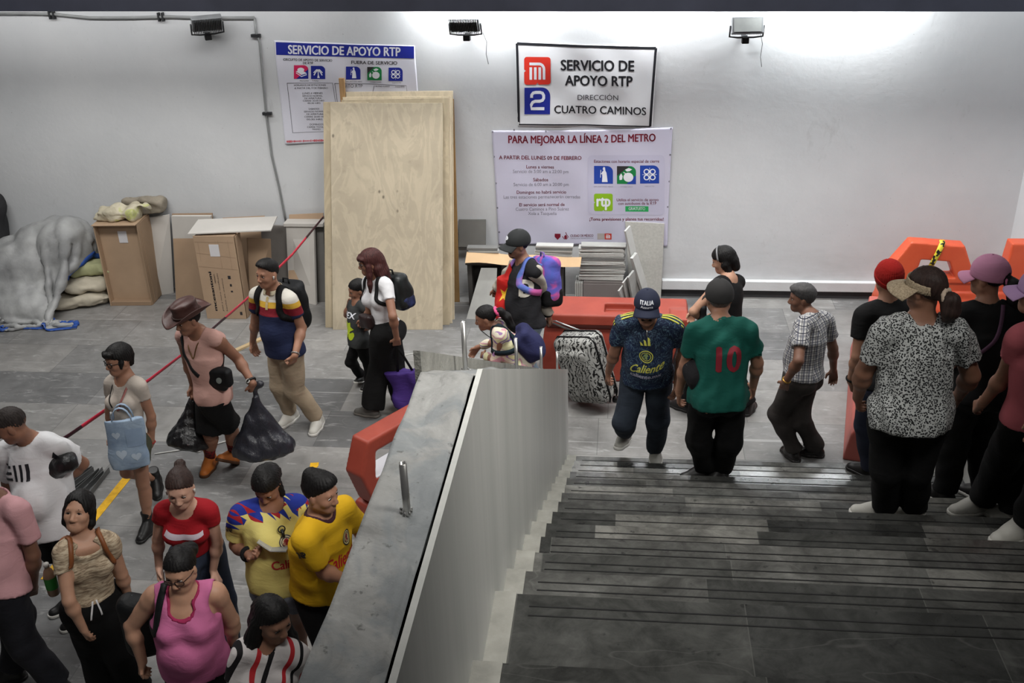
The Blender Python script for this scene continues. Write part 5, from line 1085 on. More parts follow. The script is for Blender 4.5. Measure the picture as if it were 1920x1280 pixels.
class Person:
    def __init__(s, key, yaw, label, H=1.7, skin='b', sw=1.0, tw=1.0, td=1.0, belly=0.0, bust=0.0, hw=1.0, arm=1.0, leg=1.0, hy=0, hp=0, hr=0, hs=None, curl=(25, 25), palm=(None, None), face=True, group=None):
        root, js = POSE[key]; s.key = key; s.H = H; s.S = S = H/1.7; s.J = J = {k: np.array([float(x) for x in v.split(',')]) for k, v in zip(JN, js.split(';'))}
        s.root = empty('person', root, math.radians(yaw)); tag(s.root, label, 'person', group); s.yaw = math.radians(yaw); s.loc = np.array(root)
        s.tw, s.td, s.hw = tw, td, hw; s.arm, s.leg, s.belly, s.bust = arm, leg, belly, bust; s.hs = hs or (0.62+0.38*S)
        s.up = unit(J['neck']-J['pel']); _in = unit(J['RS']-J['LS'])*.014*S; J['LS'] = J['LS']+_in-s.up*.014*S; J['RS'] = J['RS']-_in-s.up*.014*S
        s.cr = orth(J['RS']-J['LS'], s.up); s.cf = np.cross(s.up, s.cr)
        s.pr = orth(J['RH']-J['LH'], s.up); s.pf = np.cross(s.up, s.pr)
        s.CR = np.stack([s.cr, s.cf, s.up], 1); s.PR = np.stack([s.pr, s.pf, s.up], 1)
        mid = unit(s.cr+s.pr); mid = orth(mid, s.up); s.MR = np.stack([mid, np.cross(s.up, mid), s.up], 1)
        R = np.array((Matrix.Rotation(math.radians(hy), 3, 'Z') @ Matrix.Rotation(math.radians(-hp), 3, 'X') @ Matrix.Rotation(math.radians(hr), 3, 'Y')))
        s.HR = R; s.hc = J['head']; s.skin = m_skin('skin_'+skin, SKIN[skin]); s.curl = curl; s.palm = palm
        s.nape = s.hc+R@np.array([0, -0.03, -0.07])*s.hs
        PEOPLE[key] = s; s.body()
        if face: s.features()
    def h(s, x, y, z): return s.hc+s.HR@(np.array([x, y, z])*s.hs)
    def at(s, t, fx=0, fy=0): return s.J['pel']*(1-t)+s.J['neck']*t+s.MR[:, 0]*fx*s.S+s.MR[:, 1]*fy*s.S
    def bounds(s, m=0.16):
        P = np.array(list(s.J.values())); return P.min(0)-m, P.max(0)+m+np.array([0, 0, 0.02])
    def torso(s, v, e=0.0, lo=True, k=0.035):
        S, tw, td = s.S, s.tw, s.td; J = s.J
        v.el(J['pel']+s.up*.02*S, (np.array([.152*tw*s.hw, .112*td, .13])*S+e), s.PR, k)
        for g in (-1, 1): v.el(J['pel']+s.PR@(np.array([g*.068*s.hw*tw, -.055, -.035])*S), np.array([.088*s.hw, .085, .095])*S+e, s.PR, .04)
        v.el(s.at(.36, 0, .005), np.array([.136*tw*(.5+.5*s.hw), .103*td, .14])*S+e, s.MR, k)
        if s.belly: v.el(s.at(.30, 0, .045+.05*s.belly), np.array([.125*tw, .085+.06*s.belly, .135])*S+e, s.MR, k)
        v.el(s.at(.66, 0, .0), np.array([.146*tw, .112*td, .185])*S+e, s.CR, k)
        if s.bust:
            for g in (-1, 1): v.el(s.at(.66)+s.CR@(np.array([g*.072, .068*td+.015, -.01])*S), np.array([.062, .058, .062])*S*(.8+.3*s.bust)+e, s.CR, .035)
        v.rc(J['LS']+s.cr*.025*S, J['RS']-s.cr*.025*S, .052*S+e*.8, .052*S+e*.8, .03)
        for sh in ('LS', 'RS'):
            v.rc(s.J['neck']+s.up*.02*S, J[sh]*.75+J['neck']*.25+s.up*.012*S, .042*S+e*.6, .045*S+e, .04); v.rc(J[sh]-s.up*.008*S, J[sh]*.85+J[sh[0]+'E']*.15, .046*S*s.arm+e*.7, .046*S*s.arm+e*.7, .02)
    def body(s):
        S, J, a_, l_ = s.S, s.J, s.arm, s.leg; lo, hi = s.bounds()
        fine = [[], [], []]; hd = s.hc; r = .14*s.hs
        for i in range(3): fine[i].append((hd[i]-r, hd[i]+r))
        for g in 'LR':
            c = J[g+'F']*.6+J[g+'W']*.4
            for i in range(3): fine[i].append((c[i]-.10*S, c[i]+.10*S))
        v = Vol(lo, hi, 0.0125, fine, 0.0056); s.torso(v)
        v.rc(J['neck'], s.nape+s.HR@np.array([0, .02, .0]), .058*S*(.6+.4*a_), .054*S, .035)
        for g in 'LR':
            v.rc(J[g+'S'], J[g+'E'], .050*S*a_, .041*S*a_, .03); v.rc(J[g+'E'], J[g+'W'], .041*S*a_, .027*S*(.5+.5*a_), .015)
            m = J[g+'E']*.72+J[g+'W']*.28; v.el(m, (.043*S*a_, .043*S*a_, .043*S*a_), None, .03)
            v.rc(J[g+'H'], J[g+'K'], .088*S*l_*(.5+.5*s.hw), .058*S*l_, .03); v.rc(J[g+'K'], J[g+'A'], .056*S*l_, .034*S, .02)
            d = unit(J[g+'A']-J[g+'K']); bk = -orth(s.pf, d); v.rc(J[g+'K']*.78+J[g+'A']*.22+bk*.018*S, J[g+'K']*.5+J[g+'A']*.5+bk*.010*S, .052*S*l_, .044*S*l_, .03)
            v.rc(J[g+'A'], J[g+'A']*.45+J[g+'T']*.55, .032*S, .020*S, .02); s.hand(v, g)
        s.head(v); s.root_body = v.build('body', s.skin, s.root)
    def hand(s, v, g):
        S, J = s.S, s.J; W, Fp = J[g+'W'], J[g+'F']; d = unit(Fp-W); i = 0 if g == 'L' else 1
        c = s.J['pel']*.5+s.J['neck']*.5; n = s.palm[i]
        n = orth(n if n is not None else (c-W)*np.array([1, .2, 0]), d); th = -np.cross(d, n) if g == 'L' else np.cross(d, n)
        cu = math.radians(s.curl[i]); k_ = .006; pl = .082*S
        for o, L in ((.028, .066), (.010, .076), (-.009, .070), (-.027, .056)):
            K = W+d*pl+th*o*S; v.rc(W+d*.012*S+th*o*.6*S, K, .0165*S, .0115*S, .012); p = K; a = cu*.6
            for sg, (f, r) in enumerate(((.46, .0098), (.30, .0090), (.24, .0078))):
                dr = d*math.cos(a)+n*math.sin(a)+th*o*1.2; q = p+unit(dr)*L*S*f*1.05; v.rc(p, q, r*S, r*.9*S, k_); p = q; a += cu*1.1
        b = W+d*.022*S+th*.020*S+n*.006*S; t1 = unit(th*.75+d*.62+n*.25); t2 = unit(th*.25+d*.9+n*.45)
        v.rc(b, b+t1*.040*S, .0145*S, .0115*S, .012); v.rc(b+t1*.040*S, b+t1*.040*S+t2*.032*S, .0108*S, .0085*S, .005)
    def head(s, v):
        H, z = s.HR, s.hs; h = s.h; A = lambda *r: np.array(r)*z
        v.el(h(0, -.012, .030), A(.074, .094, .084), H, .02); v.el(h(0, .022, -.026), A(.064, .066, .074), H, .04)
        v.rc(h(-.022, .060, -.083), h(.022, .060, -.083), .018*z, .018*z, .03); v.rc(h(-.053, .0, -.052), h(0, .06, -.083), .018*z, .018*z, .03); v.rc(h(.053, .0, -.052), h(0, .06, -.083), .018*z, .018*z, .03)
        v.rc(h(-.032, .072, .026), h(.032, .072, .026), .012*z, .012*z, .018)
        for g in (-1, 1):
            v.el(h(g*.031, .093, .006), A(.018, .013, .011), H, .012, 'sub'); v.el(h(g*.038, .058, -.026), A(.022, .020, .020), H, .025)
            v.el(h(g*.074, -.008, -.008), A(.010, .019, .031), H@np.array(Matrix.Rotation(-g*.25, 3, 'Z')), .006)
            v.el(h(g*.013, .094, -.036), A(.009, .010, .008), H, .008)
        v.rc(h(0, .082, .012), h(0, .102, -.028), .008*z, .0125*z, .012)
        v.rc(h(-.018, .080, -.059), h(.018, .080, -.059), .0075*z, .0075*z, .010); v.rc(h(-.013, .080, -.070), h(.013, .080, -.070), .008*z, .008*z, .010)
        v.rc(h(-.015, .092, -.0645), h(.015, .092, -.0645), .0025*z, .0025*z, .004, 'sub')
    def features(s):
        z = s.hs; r = s.root
        for g in (-1, 1):
            e = np.concatenate([[0]]); n, mth = 12, 8
            def ball(c, rad, nu=14, nv=9):
                V, F = grid(nu, nv, lambda u, w: (math.cos(2*math.pi*u)*math.sin(math.pi*w), math.sin(2*math.pi*u)*math.sin(math.pi*w), math.cos(math.pi*w)))
                return np.array([s.h(*(np.array(c)+np.array(rad)*np.array(q))) for q in V]), F
            V, F = ball((g*.031, .0785, .005), (.0140, .0060, .0050)); eo = mesh_np('eye', V, F, M_eyew, r)
            V, F = ball((g*.031, .0830, .0052), (.0066, .0028, .0052)); mesh_np('iris', V, F, M_iris, eo)
            MB().tube([s.h(g*.031-.0145, .081, .005), s.h(g*.031, .0865, .0115), s.h(g*.031+.0145, .081, .005)], .0022*z, 6).build('eyelash', M_brow, r, True)
            MB().tube([s.h(g*.014, .0855, .024), s.h(g*.030, .0845, .030), s.h(g*.048, .0715, .025)], [.0028*z, .0036*z, .002*z], 6).build('eyebrow', M_brow, r, True)
        V, F = solid_grid(8, 2, lambda u, w: (s.h((u-.5)*.038, .0890-abs(u-.5)**2*.026, -.0590-.0110*w-.006*(abs(u-.5)*2)**2*(1-w)+.001*w*(abs(u-.5)*2)**2), s.HR[:, 1]), .002)
        mesh_np('lips', V, F, mat('lip_colour', (122, 74, 66), 0.45), r)
    # ---------------------------------------------------------------- clothes
    def shirt(s, name, m, loose=.014, sleeve=.5, srad=(.055, .056), hem=-.02, neck=.072, scoop=.0, nk_up=.0, flare=0.0, boxy=0.0, tank=False, trim=None, wave=.005, cuff_drop=0, vneck=0):
        S, J = s.S, s.J; s.hem = hem; lo, hi = s.bounds(.2); lo[2] = (J['pel']+s.up*(hem-.12)*S)[2]-.05; v = Vol(lo, np.array([hi[0], hi[1], J['neck'][2]+.12*S]), .0105)
        s.torso(v, loose)
        if boxy:
            a = s.at(.62); b = J['pel']+s.up*(hem-.03)*S; v.ecyl(b, a, s.MR, (np.array([.146*s.tw*(.4+.6*s.hw)+flare, (.110+.045*s.belly)*s.td+flare])*S+loose)*boxy, np.array([.14*s.tw, .10*s.td])*S+loose, .06)
        if hem < .03:
            for g in 'LR': v.rc(J[g+'H'], J[g+'H']*.6+J[g+'K']*.4, .093*S*s.leg*(.5+.5*s.hw)+loose, .088*S*s.leg+loose, .04)
        if sleeve:
            for g in 'LR':
                sh, el = J[g+'S'], J[g+'E']
                if sleeve <= 1:
                    end = sh*(1-sleeve)+el*sleeve; v.rcc(sh, sh*(1-sleeve-.12)+el*(sleeve+.12), srad[0]*S*s.arm+loose*.3, srad[1]*S*s.arm+loose*.3, end, el-sh, .022)
                else:
                    wr = J[g+'W']; f = sleeve-1; end = el*(1-f)+wr*f
                    v.rc(sh, el, srad[0]*S*s.arm, srad[1]*S*s.arm, .03); v.rcc(el, el*(1-f-.03)+wr*(f+.03), srad[1]*S*s.arm, srad[1]*.82*S*s.arm, end, wr-el, .015)
        elif tank:
            for g, sg in (('L', -1), ('R', 1)): v.el(J[g+'S']+s.cr*sg*.035*S-s.up*.02*S, np.array([.07, .13, .115])*S, s.CR, .01, 'sub')
        if wave: v.wave(wave, (26, 26, 12), len(s.key)*7+ord(s.key[0]))
        v.cut(J['pel']+s.up*hem*S, -s.up)
        nb = J['neck']+s.cf*.012*S; v.rc(nb+s.up*nk_up*S-s.up*scoop*.25*S, s.nape+s.up*.2*S, neck*S, neck*S, .012, 'sub')
        if scoop: v.el(nb+s.cf*.10*S-s.up*scoop*.5*S, np.array([.072, .09, scoop*.85])*S, s.CR, .015, 'sub')
        if vneck: v.rc(nb+s.cf*.13*S-s.up*vneck*S, nb+s.cf*.1*S+s.up*.04*S, .004*S, .05*S, .01, 'sub')
        s.sh = v.build(name, m, s.root)
        if trim:
            n = Vol(lo, np.array([hi[0], hi[1], J['neck'][2]+.12*S]), .0105); n.rc(nb+s.up*nk_up*S-s.up*scoop*.25*S, s.nape+s.up*.2*S, neck*S, neck*S, 0)
            if scoop: n.el(nb+s.cf*.10*S-s.up*scoop*.5*S, np.array([.072, .09, scoop*.85])*S, s.CR, .015)
            v.D = np.maximum(v.D-.0035, n.D-trim[1]); v.build(trim[2], trim[0], s.root)
        return s.sh
    def bottoms(s, name, m, r=(.102, .075, .062), to=1.0, waist=None, loose=.010, wave=.006, skirt=0.0, fr=None):
        """to: 0..1 down the thigh, 1..2 down the shank"""
        if waist is None: waist = getattr(s, 'hem', .05)+.03
        S, J = s.S, s.J; lo, hi = s.bounds(.18); v = Vol(lo-np.array([0, 0, .0]), np.array([hi[0], hi[1], (J['pel']+s.up*(waist+.05)*S)[2]+.06]), .0115)
        v.el(J['pel']+s.up*.02*S, np.array([.152*s.tw*s.hw, .112*s.td, .13])*S+loose, s.PR, .04)
        if s.belly: v.el(s.at(.18, 0, .02+.04*s.belly), np.array([.122*s.tw, .08+.05*s.belly, .12])*S+loose*.5, s.MR, .05)
        for g in (-1, 1): v.el(J['pel']+s.PR@(np.array([g*.068*s.hw*s.tw, -.055, -.035])*S), np.array([.088*s.hw, .085, .095])*S+loose, s.PR, .04)
        v.el(s.at(.25), np.array([.122*s.tw*(.5+.5*s.hw), .095*s.td, .12])*S+loose*.6, s.MR, .03); L = s.leg*(.5+.5*s.hw)
        for g in 'LR':
            h_, k_, a_ = J[g+'H'], J[g+'K'], J[g+'A']
            if to <= 1:
                e = h_*(1-to)+k_*to; v.rcc(h_, h_*(1-to-.15)+k_*(to+.15), r[0]*S*L, (r[0]+(r[1]-r[0])*min(1, to))*S*L, e, k_-h_, .03)
            else:
                f = to-1; e = k_*(1-f)+a_*f; v.rc(h_, k_, r[0]*S*L, r[1]*S*L, .03); v.rcc(k_, k_*(1-f-.06)+a_*(f+.06), r[1]*S*L, r[2]*S, e, a_-k_, .02)
        if skirt:
            b = J['pel']-s.up*skirt*S; v.ecyl(b-s.up*.02*S, J['pel']+s.up*.03*S, s.PR, np.array([.215*s.hw, .18])*S, np.array([.16*s.hw, .12])*S+loose, .05); v.cut(b, -s.up)
        if wave: v.wave(wave, (22, 22, 16), len(s.key)*5+ord(s.key[-1])+3)
        v.cut(J['pel']+s.up*waist*S, s.up); s.pt = v.build(name, m, s.root); return s.pt
    def foot_frame(s, g):
        A, T = s.J[g+'A'], s.J[g+'T']; f0 = unit(T-A); r = unit(np.cross(f0, [0, 0, 1])) if abs(f0[2]) < .96 else s.pr
        u0 = np.cross(r, f0); c, sn = math.cos(math.radians(16.5)), math.sin(math.radians(16.5)); f = f0*c+u0*sn; return A, f, r, np.cross(r, f)
    def shoes(s, m, msole=None, mlace=None, high=0.0, name='shoe', bulk=1.0, which='LR'):
        S = s.S
        for g in which:
            A, f, r, u = s.foot_frame(g); R = np.stack([r, f, u], 1); P = lambda x, y, z: A+R@(np.array([x, y, z])*S)
            lo, hi = np.minimum.reduce([P(0, -.1, -.1), P(0, .25, -.1), P(0, 0, .2)])-.08, np.maximum.reduce([P(0, -.1, .1), P(0, .25, .1), P(0, 0, .2)])+.08
            b = bulk; v = Vol(lo, hi, .0065)
            v.rc(P(0, -.032, -.045), P(0, .06, -.048), .040*S*b, .044*S*b, .02); v.rc(P(0, .06, -.05), P(0, .155, -.058), .045*S*b, .036*S*b, .02)
            v.rc(P(0, -.022, -.03), P(0, .0, .03+high), .040*S*b, .042*S*b, .02); v.rc(P(0, .01, .012), P(0, .09, -.036), .036*S*b, .036*S*b, .02)
            v.cut(P(0, 0, -.078), -u); v.cut(P(0, 0, .042+high), u); o = v.build(name, m, s.root)
            w = Vol(lo, hi, .0065); w.rc(P(0, -.034, -.068), P(0, .06, -.068), .044*S*b, .049*S*b, .02); w.rc(P(0, .06, -.068), P(0, .158, -.068), .049*S*b, .040*S*b, .02)
            w.cut(P(0, 0, -.0815), -u); w.cut(P(0, 0, -.055), u); w.build('sole', msole or m, o)
            mb = MB()
            for i in range(4):
                t = i/3; mb.tube([P(-.026, .035+.065*t, .016-.036*t), P(0, .042+.065*t, .030-.038*t), P(.026, .035+.065*t, .016-.036*t)], .0042*S, 5)
            mb.build('laces', mlace or msole or m, o, True)
    def socks(s, m, top=.62):
        for g in 'LR':
            k_, a_ = s.J[g+'K'], s.J[g+'A']; e = k_*(1-top)+a_*top; MB().tube([e, e*.5+a_*.5, a_], [.050*s.S*s.leg, .043*s.S, .042*s.S], 16).build('sock', m, s.root, True)
    # ---------------------------------------------------------------- hair and hats (head frame)
    def hvol(s, lo, hi, step=.0055): return Vol(np.array(lo), np.array(hi), step)
    def hbuild(s, v, name, m): return v.build(name, m, s.root, xf=lambda V: s.hc+(V*s.hs)@s.HR.T)
    def hl(s, p): return s.HR.T@(np.array(p)-s.hc)/s.hs        # person point -> head frame
    def hair(s, m, th=.012, off=0.0, slope=.90, face=False, top=0.0, strands=(), rough=.0016, front=None, name='hair', back=0.0, facez=-.012):
        lo, hi = [-.16, -.22, -.2], [.16, .16, .2]
        for st in strands:
            for q in st: lo = np.minimum(lo, np.array(q[:3])-.07); hi = np.maximum(hi, np.array(q[:3])+.07)
        v = s.hvol(lo, hi); v.el((0, -.012, .034), (.074+th*(.9 if face else .6), .094+th*.85, .084+th), None, .0)
        if top: v.el((0, .02, .085), (.062, .075, .03+top), None, .03)
        if back: v.el((0, -.06, -.02), (.07, .05+back, .075), None, .03)
        if not face:
            n = unit(np.array([0, slope, -1.0])); v.cut((0, 0, off), n, .006)
            for g in (-1, 1): v.el((g*.09, .055, .0), (.05, .042, .05), None, .006, 'sub')
            if front is None: v.el((0, .116, .046), (.054, .046, .040), None, .010, 'sub')
        for st in strands:
            for a, b in zip(st[:-1], st[1:]): v.rc(a[:3], b[:3], a[3], b[3], .02)
        if face:
            v.el((0, .105, facez), (.060, .072, .092), None, .01, 'sub')
        if front:
            for a, b in zip(front[:-1], front[1:]): v.rc(a[:3], b[:3], a[3], b[3], .012)
        if rough:
            X, Y, Z = v.pts((slice(None),)*3); ph = np.arctan2(X, Y+.02)*31+np.sin(Z*40)*1.6; v.D = (v.D+rough*(np.sin(ph)+.7*np.sin(ph*1.73+Z*30)+.6*np.sin(70*X+50*Z+40*Y))).astype(np.float32)
        return s.hbuild(v, name, m)
    def cap(s, m, brim_m=None, name='cap', th=.020, open_back=False, brim=.075, low=.012, text=None, droop=.02):
        v = s.hvol([-.14, -.16, -.05], [.14, .15, .18], .005); v.el((0, -.012, .036), (.074+th, .094+th, .088+th*.9), None); n = unit(np.array([0, .10, -1.0])); v.cut((0, 0, low), n, .004)
        if open_back: v.el((0, -.125, low+.012), (.042, .05, .036), None, .004, 'sub')
        o = s.hbuild(v, name, m); r0 = .094+th-.012
        def fn(u, w):
            a = (u-.5)*2.25; rr = 1+(brim/.1)*w*(1-.30*(abs(u-.5)*2)**2.2); x = (.074+th-.002)*math.sin(a)*(1+.15*w); y = -.012+(.094+th-.004)*math.cos(a)+brim*w*math.cos(a*.62)
            return s.h(x, y, low+.012-droop*w-.030*(abs(u-.5)*2)**2*(.4+.6*w)), s.HR[:, 2]
        V, F = solid_grid(20, 6, fn, .005); mesh_np('brim', V, F, brim_m or m, o)
        V = np.array([s.h(0, -.012, .036+.088+th*.9)]); MB().tube([s.h(0, -.012, .036+.088+th*.9-.004), s.h(0, -.012, .036+.088+th*.9+.003)], .007, 8).build('button', m, o)
        s.capo = o; return o
    def glasses(s, m, r=.021, name='glasses'):
        mb = MB()
        for g in (-1, 1):
            P = [s.h(g*.032+r*1.05*math.copysign(abs(math.cos(t))**.6, math.cos(t)), .099-.012*abs(math.cos(t))*(1 if g*math.cos(t) > 0 else .2), .002+r*.78*math.copysign(abs(math.sin(t))**.6, math.sin(t))) for t in np.linspace(0, 2*math.pi, 19)]
            mb.tube(P, .0030*s.hs, 6); mb.tube([s.h(g*.054, .088, .008), s.h(g*.077, .04, .008), s.h(g*.079, -.005, .004)], .0026*s.hs, 6)
        mb.tube([s.h(-.011, .099, .006), s.h(0, .102, .009), s.h(.011, .099, .006)], .0026*s.hs, 6); return mb.build(name, m, s.root, True)
    def beard(s, m):
        v = s.hvol([-.09, .0, -.14], [.09, .13, -.02], .005); v.el((0, .024, -.034), (.063, .068, .077), None, .02); v.rc((-.022, .060, -.09), (.022, .060, -.09), .020, .020, .02); v.rc((-.024, .082, -.050), (.024, .082, -.050), .009, .009, .01)
        v.cut((0, 0, -.046), (0, 0, 1)); v.el((0, .09, -.064), (.022, .02, .010), None, .004, 'sub'); v.cut((0, .022, 0), (0, -1, 0), .01); return s.hbuild(v, 'beard', m)
    # ---------------------------------------------------------------- prints on cloth
    def bvh(s, o):
        return BVHTree.FromPolygons([tuple(v.co) for v in o.data.vertices], [tuple(p.vertices) for p in o.data.polygons])
    def decal(s, name, shapes, m, target, origin, right, up, off=.003, maxe=.014, parent=None):
        right = unit(right); up = orth(up, right); n = np.cross(right, up); bv = s.bvh(target)   # n points out of the cloth
        def fn(x, y):
            p = np.array(origin)+right*x+up*y; q = bv.ray_cast(Vector(p+n*.35), Vector(-n))
            return (np.array(q[0]) if q[0] is not None else p), n
        return flat_decal(name, shapes, fn, m, parent or s.root, off, maxe=maxe)
    def strap(s, name, pts, w, m, parent, target=None, th=.006, wd=None, lift=.004):
        """ribbon through points; each snapped out of the cloth"""
        P = []
        for i in range(len(pts)-1):
            a = pts[max(i-1, 0)]; b = pts[i]; c = pts[i+1]; d = pts[min(i+2, len(pts)-1)]
            for t in np.linspace(0, 1, 6, endpoint=i == len(pts)-2): P.append(.5*((2*np.array(b))+(np.array(c)-a)*t+(2*np.array(a)-5*np.array(b)+4*np.array(c)-d)*t*t+(3*np.array(b)-a-3*np.array(c)+d)*t**3))
        W = []
        if target is not None:
            bv = s.bvh(target); Q = []; Nn = []
            for q in P:
                h = bv.find_nearest(Vector(q)); nn = np.array(h[1]); c = s.J['pel']+s.up*np.dot(q-s.J['pel'], s.up)
                if nn @ (np.array(h[0])-s.at(.6)) < 0 and nn @ s.up < .5: nn = -nn
                Q.append(np.array(h[0])+nn*lift); Nn.append(nn)
            for _ in range(2): Q = [Q[0]]+[(Q[i-1]+2*Q[i]+Q[i+1])/4 for i in range(1, len(Q)-1)]+[Q[-1]]; Nn = [Nn[0]]+[unit(Nn[i-1]+2*Nn[i]+Nn[i+1]) for i in range(1, len(Nn)-1)]+[Nn[-1]]
            W = [np.cross(Nn[i], unit(Q[min(i+1, len(Q)-1)]-Q[max(i-1, 0)])) for i in range(len(Q))]; P = [q+n_*lift*.5 for q, n_ in zip(Q, Nn)]
        else: W = wd if wd is not None else (1, 0, 0)
        return MB().strip(P, W, w, th).build(name, m, parent, True)
    def world(s, p):
        c, n = math.cos(s.yaw), math.sin(s.yaw); p = np.array(p); return s.loc+np.array([c*p[0]-n*p[1], n*p[0]+c*p[1], p[2]])
    def carried(s, name, label, cat, at, group=None):
        """top-level thing the person wears or holds, in the person's own axes"""
        w = s.world(at); e = empty(name, tuple(map(float, w)), s.yaw); tag(e, label, cat, group); e['_o'] = 0; del e['_o']; return e, np.array(at, float)

    def pix(s, x, y, dY=0.0):
        """photo spot at the distance of this person (plus dY) in the person's own axes"""
        q = WY(x, y, s.loc[1]+dY)-s.loc; c, n = math.cos(-s.yaw), math.sin(-s.yaw)
        return np.array([c*q[0]-n*q[1], n*q[0]+c*q[1], q[2]])
    def dirw(s, d):
        c, n = math.cos(-s.yaw), math.sin(-s.yaw); d = np.array(d, float); return np.array([c*d[0]-n*d[1], n*d[0]+c*d[1], d[2]])
def shift(o, at):
    V = np.empty(len(o.data.vertices)*3, np.float32); o.data.vertices.foreach_get('co', V); V = V.reshape(-1, 3)-np.array(at, np.float32); o.data.vertices.foreach_set('co', V.ravel()); o.data.update(); return o
def backpack(P, label, m, size=(.15, .085, .22), t=.62, back=.17, strap_m=None, pocket=None, tilt=0.0, lower=None, strapw=.055, target=None, name='backpack', straps=True):
    S = P.S; tg = target or P.sh; c = P.at(t)-P.cf*back*S; R = P.CR@np.array(Matrix.Rotation(tilt, 3, 'X')); a = c-P.up*size[2]*S
    e, at = P.carried(name, label, 'backpack', a); sz = np.array(size)*S
    v = Vol(c-sz.max()*1.7, c+sz.max()*1.7, .010); v.box(c, sz, R, .06*S); v.el(c-R[:, 1]*.03*S-R[:, 2]*.06*S, sz*np.array([.95, 1.1, .75]), R, .05); v.wave(.008, (22, 22, 14), 5); shift(v.build('main_bag', m, e), at)
    v = Vol(c-sz.max()*1.7, c+sz.max()*1.7, .008); v.box(c-R[:, 1]*(size[1]*.98)*S-R[:, 2]*size[2]*.42*S, sz*np.array([.72, .30, .42]), R, .03*S); v.wave(.005, (26, 26, 20), 9); shift(v.build('front_pocket', pocket or m, e), at)
    if lower is not None:
        v = Vol(c-sz.max()*1.7, c+sz.max()*1.7, .009); v.box(c-R[:, 2]*size[2]*.62*S-R[:, 1]*.012*S, sz*np.array([1.03, 1.12, .42]), R, .05*S); shift(v.build('lower_panel', lower, e), at)
    tp = c+R[:, 2]*size[2]*.97*S+R[:, 1]*size[1]*.4*S; shift(MB().tube([tp-R[:, 0]*.03*S, tp-R[:, 0]*.025*S+R[:, 2]*.045*S, tp+R[:, 0]*.025*S+R[:, 2]*.045*S, tp+R[:, 0]*.03*S], .008*S, 8).build('grab_handle', strap_m or m, e, True), at)
    if straps:
        for g, sg in (('L', -1), ('R', 1)):
            x = sg*.105*S*(.5+.5*P.tw); sh = P.J['neck']*.42+P.J[g+'S']*.58
            pts = [c+R[:, 0]*x+R[:, 2]*size[2]*.8*S+P.cf*.05*S, sh-P.cf*.05*S+P.up*.07*S, sh+P.up*.075*S+P.cf*.03*S, P.at(.84)+P.cr*x*1.12+P.cf*.13*S, P.at(.70)+P.cr*x*1.35+P.cf*.13*S, P.at(.57)+P.cr*x*1.6+P.cf*.03*S, P.at(.52)+P.cr*x*1.35-P.cf*.10*S]
            shift(P.strap('shoulder_strap', pts, strapw*S, strap_m or m, e, tg, .007, lift=.006), at)
    return e, at
def cowboy_hat(P, m):
    v = P.hvol([-.13, -.16, .0], [.13, .16, .22], .005); v.ecyl((0, -.012, .03), (0, -.012, .150), np.eye(3), (.090, .112), (.076, .098), 0); v.el((0, -.012, .135), (.078, .100, .035), None, .02); v.rc((0, -.10, .182), (0, .09, .182), .022, .018, .025, 'sub')
    for g in (-1, 1): v.el((g*.088, .075, .15), (.026, .04, .05), None, .03, 'sub')
    v.cut((0, 0, .045), (0, .08, -1)); o = P.hbuild(v, 'hat', m)
    def fn(u, w):
        a = u*2*math.pi; r0x, r0y = .078, .100; L = .098; x = (r0x+L*w)*math.cos(a); y = -.012+(r0y+L*w)*math.sin(a); c2 = abs(math.cos(a))**1.5
        return P.h(x*(1-.20*w*w*c2), y, .045+.004+.062*c2*w**2-.026*(1-c2)*w), P.HR[:, 2]
    V, F = solid_grid(56, 7, fn, .006); mesh_np('brim', V, F, m, o)
    MB().tube([P.h(.090*math.cos(a), -.012+.112*math.sin(a), .060+.004*math.sin(a)) for a in np.linspace(0, 2*math.pi, 33)], .008*P.hs, 6).build('hat_band', mat('hat_band', (52, 34, 30), .6), o, True); return o
def visor(P, m):
    v = P.hvol([-.13, -.16, -.03], [.13, .13, .12], .005); v.el((0, -.012, .036), (.094, .114, .105)); v.el((0, -.012, .036), (.088, .108, .12), None, 0, 'sub'); v.cut((0, 0, .058), (0, -.15, 1)); v.cut((0, 0, .006), (0, .15, -1)); v.cut((0, -.075, 0), (0, -1, 0)); o = P.hbuild(v, 'visor', m)
    def fn(u, w):
        a = (u-.5)*3.3; x = (.092+.035*w)*math.sin(a); y = -.012+.112*math.cos(a)+.105*w*max(0, math.cos(a*.55))
        return P.h(x, y, .022-.030*w-.035*(abs(u-.5)*2)**2*w), P.HR[:, 2]
    V, F = solid_grid(28, 8, fn, .005); mesh_np('brim', V, F, m, o); return o
def beanie(P, m):
    v = P.hvol([-.13, -.16, -.09], [.13, .14, .18], .005); v.el((0, -.012, .036), (.092, .112, .108)); X, Y, Z = v.pts((slice(None),)*3); v.D = (v.D+.0018*np.sin(np.arctan2(X, Y+.012)*46)).astype(np.float32); v.cut((0, 0, -.012), (0, .42, -1), .005); o = P.hbuild(v, 'beanie', m)
    v = P.hvol([-.13, -.16, -.09], [.13, .14, .10], .005); v.el((0, -.012, .030), (.097, .117, .115)); v.cut((0, 0, -.016), (0, .42, -1), .004); v.cut((0, 0, .03), (0, -.42, 1), .004); P.hbuild(v, 'folded_edge', m).parent = o; return o
def scrunchie(P, c, r, m, tube=.012):
    c = np.array(c); MB().tube([P.h(*(c+np.array([r*math.cos(a), r*.3*math.sin(a), r*math.sin(a)])*(1+.08*math.sin(7*a)))) for a in np.linspace(0, 2*math.pi, 25)], [tube*P.hs*(1+.25*math.sin(i*2.1)) for i in range(25)], 8).build('scrunchie', m, P.root, True)
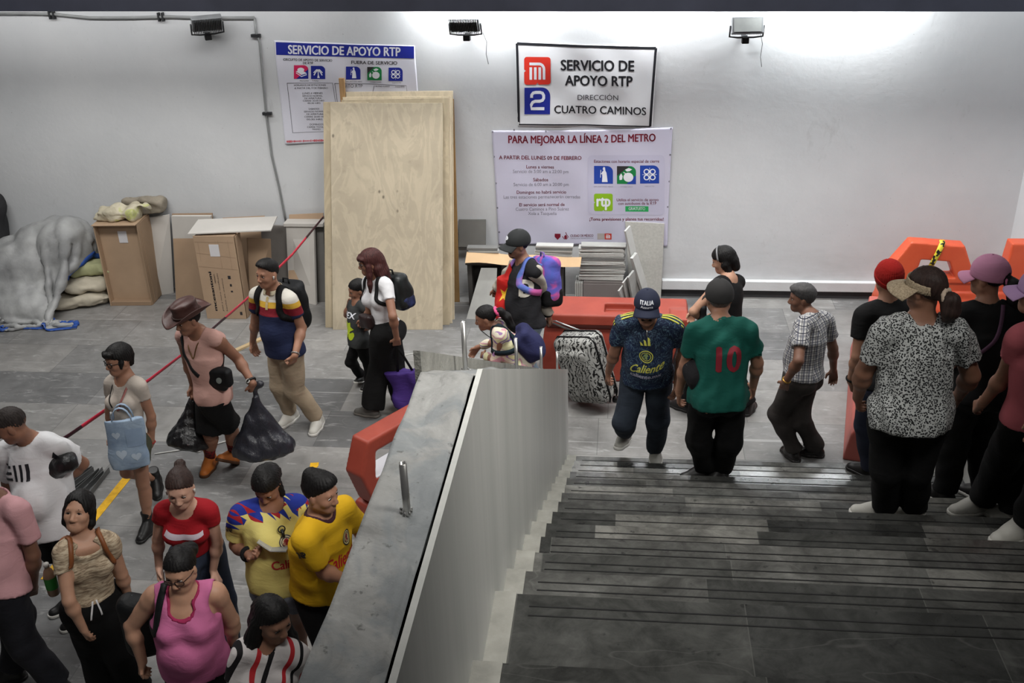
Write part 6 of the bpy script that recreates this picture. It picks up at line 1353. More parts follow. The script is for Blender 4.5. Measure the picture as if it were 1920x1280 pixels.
def crest_shapes(r):      # round club-style badge
    return [ring(0, 0, r, r*.86), ring(0, 0, r*.70, r*.60)], [disc(0, 0, r*.98)], [poly([(-.1*r, .5*r), (.15*r, .55*r), (.3*r, .2*r), (.15*r, -.1*r), (.2*r, -.5*r), (-.05*r, -.45*r), (-.1*r, 0), (-.4*r, .1*r), (-.3*r, .3*r)]), ring(-.28*r, -.22*r, r*.22, r*.12, 16)]

# ------------------------------------------------------------------ fabrics with a pattern of their own
def pat(key, fn, rough=.85, fold=.2):
    t = NT(key, rough, 0, .25); t.color(fn(t)); t.bump(t.math('ADD', t.noise(9, 3, .5, t.co((1, 1, 2.2), (.3, .4, 0)), .8), t.math('MULTIPLY', t.noise(260, 1), .08)), fold, .03); return t.m
def L_(*c): return lin(c)
def band(t, coord, stops):        # hard colour bands along a coordinate: [(start, rgb)...]
    lo, hi = stops[0][0], stops[-1][0]+.4; mr = t.n('ShaderNodeMapRange'); mr.inputs[1].default_value = lo; mr.inputs[2].default_value = hi; t.l(coord, mr.inputs[0])
    return t.ramp(mr.outputs[0], [((p-lo)/(hi-lo), lin(c)) for p, c in stops], 'CONSTANT')
BLKC = cloth('black_cloth', (15, 15, 16)); BLKP = cloth('black_trousers', (12, 12, 13)); WHT = cloth('white_cotton', (212, 212, 214), .85, .04); NYL = cloth('black_nylon', (17, 18, 20), .6)
WSHOE, WSOLE, BSHOE, GLACE = mat('white_shoe', (196, 194, 186), .55, 0, .06, 8), mat('shoe_sole_white', (206, 204, 198), .6), mat('black_shoe', (24, 23, 23), .45), mat('grey_lace', (150, 148, 142), .8)
BLKPL = mat('black_plastic', (18, 18, 19), .3); SILV = mat('silver', (170, 170, 168), .3, .8); PLBAG = None
def m_plastic(key, rgb, rough=.28):
    t = NT(key, rough, 0, .5); c = np.array(lin(rgb)); n = t.noise(8, 4, .6, None, 1.2); t.color(t.ramp(n, [(.3, c*.75), (.7, c*1.4)])); t.bump(t.math('ADD', t.noise(16, 5, .6, t.co((1, 1, .35)), 1.5), t.math('MULTIPLY', t.noise(45, 3), .2)), .45, .02); return t.m
TRASH, TRASH2 = m_plastic('grey_black_plastic_film', (40, 41, 48)), m_plastic('black_plastic_film', (20, 20, 22))
def ring_on(P, g, f, r, m, name='bracelet', w=.010):
    a, b = P.J[g+'E'], P.J[g+'W']; c = a*(1-f)+b*f; d = unit(b-a); x = orth(P.cf, d); y = np.cross(d, x); r = r*P.S
    return MB().tube([c+r*(x*math.cos(t)+y*math.sin(t)) for t in np.linspace(0, 2*math.pi, 21)], w*P.S*.5, 6).build(name, m, P.root, True)
def collar(P, m, r=.068, h=.035, open_=.35, name='collar'):
    def fn(u, w):
        a = math.pi/2+open_+(2*math.pi-2*open_)*u; q = P.J['neck']+P.up*(.012+h*w-.015*math.sin(a))*P.S+(P.cr*math.cos(a)+P.cf*(math.sin(a)))*(r-.004*w+.012*(1-w))*P.S+P.cf*.012*P.S
        return q, (P.cr*math.cos(a)+P.cf*math.sin(a))
    V, F = solid_grid(28, 4, fn, .005); o = mesh_np(name, V, F, m, P.root); return o
def neckband(P, m, o, r=.074, scoop=0, name='neck_trim', th=.007):
    pass
def earbud(P, g):
    MB().tube([P.h(g*.080, .008, -.004), P.h(g*.082, .012, -.010), P.h(g*.082, .016, -.032)], [.008*P.hs, .007*P.hs, .0045*P.hs], 8).build('earbud', WSOLE, P.root, True)

# ---- 1  woman with the denim bag
P = Person('jean', 135, 'person with short black hair, black glasses and pale tee carrying a denim bag', H=1.58, skin='b', tw=.86, td=.9, hw=.95, bust=.3, arm=.85, leg=.88, hp=5, hy=8)
P.shirt('tee', cloth('oat_tee', (178, 168, 158)), sleeve=.42, hem=.075, loose=.010, neck=.078)
P.bottoms('shorts', cloth('olive_shorts', (70, 72, 58)), to=.42, waist=.12, r=(.110, .10, .09)); P.hair(HBLK, .016, .010, .55, strands=[[(-.07, .02, .0, .022), (-.072, .03, -.035, .012)], [(.07, .02, .0, .022), (.072, .03, -.035, .012)], [(0, -.07, .0, .05), (0, -.075, -.06, .03)]], front=[(-.05, .075, .085, .02), (.0, .088, .075, .02), (.05, .07, .07, .018)])
P.shoes(BSHOE, BSHOE, high=.07, name='boot', bulk=1.1); P.glasses(BLKPL, .022); ring_on(P, 'L', .95, .030, mat('red_band', (150, 40, 40)))
shp = P.J['neck']+P.up*.02; lt = P.at(.55)+P.cf*.16
o = P.strap('lanyard', [P.J['neck']-P.cr*.07+P.up*.02, P.at(.78)-P.cr*.065+P.cf*.13, lt-P.cr*.02, P.at(.52)+P.cf*.16], .016, cloth('lanyard', (150, 96, 92)), P.root, P.sh, .003); P.strap('lanyard', [P.J['neck']+P.cr*.07+P.up*.02, P.at(.80)+P.cr*.07+P.cf*.12, lt+P.cr*.01], .008, BLKC, P.root, P.sh, .003)
MB().tube([lt+P.cf*.01, lt+P.cf*.012-P.up*.05], .010, 6).build('keys', SILV, P.root, True)
c = P.pix(238, 828, -.22); e, at = P.carried('denim_bag', 'light blue denim tote bag with heart patches hanging in front of the person with glasses', 'bag', c-np.array([0, 0, .22]))
M_den = pat('light_denim', lambda t: t.ramp(t.noise(6, 5, .6), [(.3, L_(122, 142, 166)), (.7, L_(164, 182, 200))]))
fr = orth(P.dirw((.25, -1, 0)), (0, 0, 1)); rt = np.cross(fr, [0, 0, 1.]); rt = -rt if rt@P.dirw((1, 0, 0)) < 0 else rt; R_ = np.stack([rt, fr, [0, 0, 1.]], 1)
v = Vol(c-.34, c+.34, .0095); v.ecyl(c-np.array([0, 0, .20]), c+np.array([0, 0, .19]), R_, (.130, .050), (.118, .028), .0); v.el(c-R_[:, 2]*.12, (.130, .058, .115), R_, .03); v.wave(.010, (20, 20, 12), 6); V, F = v.mesh(); bagm = mesh_np('bag_body', V-at, F, M_den, e)
hrt = poly([(.5+.5*(16*math.sin(t)**3)/17, .5+(13*math.cos(t)-5*math.cos(2*t)-2*math.cos(3*t)-math.cos(4*t))/32) for t in np.linspace(0, 2*math.pi, 24, endpoint=False)])
def on_bag(name, shapes, m, bagm, at, org, right, up, parent, off=.003):
    bv = BVHTree.FromPolygons([tuple(q.co) for q in bagm.data.vertices], [tuple(q.vertices) for q in bagm.data.polygons]); right = unit(right); up = orth(up, right); n = np.cross(right, up)
    def fn(x, y):
        p = np.array(org)-at+right*x+up*y; q = bv.ray_cast(Vector(p+n*.4), Vector(-n)); return (np.array(q[0]) if q[0] is not None else p), n
    return flat_decal(name, shapes, fn, m, parent, off, maxe=.02)
M_den2 = mat('pale_denim_patch', (178, 192, 206), .8)
for hx, hz, hs_ in ((-.055, .08, .065), (-.04, -.07, .085), (.06, -.10, .075)): on_bag('heart_patch', [scale2(hrt, hx-hs_/2, hz-hs_/2, hs_)], M_den2, bagm, at, c, rt, (0, 0, 1), e)
on_bag('patch_pocket', [rect(.01, -.02, .13, .12)], mat('mid_denim', (134, 154, 178), .85), bagm, at, c, rt, (0, 0, 1), e, .004)
for sg in (-.03, .03): shift(MB().strip([c+rt*.07*math.cos(t)+R_[:, 2]*(.17+.12*math.sin(t))+fr*(sg-.02) for t in np.linspace(0, math.pi, 9)], fr, .020, .005).build('handle', M_den, e, True), at)

# ---- 2  man in the leather hat
P = Person('hat', 130, 'person in brown leather hat and dusty pink sleeveless top, plastic sacks in both hands', H=1.72, skin='c', tw=.96, td=.95, arm=1.0, hp=12, hy=12, curl=(75, 75))
P.shirt('sleeveless_top', cloth('dusty_pink', (188, 148, 138)), sleeve=.10, hem=-.09, loose=.012, srad=(.058, .060), neck=.072, boxy=1.0, wave=.010)
P.bottoms('shorts', BLKP, to=.98, r=(.115, .105, .10), loose=.016); P.hair(HBLK, .010, .0); cowboy_hat(P, mat('brown_leather', (66, 42, 38), .45, 0, .25, 10, .2, 40))
M_sockr = pat('red_sock', lambda t: t.ramp(t.noise(30, 2), [(.45, L_(120, 34, 34)), (.55, L_(62, 28, 26))])); P.socks(M_sockr, .55)
P.shoes(mat('tan_boot', (168, 96, 36), .6, 0, .15, 10), mat('dark_brown_sole', (74, 44, 22), .7), mat('tan_lace', (120, 70, 30), .8), high=.05, name='boot', bulk=1.12); ring_on(P, 'L', .90, .032, BSHOE, 'watch_strap', .022)
wc = P.J['LE']*.1+P.J['LW']*.9; MB().tube([wc+orth(P.dirw((-.2, -1, .2)), unit(P.J['LW']-P.J['LE']))*.030, wc+orth(P.dirw((-.2, -1, .2)), unit(P.J['LW']-P.J['LE']))*.038], .019, 16).build('watch_face', WSOLE, P.root)
P.strap('necklace', [P.J['neck']-P.cr*.06+P.up*.02, P.at(.8)-P.cr*.03+P.cf*.14, P.at(.70)+P.cf*.15, P.at(.8)+P.cr*.03+P.cf*.14, P.J['neck']+P.cr*.06+P.up*.02], .008, mat('gold_chain', (120, 92, 56), .4, .6), P.root, P.sh, .004)
c = P.pix(404, 706, -.16); e, at = P.carried('belt_bag', 'black belt bag slung across the front of the person in the leather hat', 'bag', c-np.array([0, 0, .08]))
v = Vol(c-.24, c+.24, .008); v.box(c+P.up*.01, (.155, .045, .075), np.stack([P.cr, P.cf, P.up], 1), .035, 0); v.box(c-P.up*.05, (.10, .042, .06), np.stack([P.cr, P.cf, P.up], 1), .035, .03); v.wave(.006, (25, 25, 25), 3); V, F = v.mesh(); bm_ = mesh_np('bag_body', V-at, F, NYL, e)
on_bag('round_badge', [disc(.02, 0, .024)], mat('badge', (120, 126, 122), .5), bm_, at, c+P.cr*-.05, -P.cr, P.up, e)
shift(P.strap('strap', [c-P.cr*-.10+P.up*.03, P.at(.62)+P.cr*.08+P.cf*.14, P.at(.82)+P.cr*.12+P.cf*.10, P.J['neck']*.45+P.J['RS']*.55+P.up*.09, P.at(.85)+P.cr*.05-P.cf*.13], .034, NYL, e, P.sh, .006), at)
shift(P.strap('strap', [c-P.cr*.11+P.up*.03, P.at(.45)-P.cr*.15+P.cf*.04, P.at(.6)-P.cr*.12-P.cf*.1], .030, NYL, e, P.sh, .006), at)
def sack(P, name, label, hand, bot, wid, m, seed, cat='bag', flat=.55, tail=True):
    """soft sack hanging from a hand: gathered neck, swelling to a wide bottom"""
    hand = np.array(hand, float); bot = np.array(bot, float); d = unit(bot-hand); L = np.linalg.norm(bot-hand); x = orth(P.dirw((1, .2, 0)), d); y = np.cross(d, x); R = np.stack([x, y, -d], 1)
    e, at = P.carried(name, label, cat, bot); v = Vol(np.minimum(hand, bot)-wid-.03, np.maximum(hand, bot)+wid+.03, .011)
    v.rc(hand, hand+d*L*.2, .016, .03, .0); v.ecyl(hand+d*L*.10, hand+d*L*.86, R, (.03, .03), (wid*.88, wid*flat), .03); v.el(hand+d*L*.80, (wid*.95, wid*flat*1.05, L*.19), R, .06)
    if tail: v.rc(hand-d*.02, hand-d*.04+x*.06, .018, .022, .02)
    v.wave(.012, (24, 24, 3), seed); v.wave(.006, (50, 50, 10), seed+1); V, F = v.mesh(); mesh_np('sack_body', V-at, F, m, e); return e
sack(P, 'plastic_sack', 'full grey-black plastic sack hanging from the left hand of the person in the leather hat', P.J['LF']*.5+P.J['LW']*.5, P.pix(497, 862, -.12), .25, TRASH, 4)
sack(P, 'plastic_sack', 'round black bag hanging from the right hand of the person in the leather hat', P.J['RF']*.5+P.J['RW']*.5, P.pix(352, 846, -.05), .17, TRASH2, 9, flat=.8)

# ---- 3  young man in the banded polo
P = Person('polo', 145, 'person in cream polo with yellow, red and navy bands, beige trousers and black backpack', H=1.74, skin='b', tw=1.02, td=1.06, belly=.25, hy=4, hp=3, curl=(35, 35))
P.shirt('polo_shirt', pat('banded_polo', lambda t: band(t, t.xyz(t.co())[2], [(.6, (34, 42, 72)), (1.215, (122, 30, 42)), (1.285, (206, 164, 60)), (1.335, (206, 202, 192))])), sleeve=.56, hem=-.06, loose=.016, srad=(.060, .062), boxy=1.0)
collar(P, cloth('cream_collar', (196, 186, 160)), .076, .032, .30); P.decal('placket', [rect(-.012, 0, .012, .11)], cloth('placket', (186, 166, 120)), P.sh, P.at(.77), -P.cr, P.up)
P.bottoms('trousers', cloth('beige_chino', (160, 144, 122)), to=1.93, r=(.108, .088, .066), loose=.014, wave=.009); P.shoes(WSHOE, WSOLE, GLACE, bulk=1.12); P.socks(BLKC, .85)
P.hair(HBLK, .004, .018, .95, top=.022, strands=()); earbud(P, -1); ring_on(P, 'L', .93, .032, SILV, 'bracelet', .012)
backpack(P, 'black backpack on the back of the person in the banded polo', NYL, (.14, .085, .22), .58, .20, BLKC)

# ---- 4  boy and 5 woman in white
P = Person('boy', 125, 'person, a small child in dark printed tee and black trousers, hand at the mouth', H=1.15, skin='c', hs=.86, tw=.95, hp=14, hy=-5)
P.shirt('tee', cloth('dark_grey_tee', (56, 58, 58)), sleeve=.35, hem=-.12, loose=.014, boxy=1.05, srad=(.058, .060)); P.bottoms('trousers', BLKP, to=1.9, r=(.105, .080, .062))
P.hair(HBLK, .012, .006, .75); P.shoes(BSHOE, WSOLE, WSOLE, bulk=1.1)
V_, F_ = text_box('REX', -.075, .075, -.0, .055, .02); P.decal('lettering', [(V_, F_)], I_white, P.sh, P.at(.60)+P.cf*0, -P.cr, P.up)
rg = random.Random(2); P.decal('splash_print', [poly([((.035+.035*rg.random())*math.cos(a)*s_+ox, (.04+.04*rg.random())*math.sin(a)*s_+oz) for a in np.linspace(0, 6.28, 11, endpoint=False)]) for s_, ox, oz in ((1, 0, -.10), (.6, .045, -.16), (.5, -.04, -.06), (.5, -.03, -.17))], ink('neon', (176, 196, 40)), P.sh, P.at(.60), -P.cr, P.up)
P = Person('wht', 105, 'person with long auburn hair, glasses and white tee beside a small child', H=1.64, skin='c', tw=.90, bust=.75, hw=1.05, arm=.9, hp=6, hy=6, curl=(60, 45))
P.shirt('tee', WHT, sleeve=.46, hem=.07, loose=.009, neck=.060, nk_up=.035, wave=.005); P.bottoms('trousers', BLKP, to=1.97, waist=.12, r=(.112, .105, .115), loose=.012, wave=.010)
P.shoes(mat('grey_trainer', (92, 90, 86), .7), mat('grey_sole', (110, 106, 100), .7), bulk=1.05); P.glasses(mat('dark_frame', (40, 32, 32), .3), .020)
P.hair(HRED, .015, face=True, strands=[[(-.070, .03, -.01, .026), (-.078, .035, -.09, .024), (-.085, .05, -.17, .022), (-.08, .055, -.24, .016)], [(.070, .03, -.01, .026), (.078, .03, -.09, .024), (.08, .04, -.17, .02), (.075, .05, -.22, .014)], [(0, -.07, 0, .065), (0, -.085, -.1, .062), (0, -.10, -.19, .05)], [(-.05, -.05, -.05, .05), (-.055, -.06, -.18, .04)]], front=[(-.055, .072, .060, .018), (0, .092, .055, .02), (.055, .072, .06, .018)])
e, at = backpack(P, 'black backpack on the back of the person in the white tee with auburn hair', mat('black_leather', (26, 30, 30), .4), (.13, .085, .17), .66, .20, BLKC, lower=pat('blue_dark_print', lambda t: t.ramp(t.noise(9, 4), [(.4, L_(24, 24, 38)), (.6, L_(46, 54, 96))])), strapw=.035)
c = P.pix(688, 602, -.05); e, at = P.carried('belt_bag', 'small dark brown belt bag at the waist of the person in the white tee', 'bag', c-np.array([0, 0, .07]))
v = Vol(c-.2, c+.2, .008); v.box(c, (.085, .04, .065), np.stack([P.cr, P.cf, P.up], 1), .03); v.wave(.004, (30, 30, 30), 3); V, F = v.mesh(); mesh_np('bag_body', V-at, F, mat('brown_black_leather', (44, 32, 32), .4), e)
c = P.pix(762, 722, -.06); hd = P.J['LF']*.6+P.J['LW']*.4; e, at = P.carried('shopping_bag', 'purple shopping bag in the left hand of the person in the white tee', 'bag', c-np.array([0, 0, .20])); M_pur = cloth('purple_bag', (66, 44, 116), .7)
R_ = np.stack([P.dirw((.9, .3, 0)), P.dirw((-.3, .9, 0)), [0, 0, 1.]], 1); v = Vol(c-.36, c+.36, .010); v.ecyl(c-np.array([0, 0, .2]), c+np.array([0, 0, .15]), R_, (.13, .06), (.17, .05), 0); v.wave(.012, (18, 18, 10), 8); V, F = v.mesh(); mesh_np('bag_body', V-at, F, M_pur, e)
for sg in (-1, 1): shift(MB().strip([c+R_[:, 0]*.07*sg+np.array([0, 0, .14]), (c+R_[:, 0]*.07*sg+np.array([0, 0, .14]))*.4+hd*.6, hd-np.array([0, 0, .015])], R_[:, 1]*.3+R_[:, 0], .022, .006).build('handle', BLKC, e, True), at)

# ---- 6  girl in the striped sweater
P = Person('girl', 80, 'person with black ponytail and pink scrunchie in a pastel striped sweater behind the parapet', H=1.36, skin='c', hs=.9, tw=.9, arm=.95, hp=16, hy=14)
P.shirt('sweater', pat('pastel_stripes', lambda t: t.ramp(t.noise(4.2, 1, .4, t.co((1, 1, 1.6), (.5, .9, .2)), 1.3), [(0, L_(206, 196, 150)), (.36, L_(150, 118, 160)), (.41, L_(214, 206, 186)), (.50, L_(200, 150, 160)), (.54, L_(214, 210, 168)), (.62, L_(128, 104, 156)), (.66, L_(206, 198, 170))], 'CONSTANT')), sleeve=1.9, hem=-.06, loose=.020, srad=(.060, .056), boxy=1.0, wave=.012)
P.bottoms('leggings', cloth('dark_teal', (30, 40, 48)), to=1.9); P.shoes(BSHOE, WSOLE)
P.hair(HBLK, .008, .012, .72, strands=[[(0, -.10, .03, .028), (0, -.15, .02, .036), (0, -.19, -.05, .040), (.0, -.20, -.15, .036), (-.01, -.19, -.26, .024), (-.01, -.19, -.32, .010)]]); scrunchie(P, (0, -.118, .030), .036, cloth('pink_scrunchie', (224, 92, 140)), .014)
backpack(P, 'navy backpack on the back of the girl in the pastel striped sweater', cloth('navy_backpack', (40, 42, 78)), (.155, .10, .185), .42, .21, tilt=-.2, strap_m=cloth('dark_teal_strap', (28, 42, 50)))

# ---- 7  man in the varsity jacket
P = Person('varsity', 105, 'person in black jacket with cream sleeves and black cap, pulling a zebra suitcase', H=1.75, skin='c', tw=1.0, td=1.0, belly=.15, hp=5, hy=10, curl=(70, 70))
JK = pat('varsity_jacket', lambda t: t.ramp(t.noise(4, 2), [(.3, L_(24, 24, 27)), (.7, L_(32, 32, 35))])); P.shirt('jacket', JK, sleeve=.08, hem=-.05, loose=.016, boxy=1.0, srad=(.052, .052), neck=.066, nk_up=.02, wave=.010)
CRM = cloth('cream_sleeve', (176, 168, 156)); S = P.S
for g in 'LR':
    sh, el, wr = P.J[g+'S'], P.J[g+'E'], P.J[g+'W']; v = Vol(np.minimum.reduce([sh, el, wr])-.12, np.maximum.reduce([sh, el, wr])+.12, .009); a = sh*.93+el*.07; v.rc(a, el, .068*S, .062*S, 0); v.rcc(el, wr*1.0, .062*S, .050*S, el*.1+wr*.9, wr-el, .02); v.wave(.012, (30, 30, 22), 5); v.build('sleeve', CRM, P.root)
    MB().tube([el*.14+wr*.86, el*.0+wr*1.0], [.046*S, .040*S], 16).build('cuff', BLKC, P.root, True)
V_, F_ = text_box('D', -.06, .06, -.07, .14, .05); P.decal('letter', [(V_, F_)], cloth('chenille', (190, 184, 172)), P.sh, P.at(.62)+P.cr*-.10, orth(-P.cr*.75-P.cf*.65, P.up), P.up, .005)
P.bottoms('jeans', pat('washed_jeans', lambda t: t.ramp(t.noise(5, 4), [(.3, L_(92, 108, 124)), (.7, L_(140, 156, 170))])), to=1.95, r=(.106, .086, .072), wave=.009); P.shoes(WSHOE, WSOLE); P.hair(HBLK, .008, .008)
o = P.cap(mat('charcoal_cap', (34, 36, 37), .8), th=.018); P.beard(M_brow)
V_, F_ = text_box('P', -.024, .024, -.022, .048, .05); P.decal('cap_letter', [(V_, F_)], I_white, o, P.h(0, .0, .070), -P.HR[:, 0], P.HR[:, 2], .003, .01, o)
e, at = backpack(P, 'pink, blue and black backpack on the person in the varsity jacket', pat('tie_dye', lambda t: t.ramp(t.noise(3.4, 3, .5, None, 1.0), [(.30, L_(70, 90, 170)), (.42, L_(96, 84, 168)), (.50, L_(190, 80, 140)), (.58, L_(74, 96, 176)), (.68, L_(110, 150, 196))])), (.145, .09, .21), .66, .215, pat('strap_dye', lambda t: t.ramp(t.noise(5, 2), [(.4, L_(190, 90, 150)), (.55, L_(90, 110, 180))])), lower=BLKC)
M_red = cloth('red_bag', (190, 36, 32), .6); hd = P.J['RF']*.4+P.J['RW']*.6; c = P.pix(954, 548, -.02); e, at = P.carried('cloth_bag', 'red cloth bag with yellow print hugged by the person in the varsity jacket', 'bag', c-np.array([0, 0, .30]))
R_ = np.stack([P.dirw((.93, .35, 0)), P.dirw((-.35, .93, 0)), [0, 0, 1.]], 1); v = Vol(c-.42, c+.42, .010); v.ecyl(c-np.array([0, 0, .29]), c+np.array([0, 0, .14]), R_, (.14, .075), (.085, .05), 0); v.el(c-np.array([0, 0, .16]), (.145, .095, .16), R_, .05); v.rc(c+np.array([0, 0, .1]), c+R_[:, 0]*.02+np.array([0, 0, .29]), .06, .016, .05); v.wave(.014, (20, 20, 8), 3); V, F = v.mesh(); bgm = mesh_np('bag_body', V-at, F, M_red, e)
on_bag('yellow_print', [poly([(-.06, -.05), (-.02, .0), (-.03, .05), (.0, .03), (.02, .08), (.03, .04), (.06, .05), (.045, .0), (.07, -.03), (.03, -.02), (.0, -.05), (-.02, -.02)])], ink('print_yellow', (214, 166, 40)), bgm, at, c+R_[:, 0]*-.05+np.array([0, 0, .0]), R_[:, 0], (0, 0, 1), e, .004)
# zebra suitcase
ZC = pat('zebra_fabric', lambda t: t.ramp(t.math('SINE', t.math('ADD', t.math('MULTIPLY', t.xyz(t.co())[0], 150), t.math('MULTIPLY', t.noise(7, 3, .6, t.co((1, 1, .7)), 1.6), 38))), [(.42, L_(158, 158, 154)), (.56, L_(20, 20, 20))]), .5, .1)
hd = P.J['LF']*.6+P.J['LW']*.4; hw_ = P.world(hd); bw = G(1118, 752, .05); top = WY(1078, 618, float(bw[1])+.02); u_ = unit(top-bw); x_ = orth((.88, -.48, 0), u_); y_ = np.cross(u_, x_); R_ = np.stack([x_, y_, u_], 1)
e = empty('suitcase', tuple(map(float, bw))); tag(e, 'tall zebra-striped suitcase tilted on its wheels behind the varsity jacket person', 'suitcase'); cc = u_*.34+u_*.03
v = Vol(cc-.52, cc+.52, .012); v.box(cc, (.215, .14, .335), R_, .07); v.box(cc+y_*-.13, (.17, .05, .24), R_, .04, .03); V, F = v.mesh(); mesh_np('shell', (V@R_), F, ZC, e).matrix_local = Matrix([[*R_[i], 0] for i in range(3)]+[[0, 0, 0, 1]])
for yy in (-.06, .06):
    pts = [cc+R_@np.array([a, yy, b]) for a, b in ((-.2, -.33), (-.222, -.28), (-.222, .28), (-.17, .338), (.17, .338), (.222, .28), (.222, -.28), (.2, -.33))]; MB().tube(pts, .009, 6).build('zip_piping', BLKC, e, True)
for sg in (-1, 1):
    w = R_@np.array([sg*.17, .07, -.01]); MB().tube([w-x_*.016, w+x_*.016], .034, 16).build('wheel', BLKPL, e, True)
hl_ = hw_-bw
MB().tube([cc+R_@np.array([-.05, .09, .3]), hl_-x_*.045, hl_+x_*.045, cc+R_@np.array([.05, .09, .3])], .008, 8).build('pull_handle', SILV, e, True)

# ---- 8  man in the navy jersey
P = Person('italia', 176, 'person in navy cap and navy jersey with yellow shoulder stripes, facing the camera', H=1.74, skin='c', tw=1.06, td=1.08, belly=.35, hp=4, hy=2, curl=(40, 40))
NAVJ = pat('navy_jersey', lambda t: t.mix(t.ramp(t.math('ABSOLUTE', t.math('SUBTRACT', t.noise(13, 3, .55, None, 2.6), .5)), [(.0, .9), (.022, 0.0)]), t.ramp(t.noise(4, 3), [(.35, L_(26, 32, 48)), (.65, L_(34, 48, 78))]), L_(108, 140, 158)), .7)
P.shirt('jersey', NAVJ, sleeve=.62, hem=-.04, loose=.018, srad=(.062, .066), boxy=1.0, neck=.066, wave=.010)
YL = ink('pale_yellow', (214, 212, 96)); YL2 = cloth('stripe_yellow', (206, 204, 90))
for g in 'LR':
    for k in (-1, 0, 1):
        o_ = P.cf*k*.026; sh, el = P.J[g+'S'], P.J[g+'E']; a = P.J['neck']*.45+sh*.55; P.strap('shoulder_stripe', [a+o_+P.up*.10, P.J['neck']*.12+sh*.88+o_+P.up*.09, sh*.9+el*.1+o_+(sh-P.J['neck'])*.35+P.up*.05], .012, YL2, P.root, P.sh, .002, lift=.002)
F0 = P.at(.58)
P.decal('three_bar_mark', [poly([(-.042+.026*i, -.0), (-.022+.026*i, 0), (-.034+.026*i+.002*i, .020+.016*i), (-.050+.026*i+.002*i, .030+.016*i)]) for i in range(3)], YL, P.sh, F0+P.up*.095, -P.cr, P.up)
a, b, c_ = crest_shapes(.052); P.decal('crest_ring', a, YL, P.sh, F0+P.up*.005, -P.cr, P.up); P.decal('crest_figure', c_, mat('crest_green', (150, 170, 110), .6), P.sh, F0+P.up*.005, -P.cr, P.up)
V_, F_ = text_box('Caliente', -.125, .125, -.0, .062, .015); V_[:, 0] += V_[:, 1]*.35; V_[:, 1] += V_[:, 0]*.10; P.decal('script_lettering', [(V_, F_)], YL, P.sh, F0-P.up*.125, -P.cr, P.up); P.decal('lettering', [text_box('caliente.mx', -.115, .115, 0, .036, .02)], mat('ink_pale', (196, 204, 190), .6), P.sh, F0-P.up*.18, -P.cr, P.up)
P.bottoms('jeans', pat('dark_jeans', lambda t: t.ramp(t.noise(5, 4), [(.3, L_(38, 44, 54)), (.7, L_(60, 68, 80))])), to=1.94, r=(.108, .086, .068), wave=.010); P.shoes(mat('light_grey_shoe', (170, 168, 160), .6), WSOLE, GLACE, bulk=1.08); P.hair(HBLK, .008, .01); P.beard(M_brow)
o = P.cap(mat('navy_cap', (26, 32, 54), .8), th=.020, droop=.03, brim=.062, low=.022); P.decal('cap_lettering', [text_box('ITALIA', -.048, .048, .012, .026, .03)], I_white, o, P.h(0, 0, .062), -P.HR[:, 0], P.HR[:, 2], .003, .01, o); P.decal('cap_lettering', [text_box('Azzurra', -.044, .044, -.012, .016, .02)], I_white, o, P.h(0, 0, .062), -P.HR[:, 0], P.HR[:, 2], .003, .01, o)
MB().tube([P.J['neck']+P.cf*.10+P.up*.0, P.J['neck']+P.cf*.115-P.up*.045], .005, 6).build('pendant', SILV, P.root, True)

# ---- 9  woman in black behind the green shirt
P = Person('blackw', 70, 'person with black hair and grey hair band in black top behind the green shirt', H=1.62, skin='a', tw=.96, hw=1.05, bust=.5, hp=18, hy=4, curl=(50, 50))
P.shirt('top', BLKC, sleeve=.34, hem=-.06, loose=.014, neck=.092, wave=.008); P.bottoms('trousers', BLKP, to=1.95, r=(.112, .10, .09)); P.shoes(BSHOE)
P.hair(HBLK, .020, .0, .6, strands=[[(0, -.08, -.02, .055), (0, -.09, -.08, .04)], [(-.05, -.02, -.03, .045), (-.05, -.03, -.09, .03), (-.07, .02, -.14, .012)], [(.05, -.02, -.03, .045), (.05, -.03, -.08, .03)]]); MB().tube([P.h(.099*math.cos(a), .02, .03+.108*math.sin(a)) for a in np.linspace(.05, math.pi-.05, 20)], .008, 6).build('hair_band', mat('grey_band', (120, 120, 122), .4), P.root, True)
c = P.pix(1318, 628, -.16); e, at = P.carried('shoulder_bag', 'soft black bag held against the front of the person with black hair', 'bag', c-np.array([0, 0, .16])); v = Vol(c-.3, c+.3, .011); v.el(c, (.15, .10, .16), None, 0); v.rc(c+np.array([0, 0, .1]), c+np.array([.02, .02, .24]), .05, .03, .04); v.wave(.016, (18, 18, 14), 4); V, F = v.mesh(); mesh_np('bag_body', V-at, F, NYL, e)
c = P.pix(1275, 690, -.1); e, at = P.carried('plastic_bag', 'black plastic bag hanging low beside the green shirt, left of the folded jacket', 'bag', c-np.array([0, 0, .16])); v = Vol(c-.3, c+.3, .011); v.el(c, (.10, .08, .15), None, 0); v.rc(c+np.array([0, 0, .1]), c+np.array([.03, .02, .26]), .04, .015, .04); v.wave(.014, (18, 18, 14), 7); V, F = v.mesh(); mesh_np('bag_body', V-at, F, TRASH2, e)

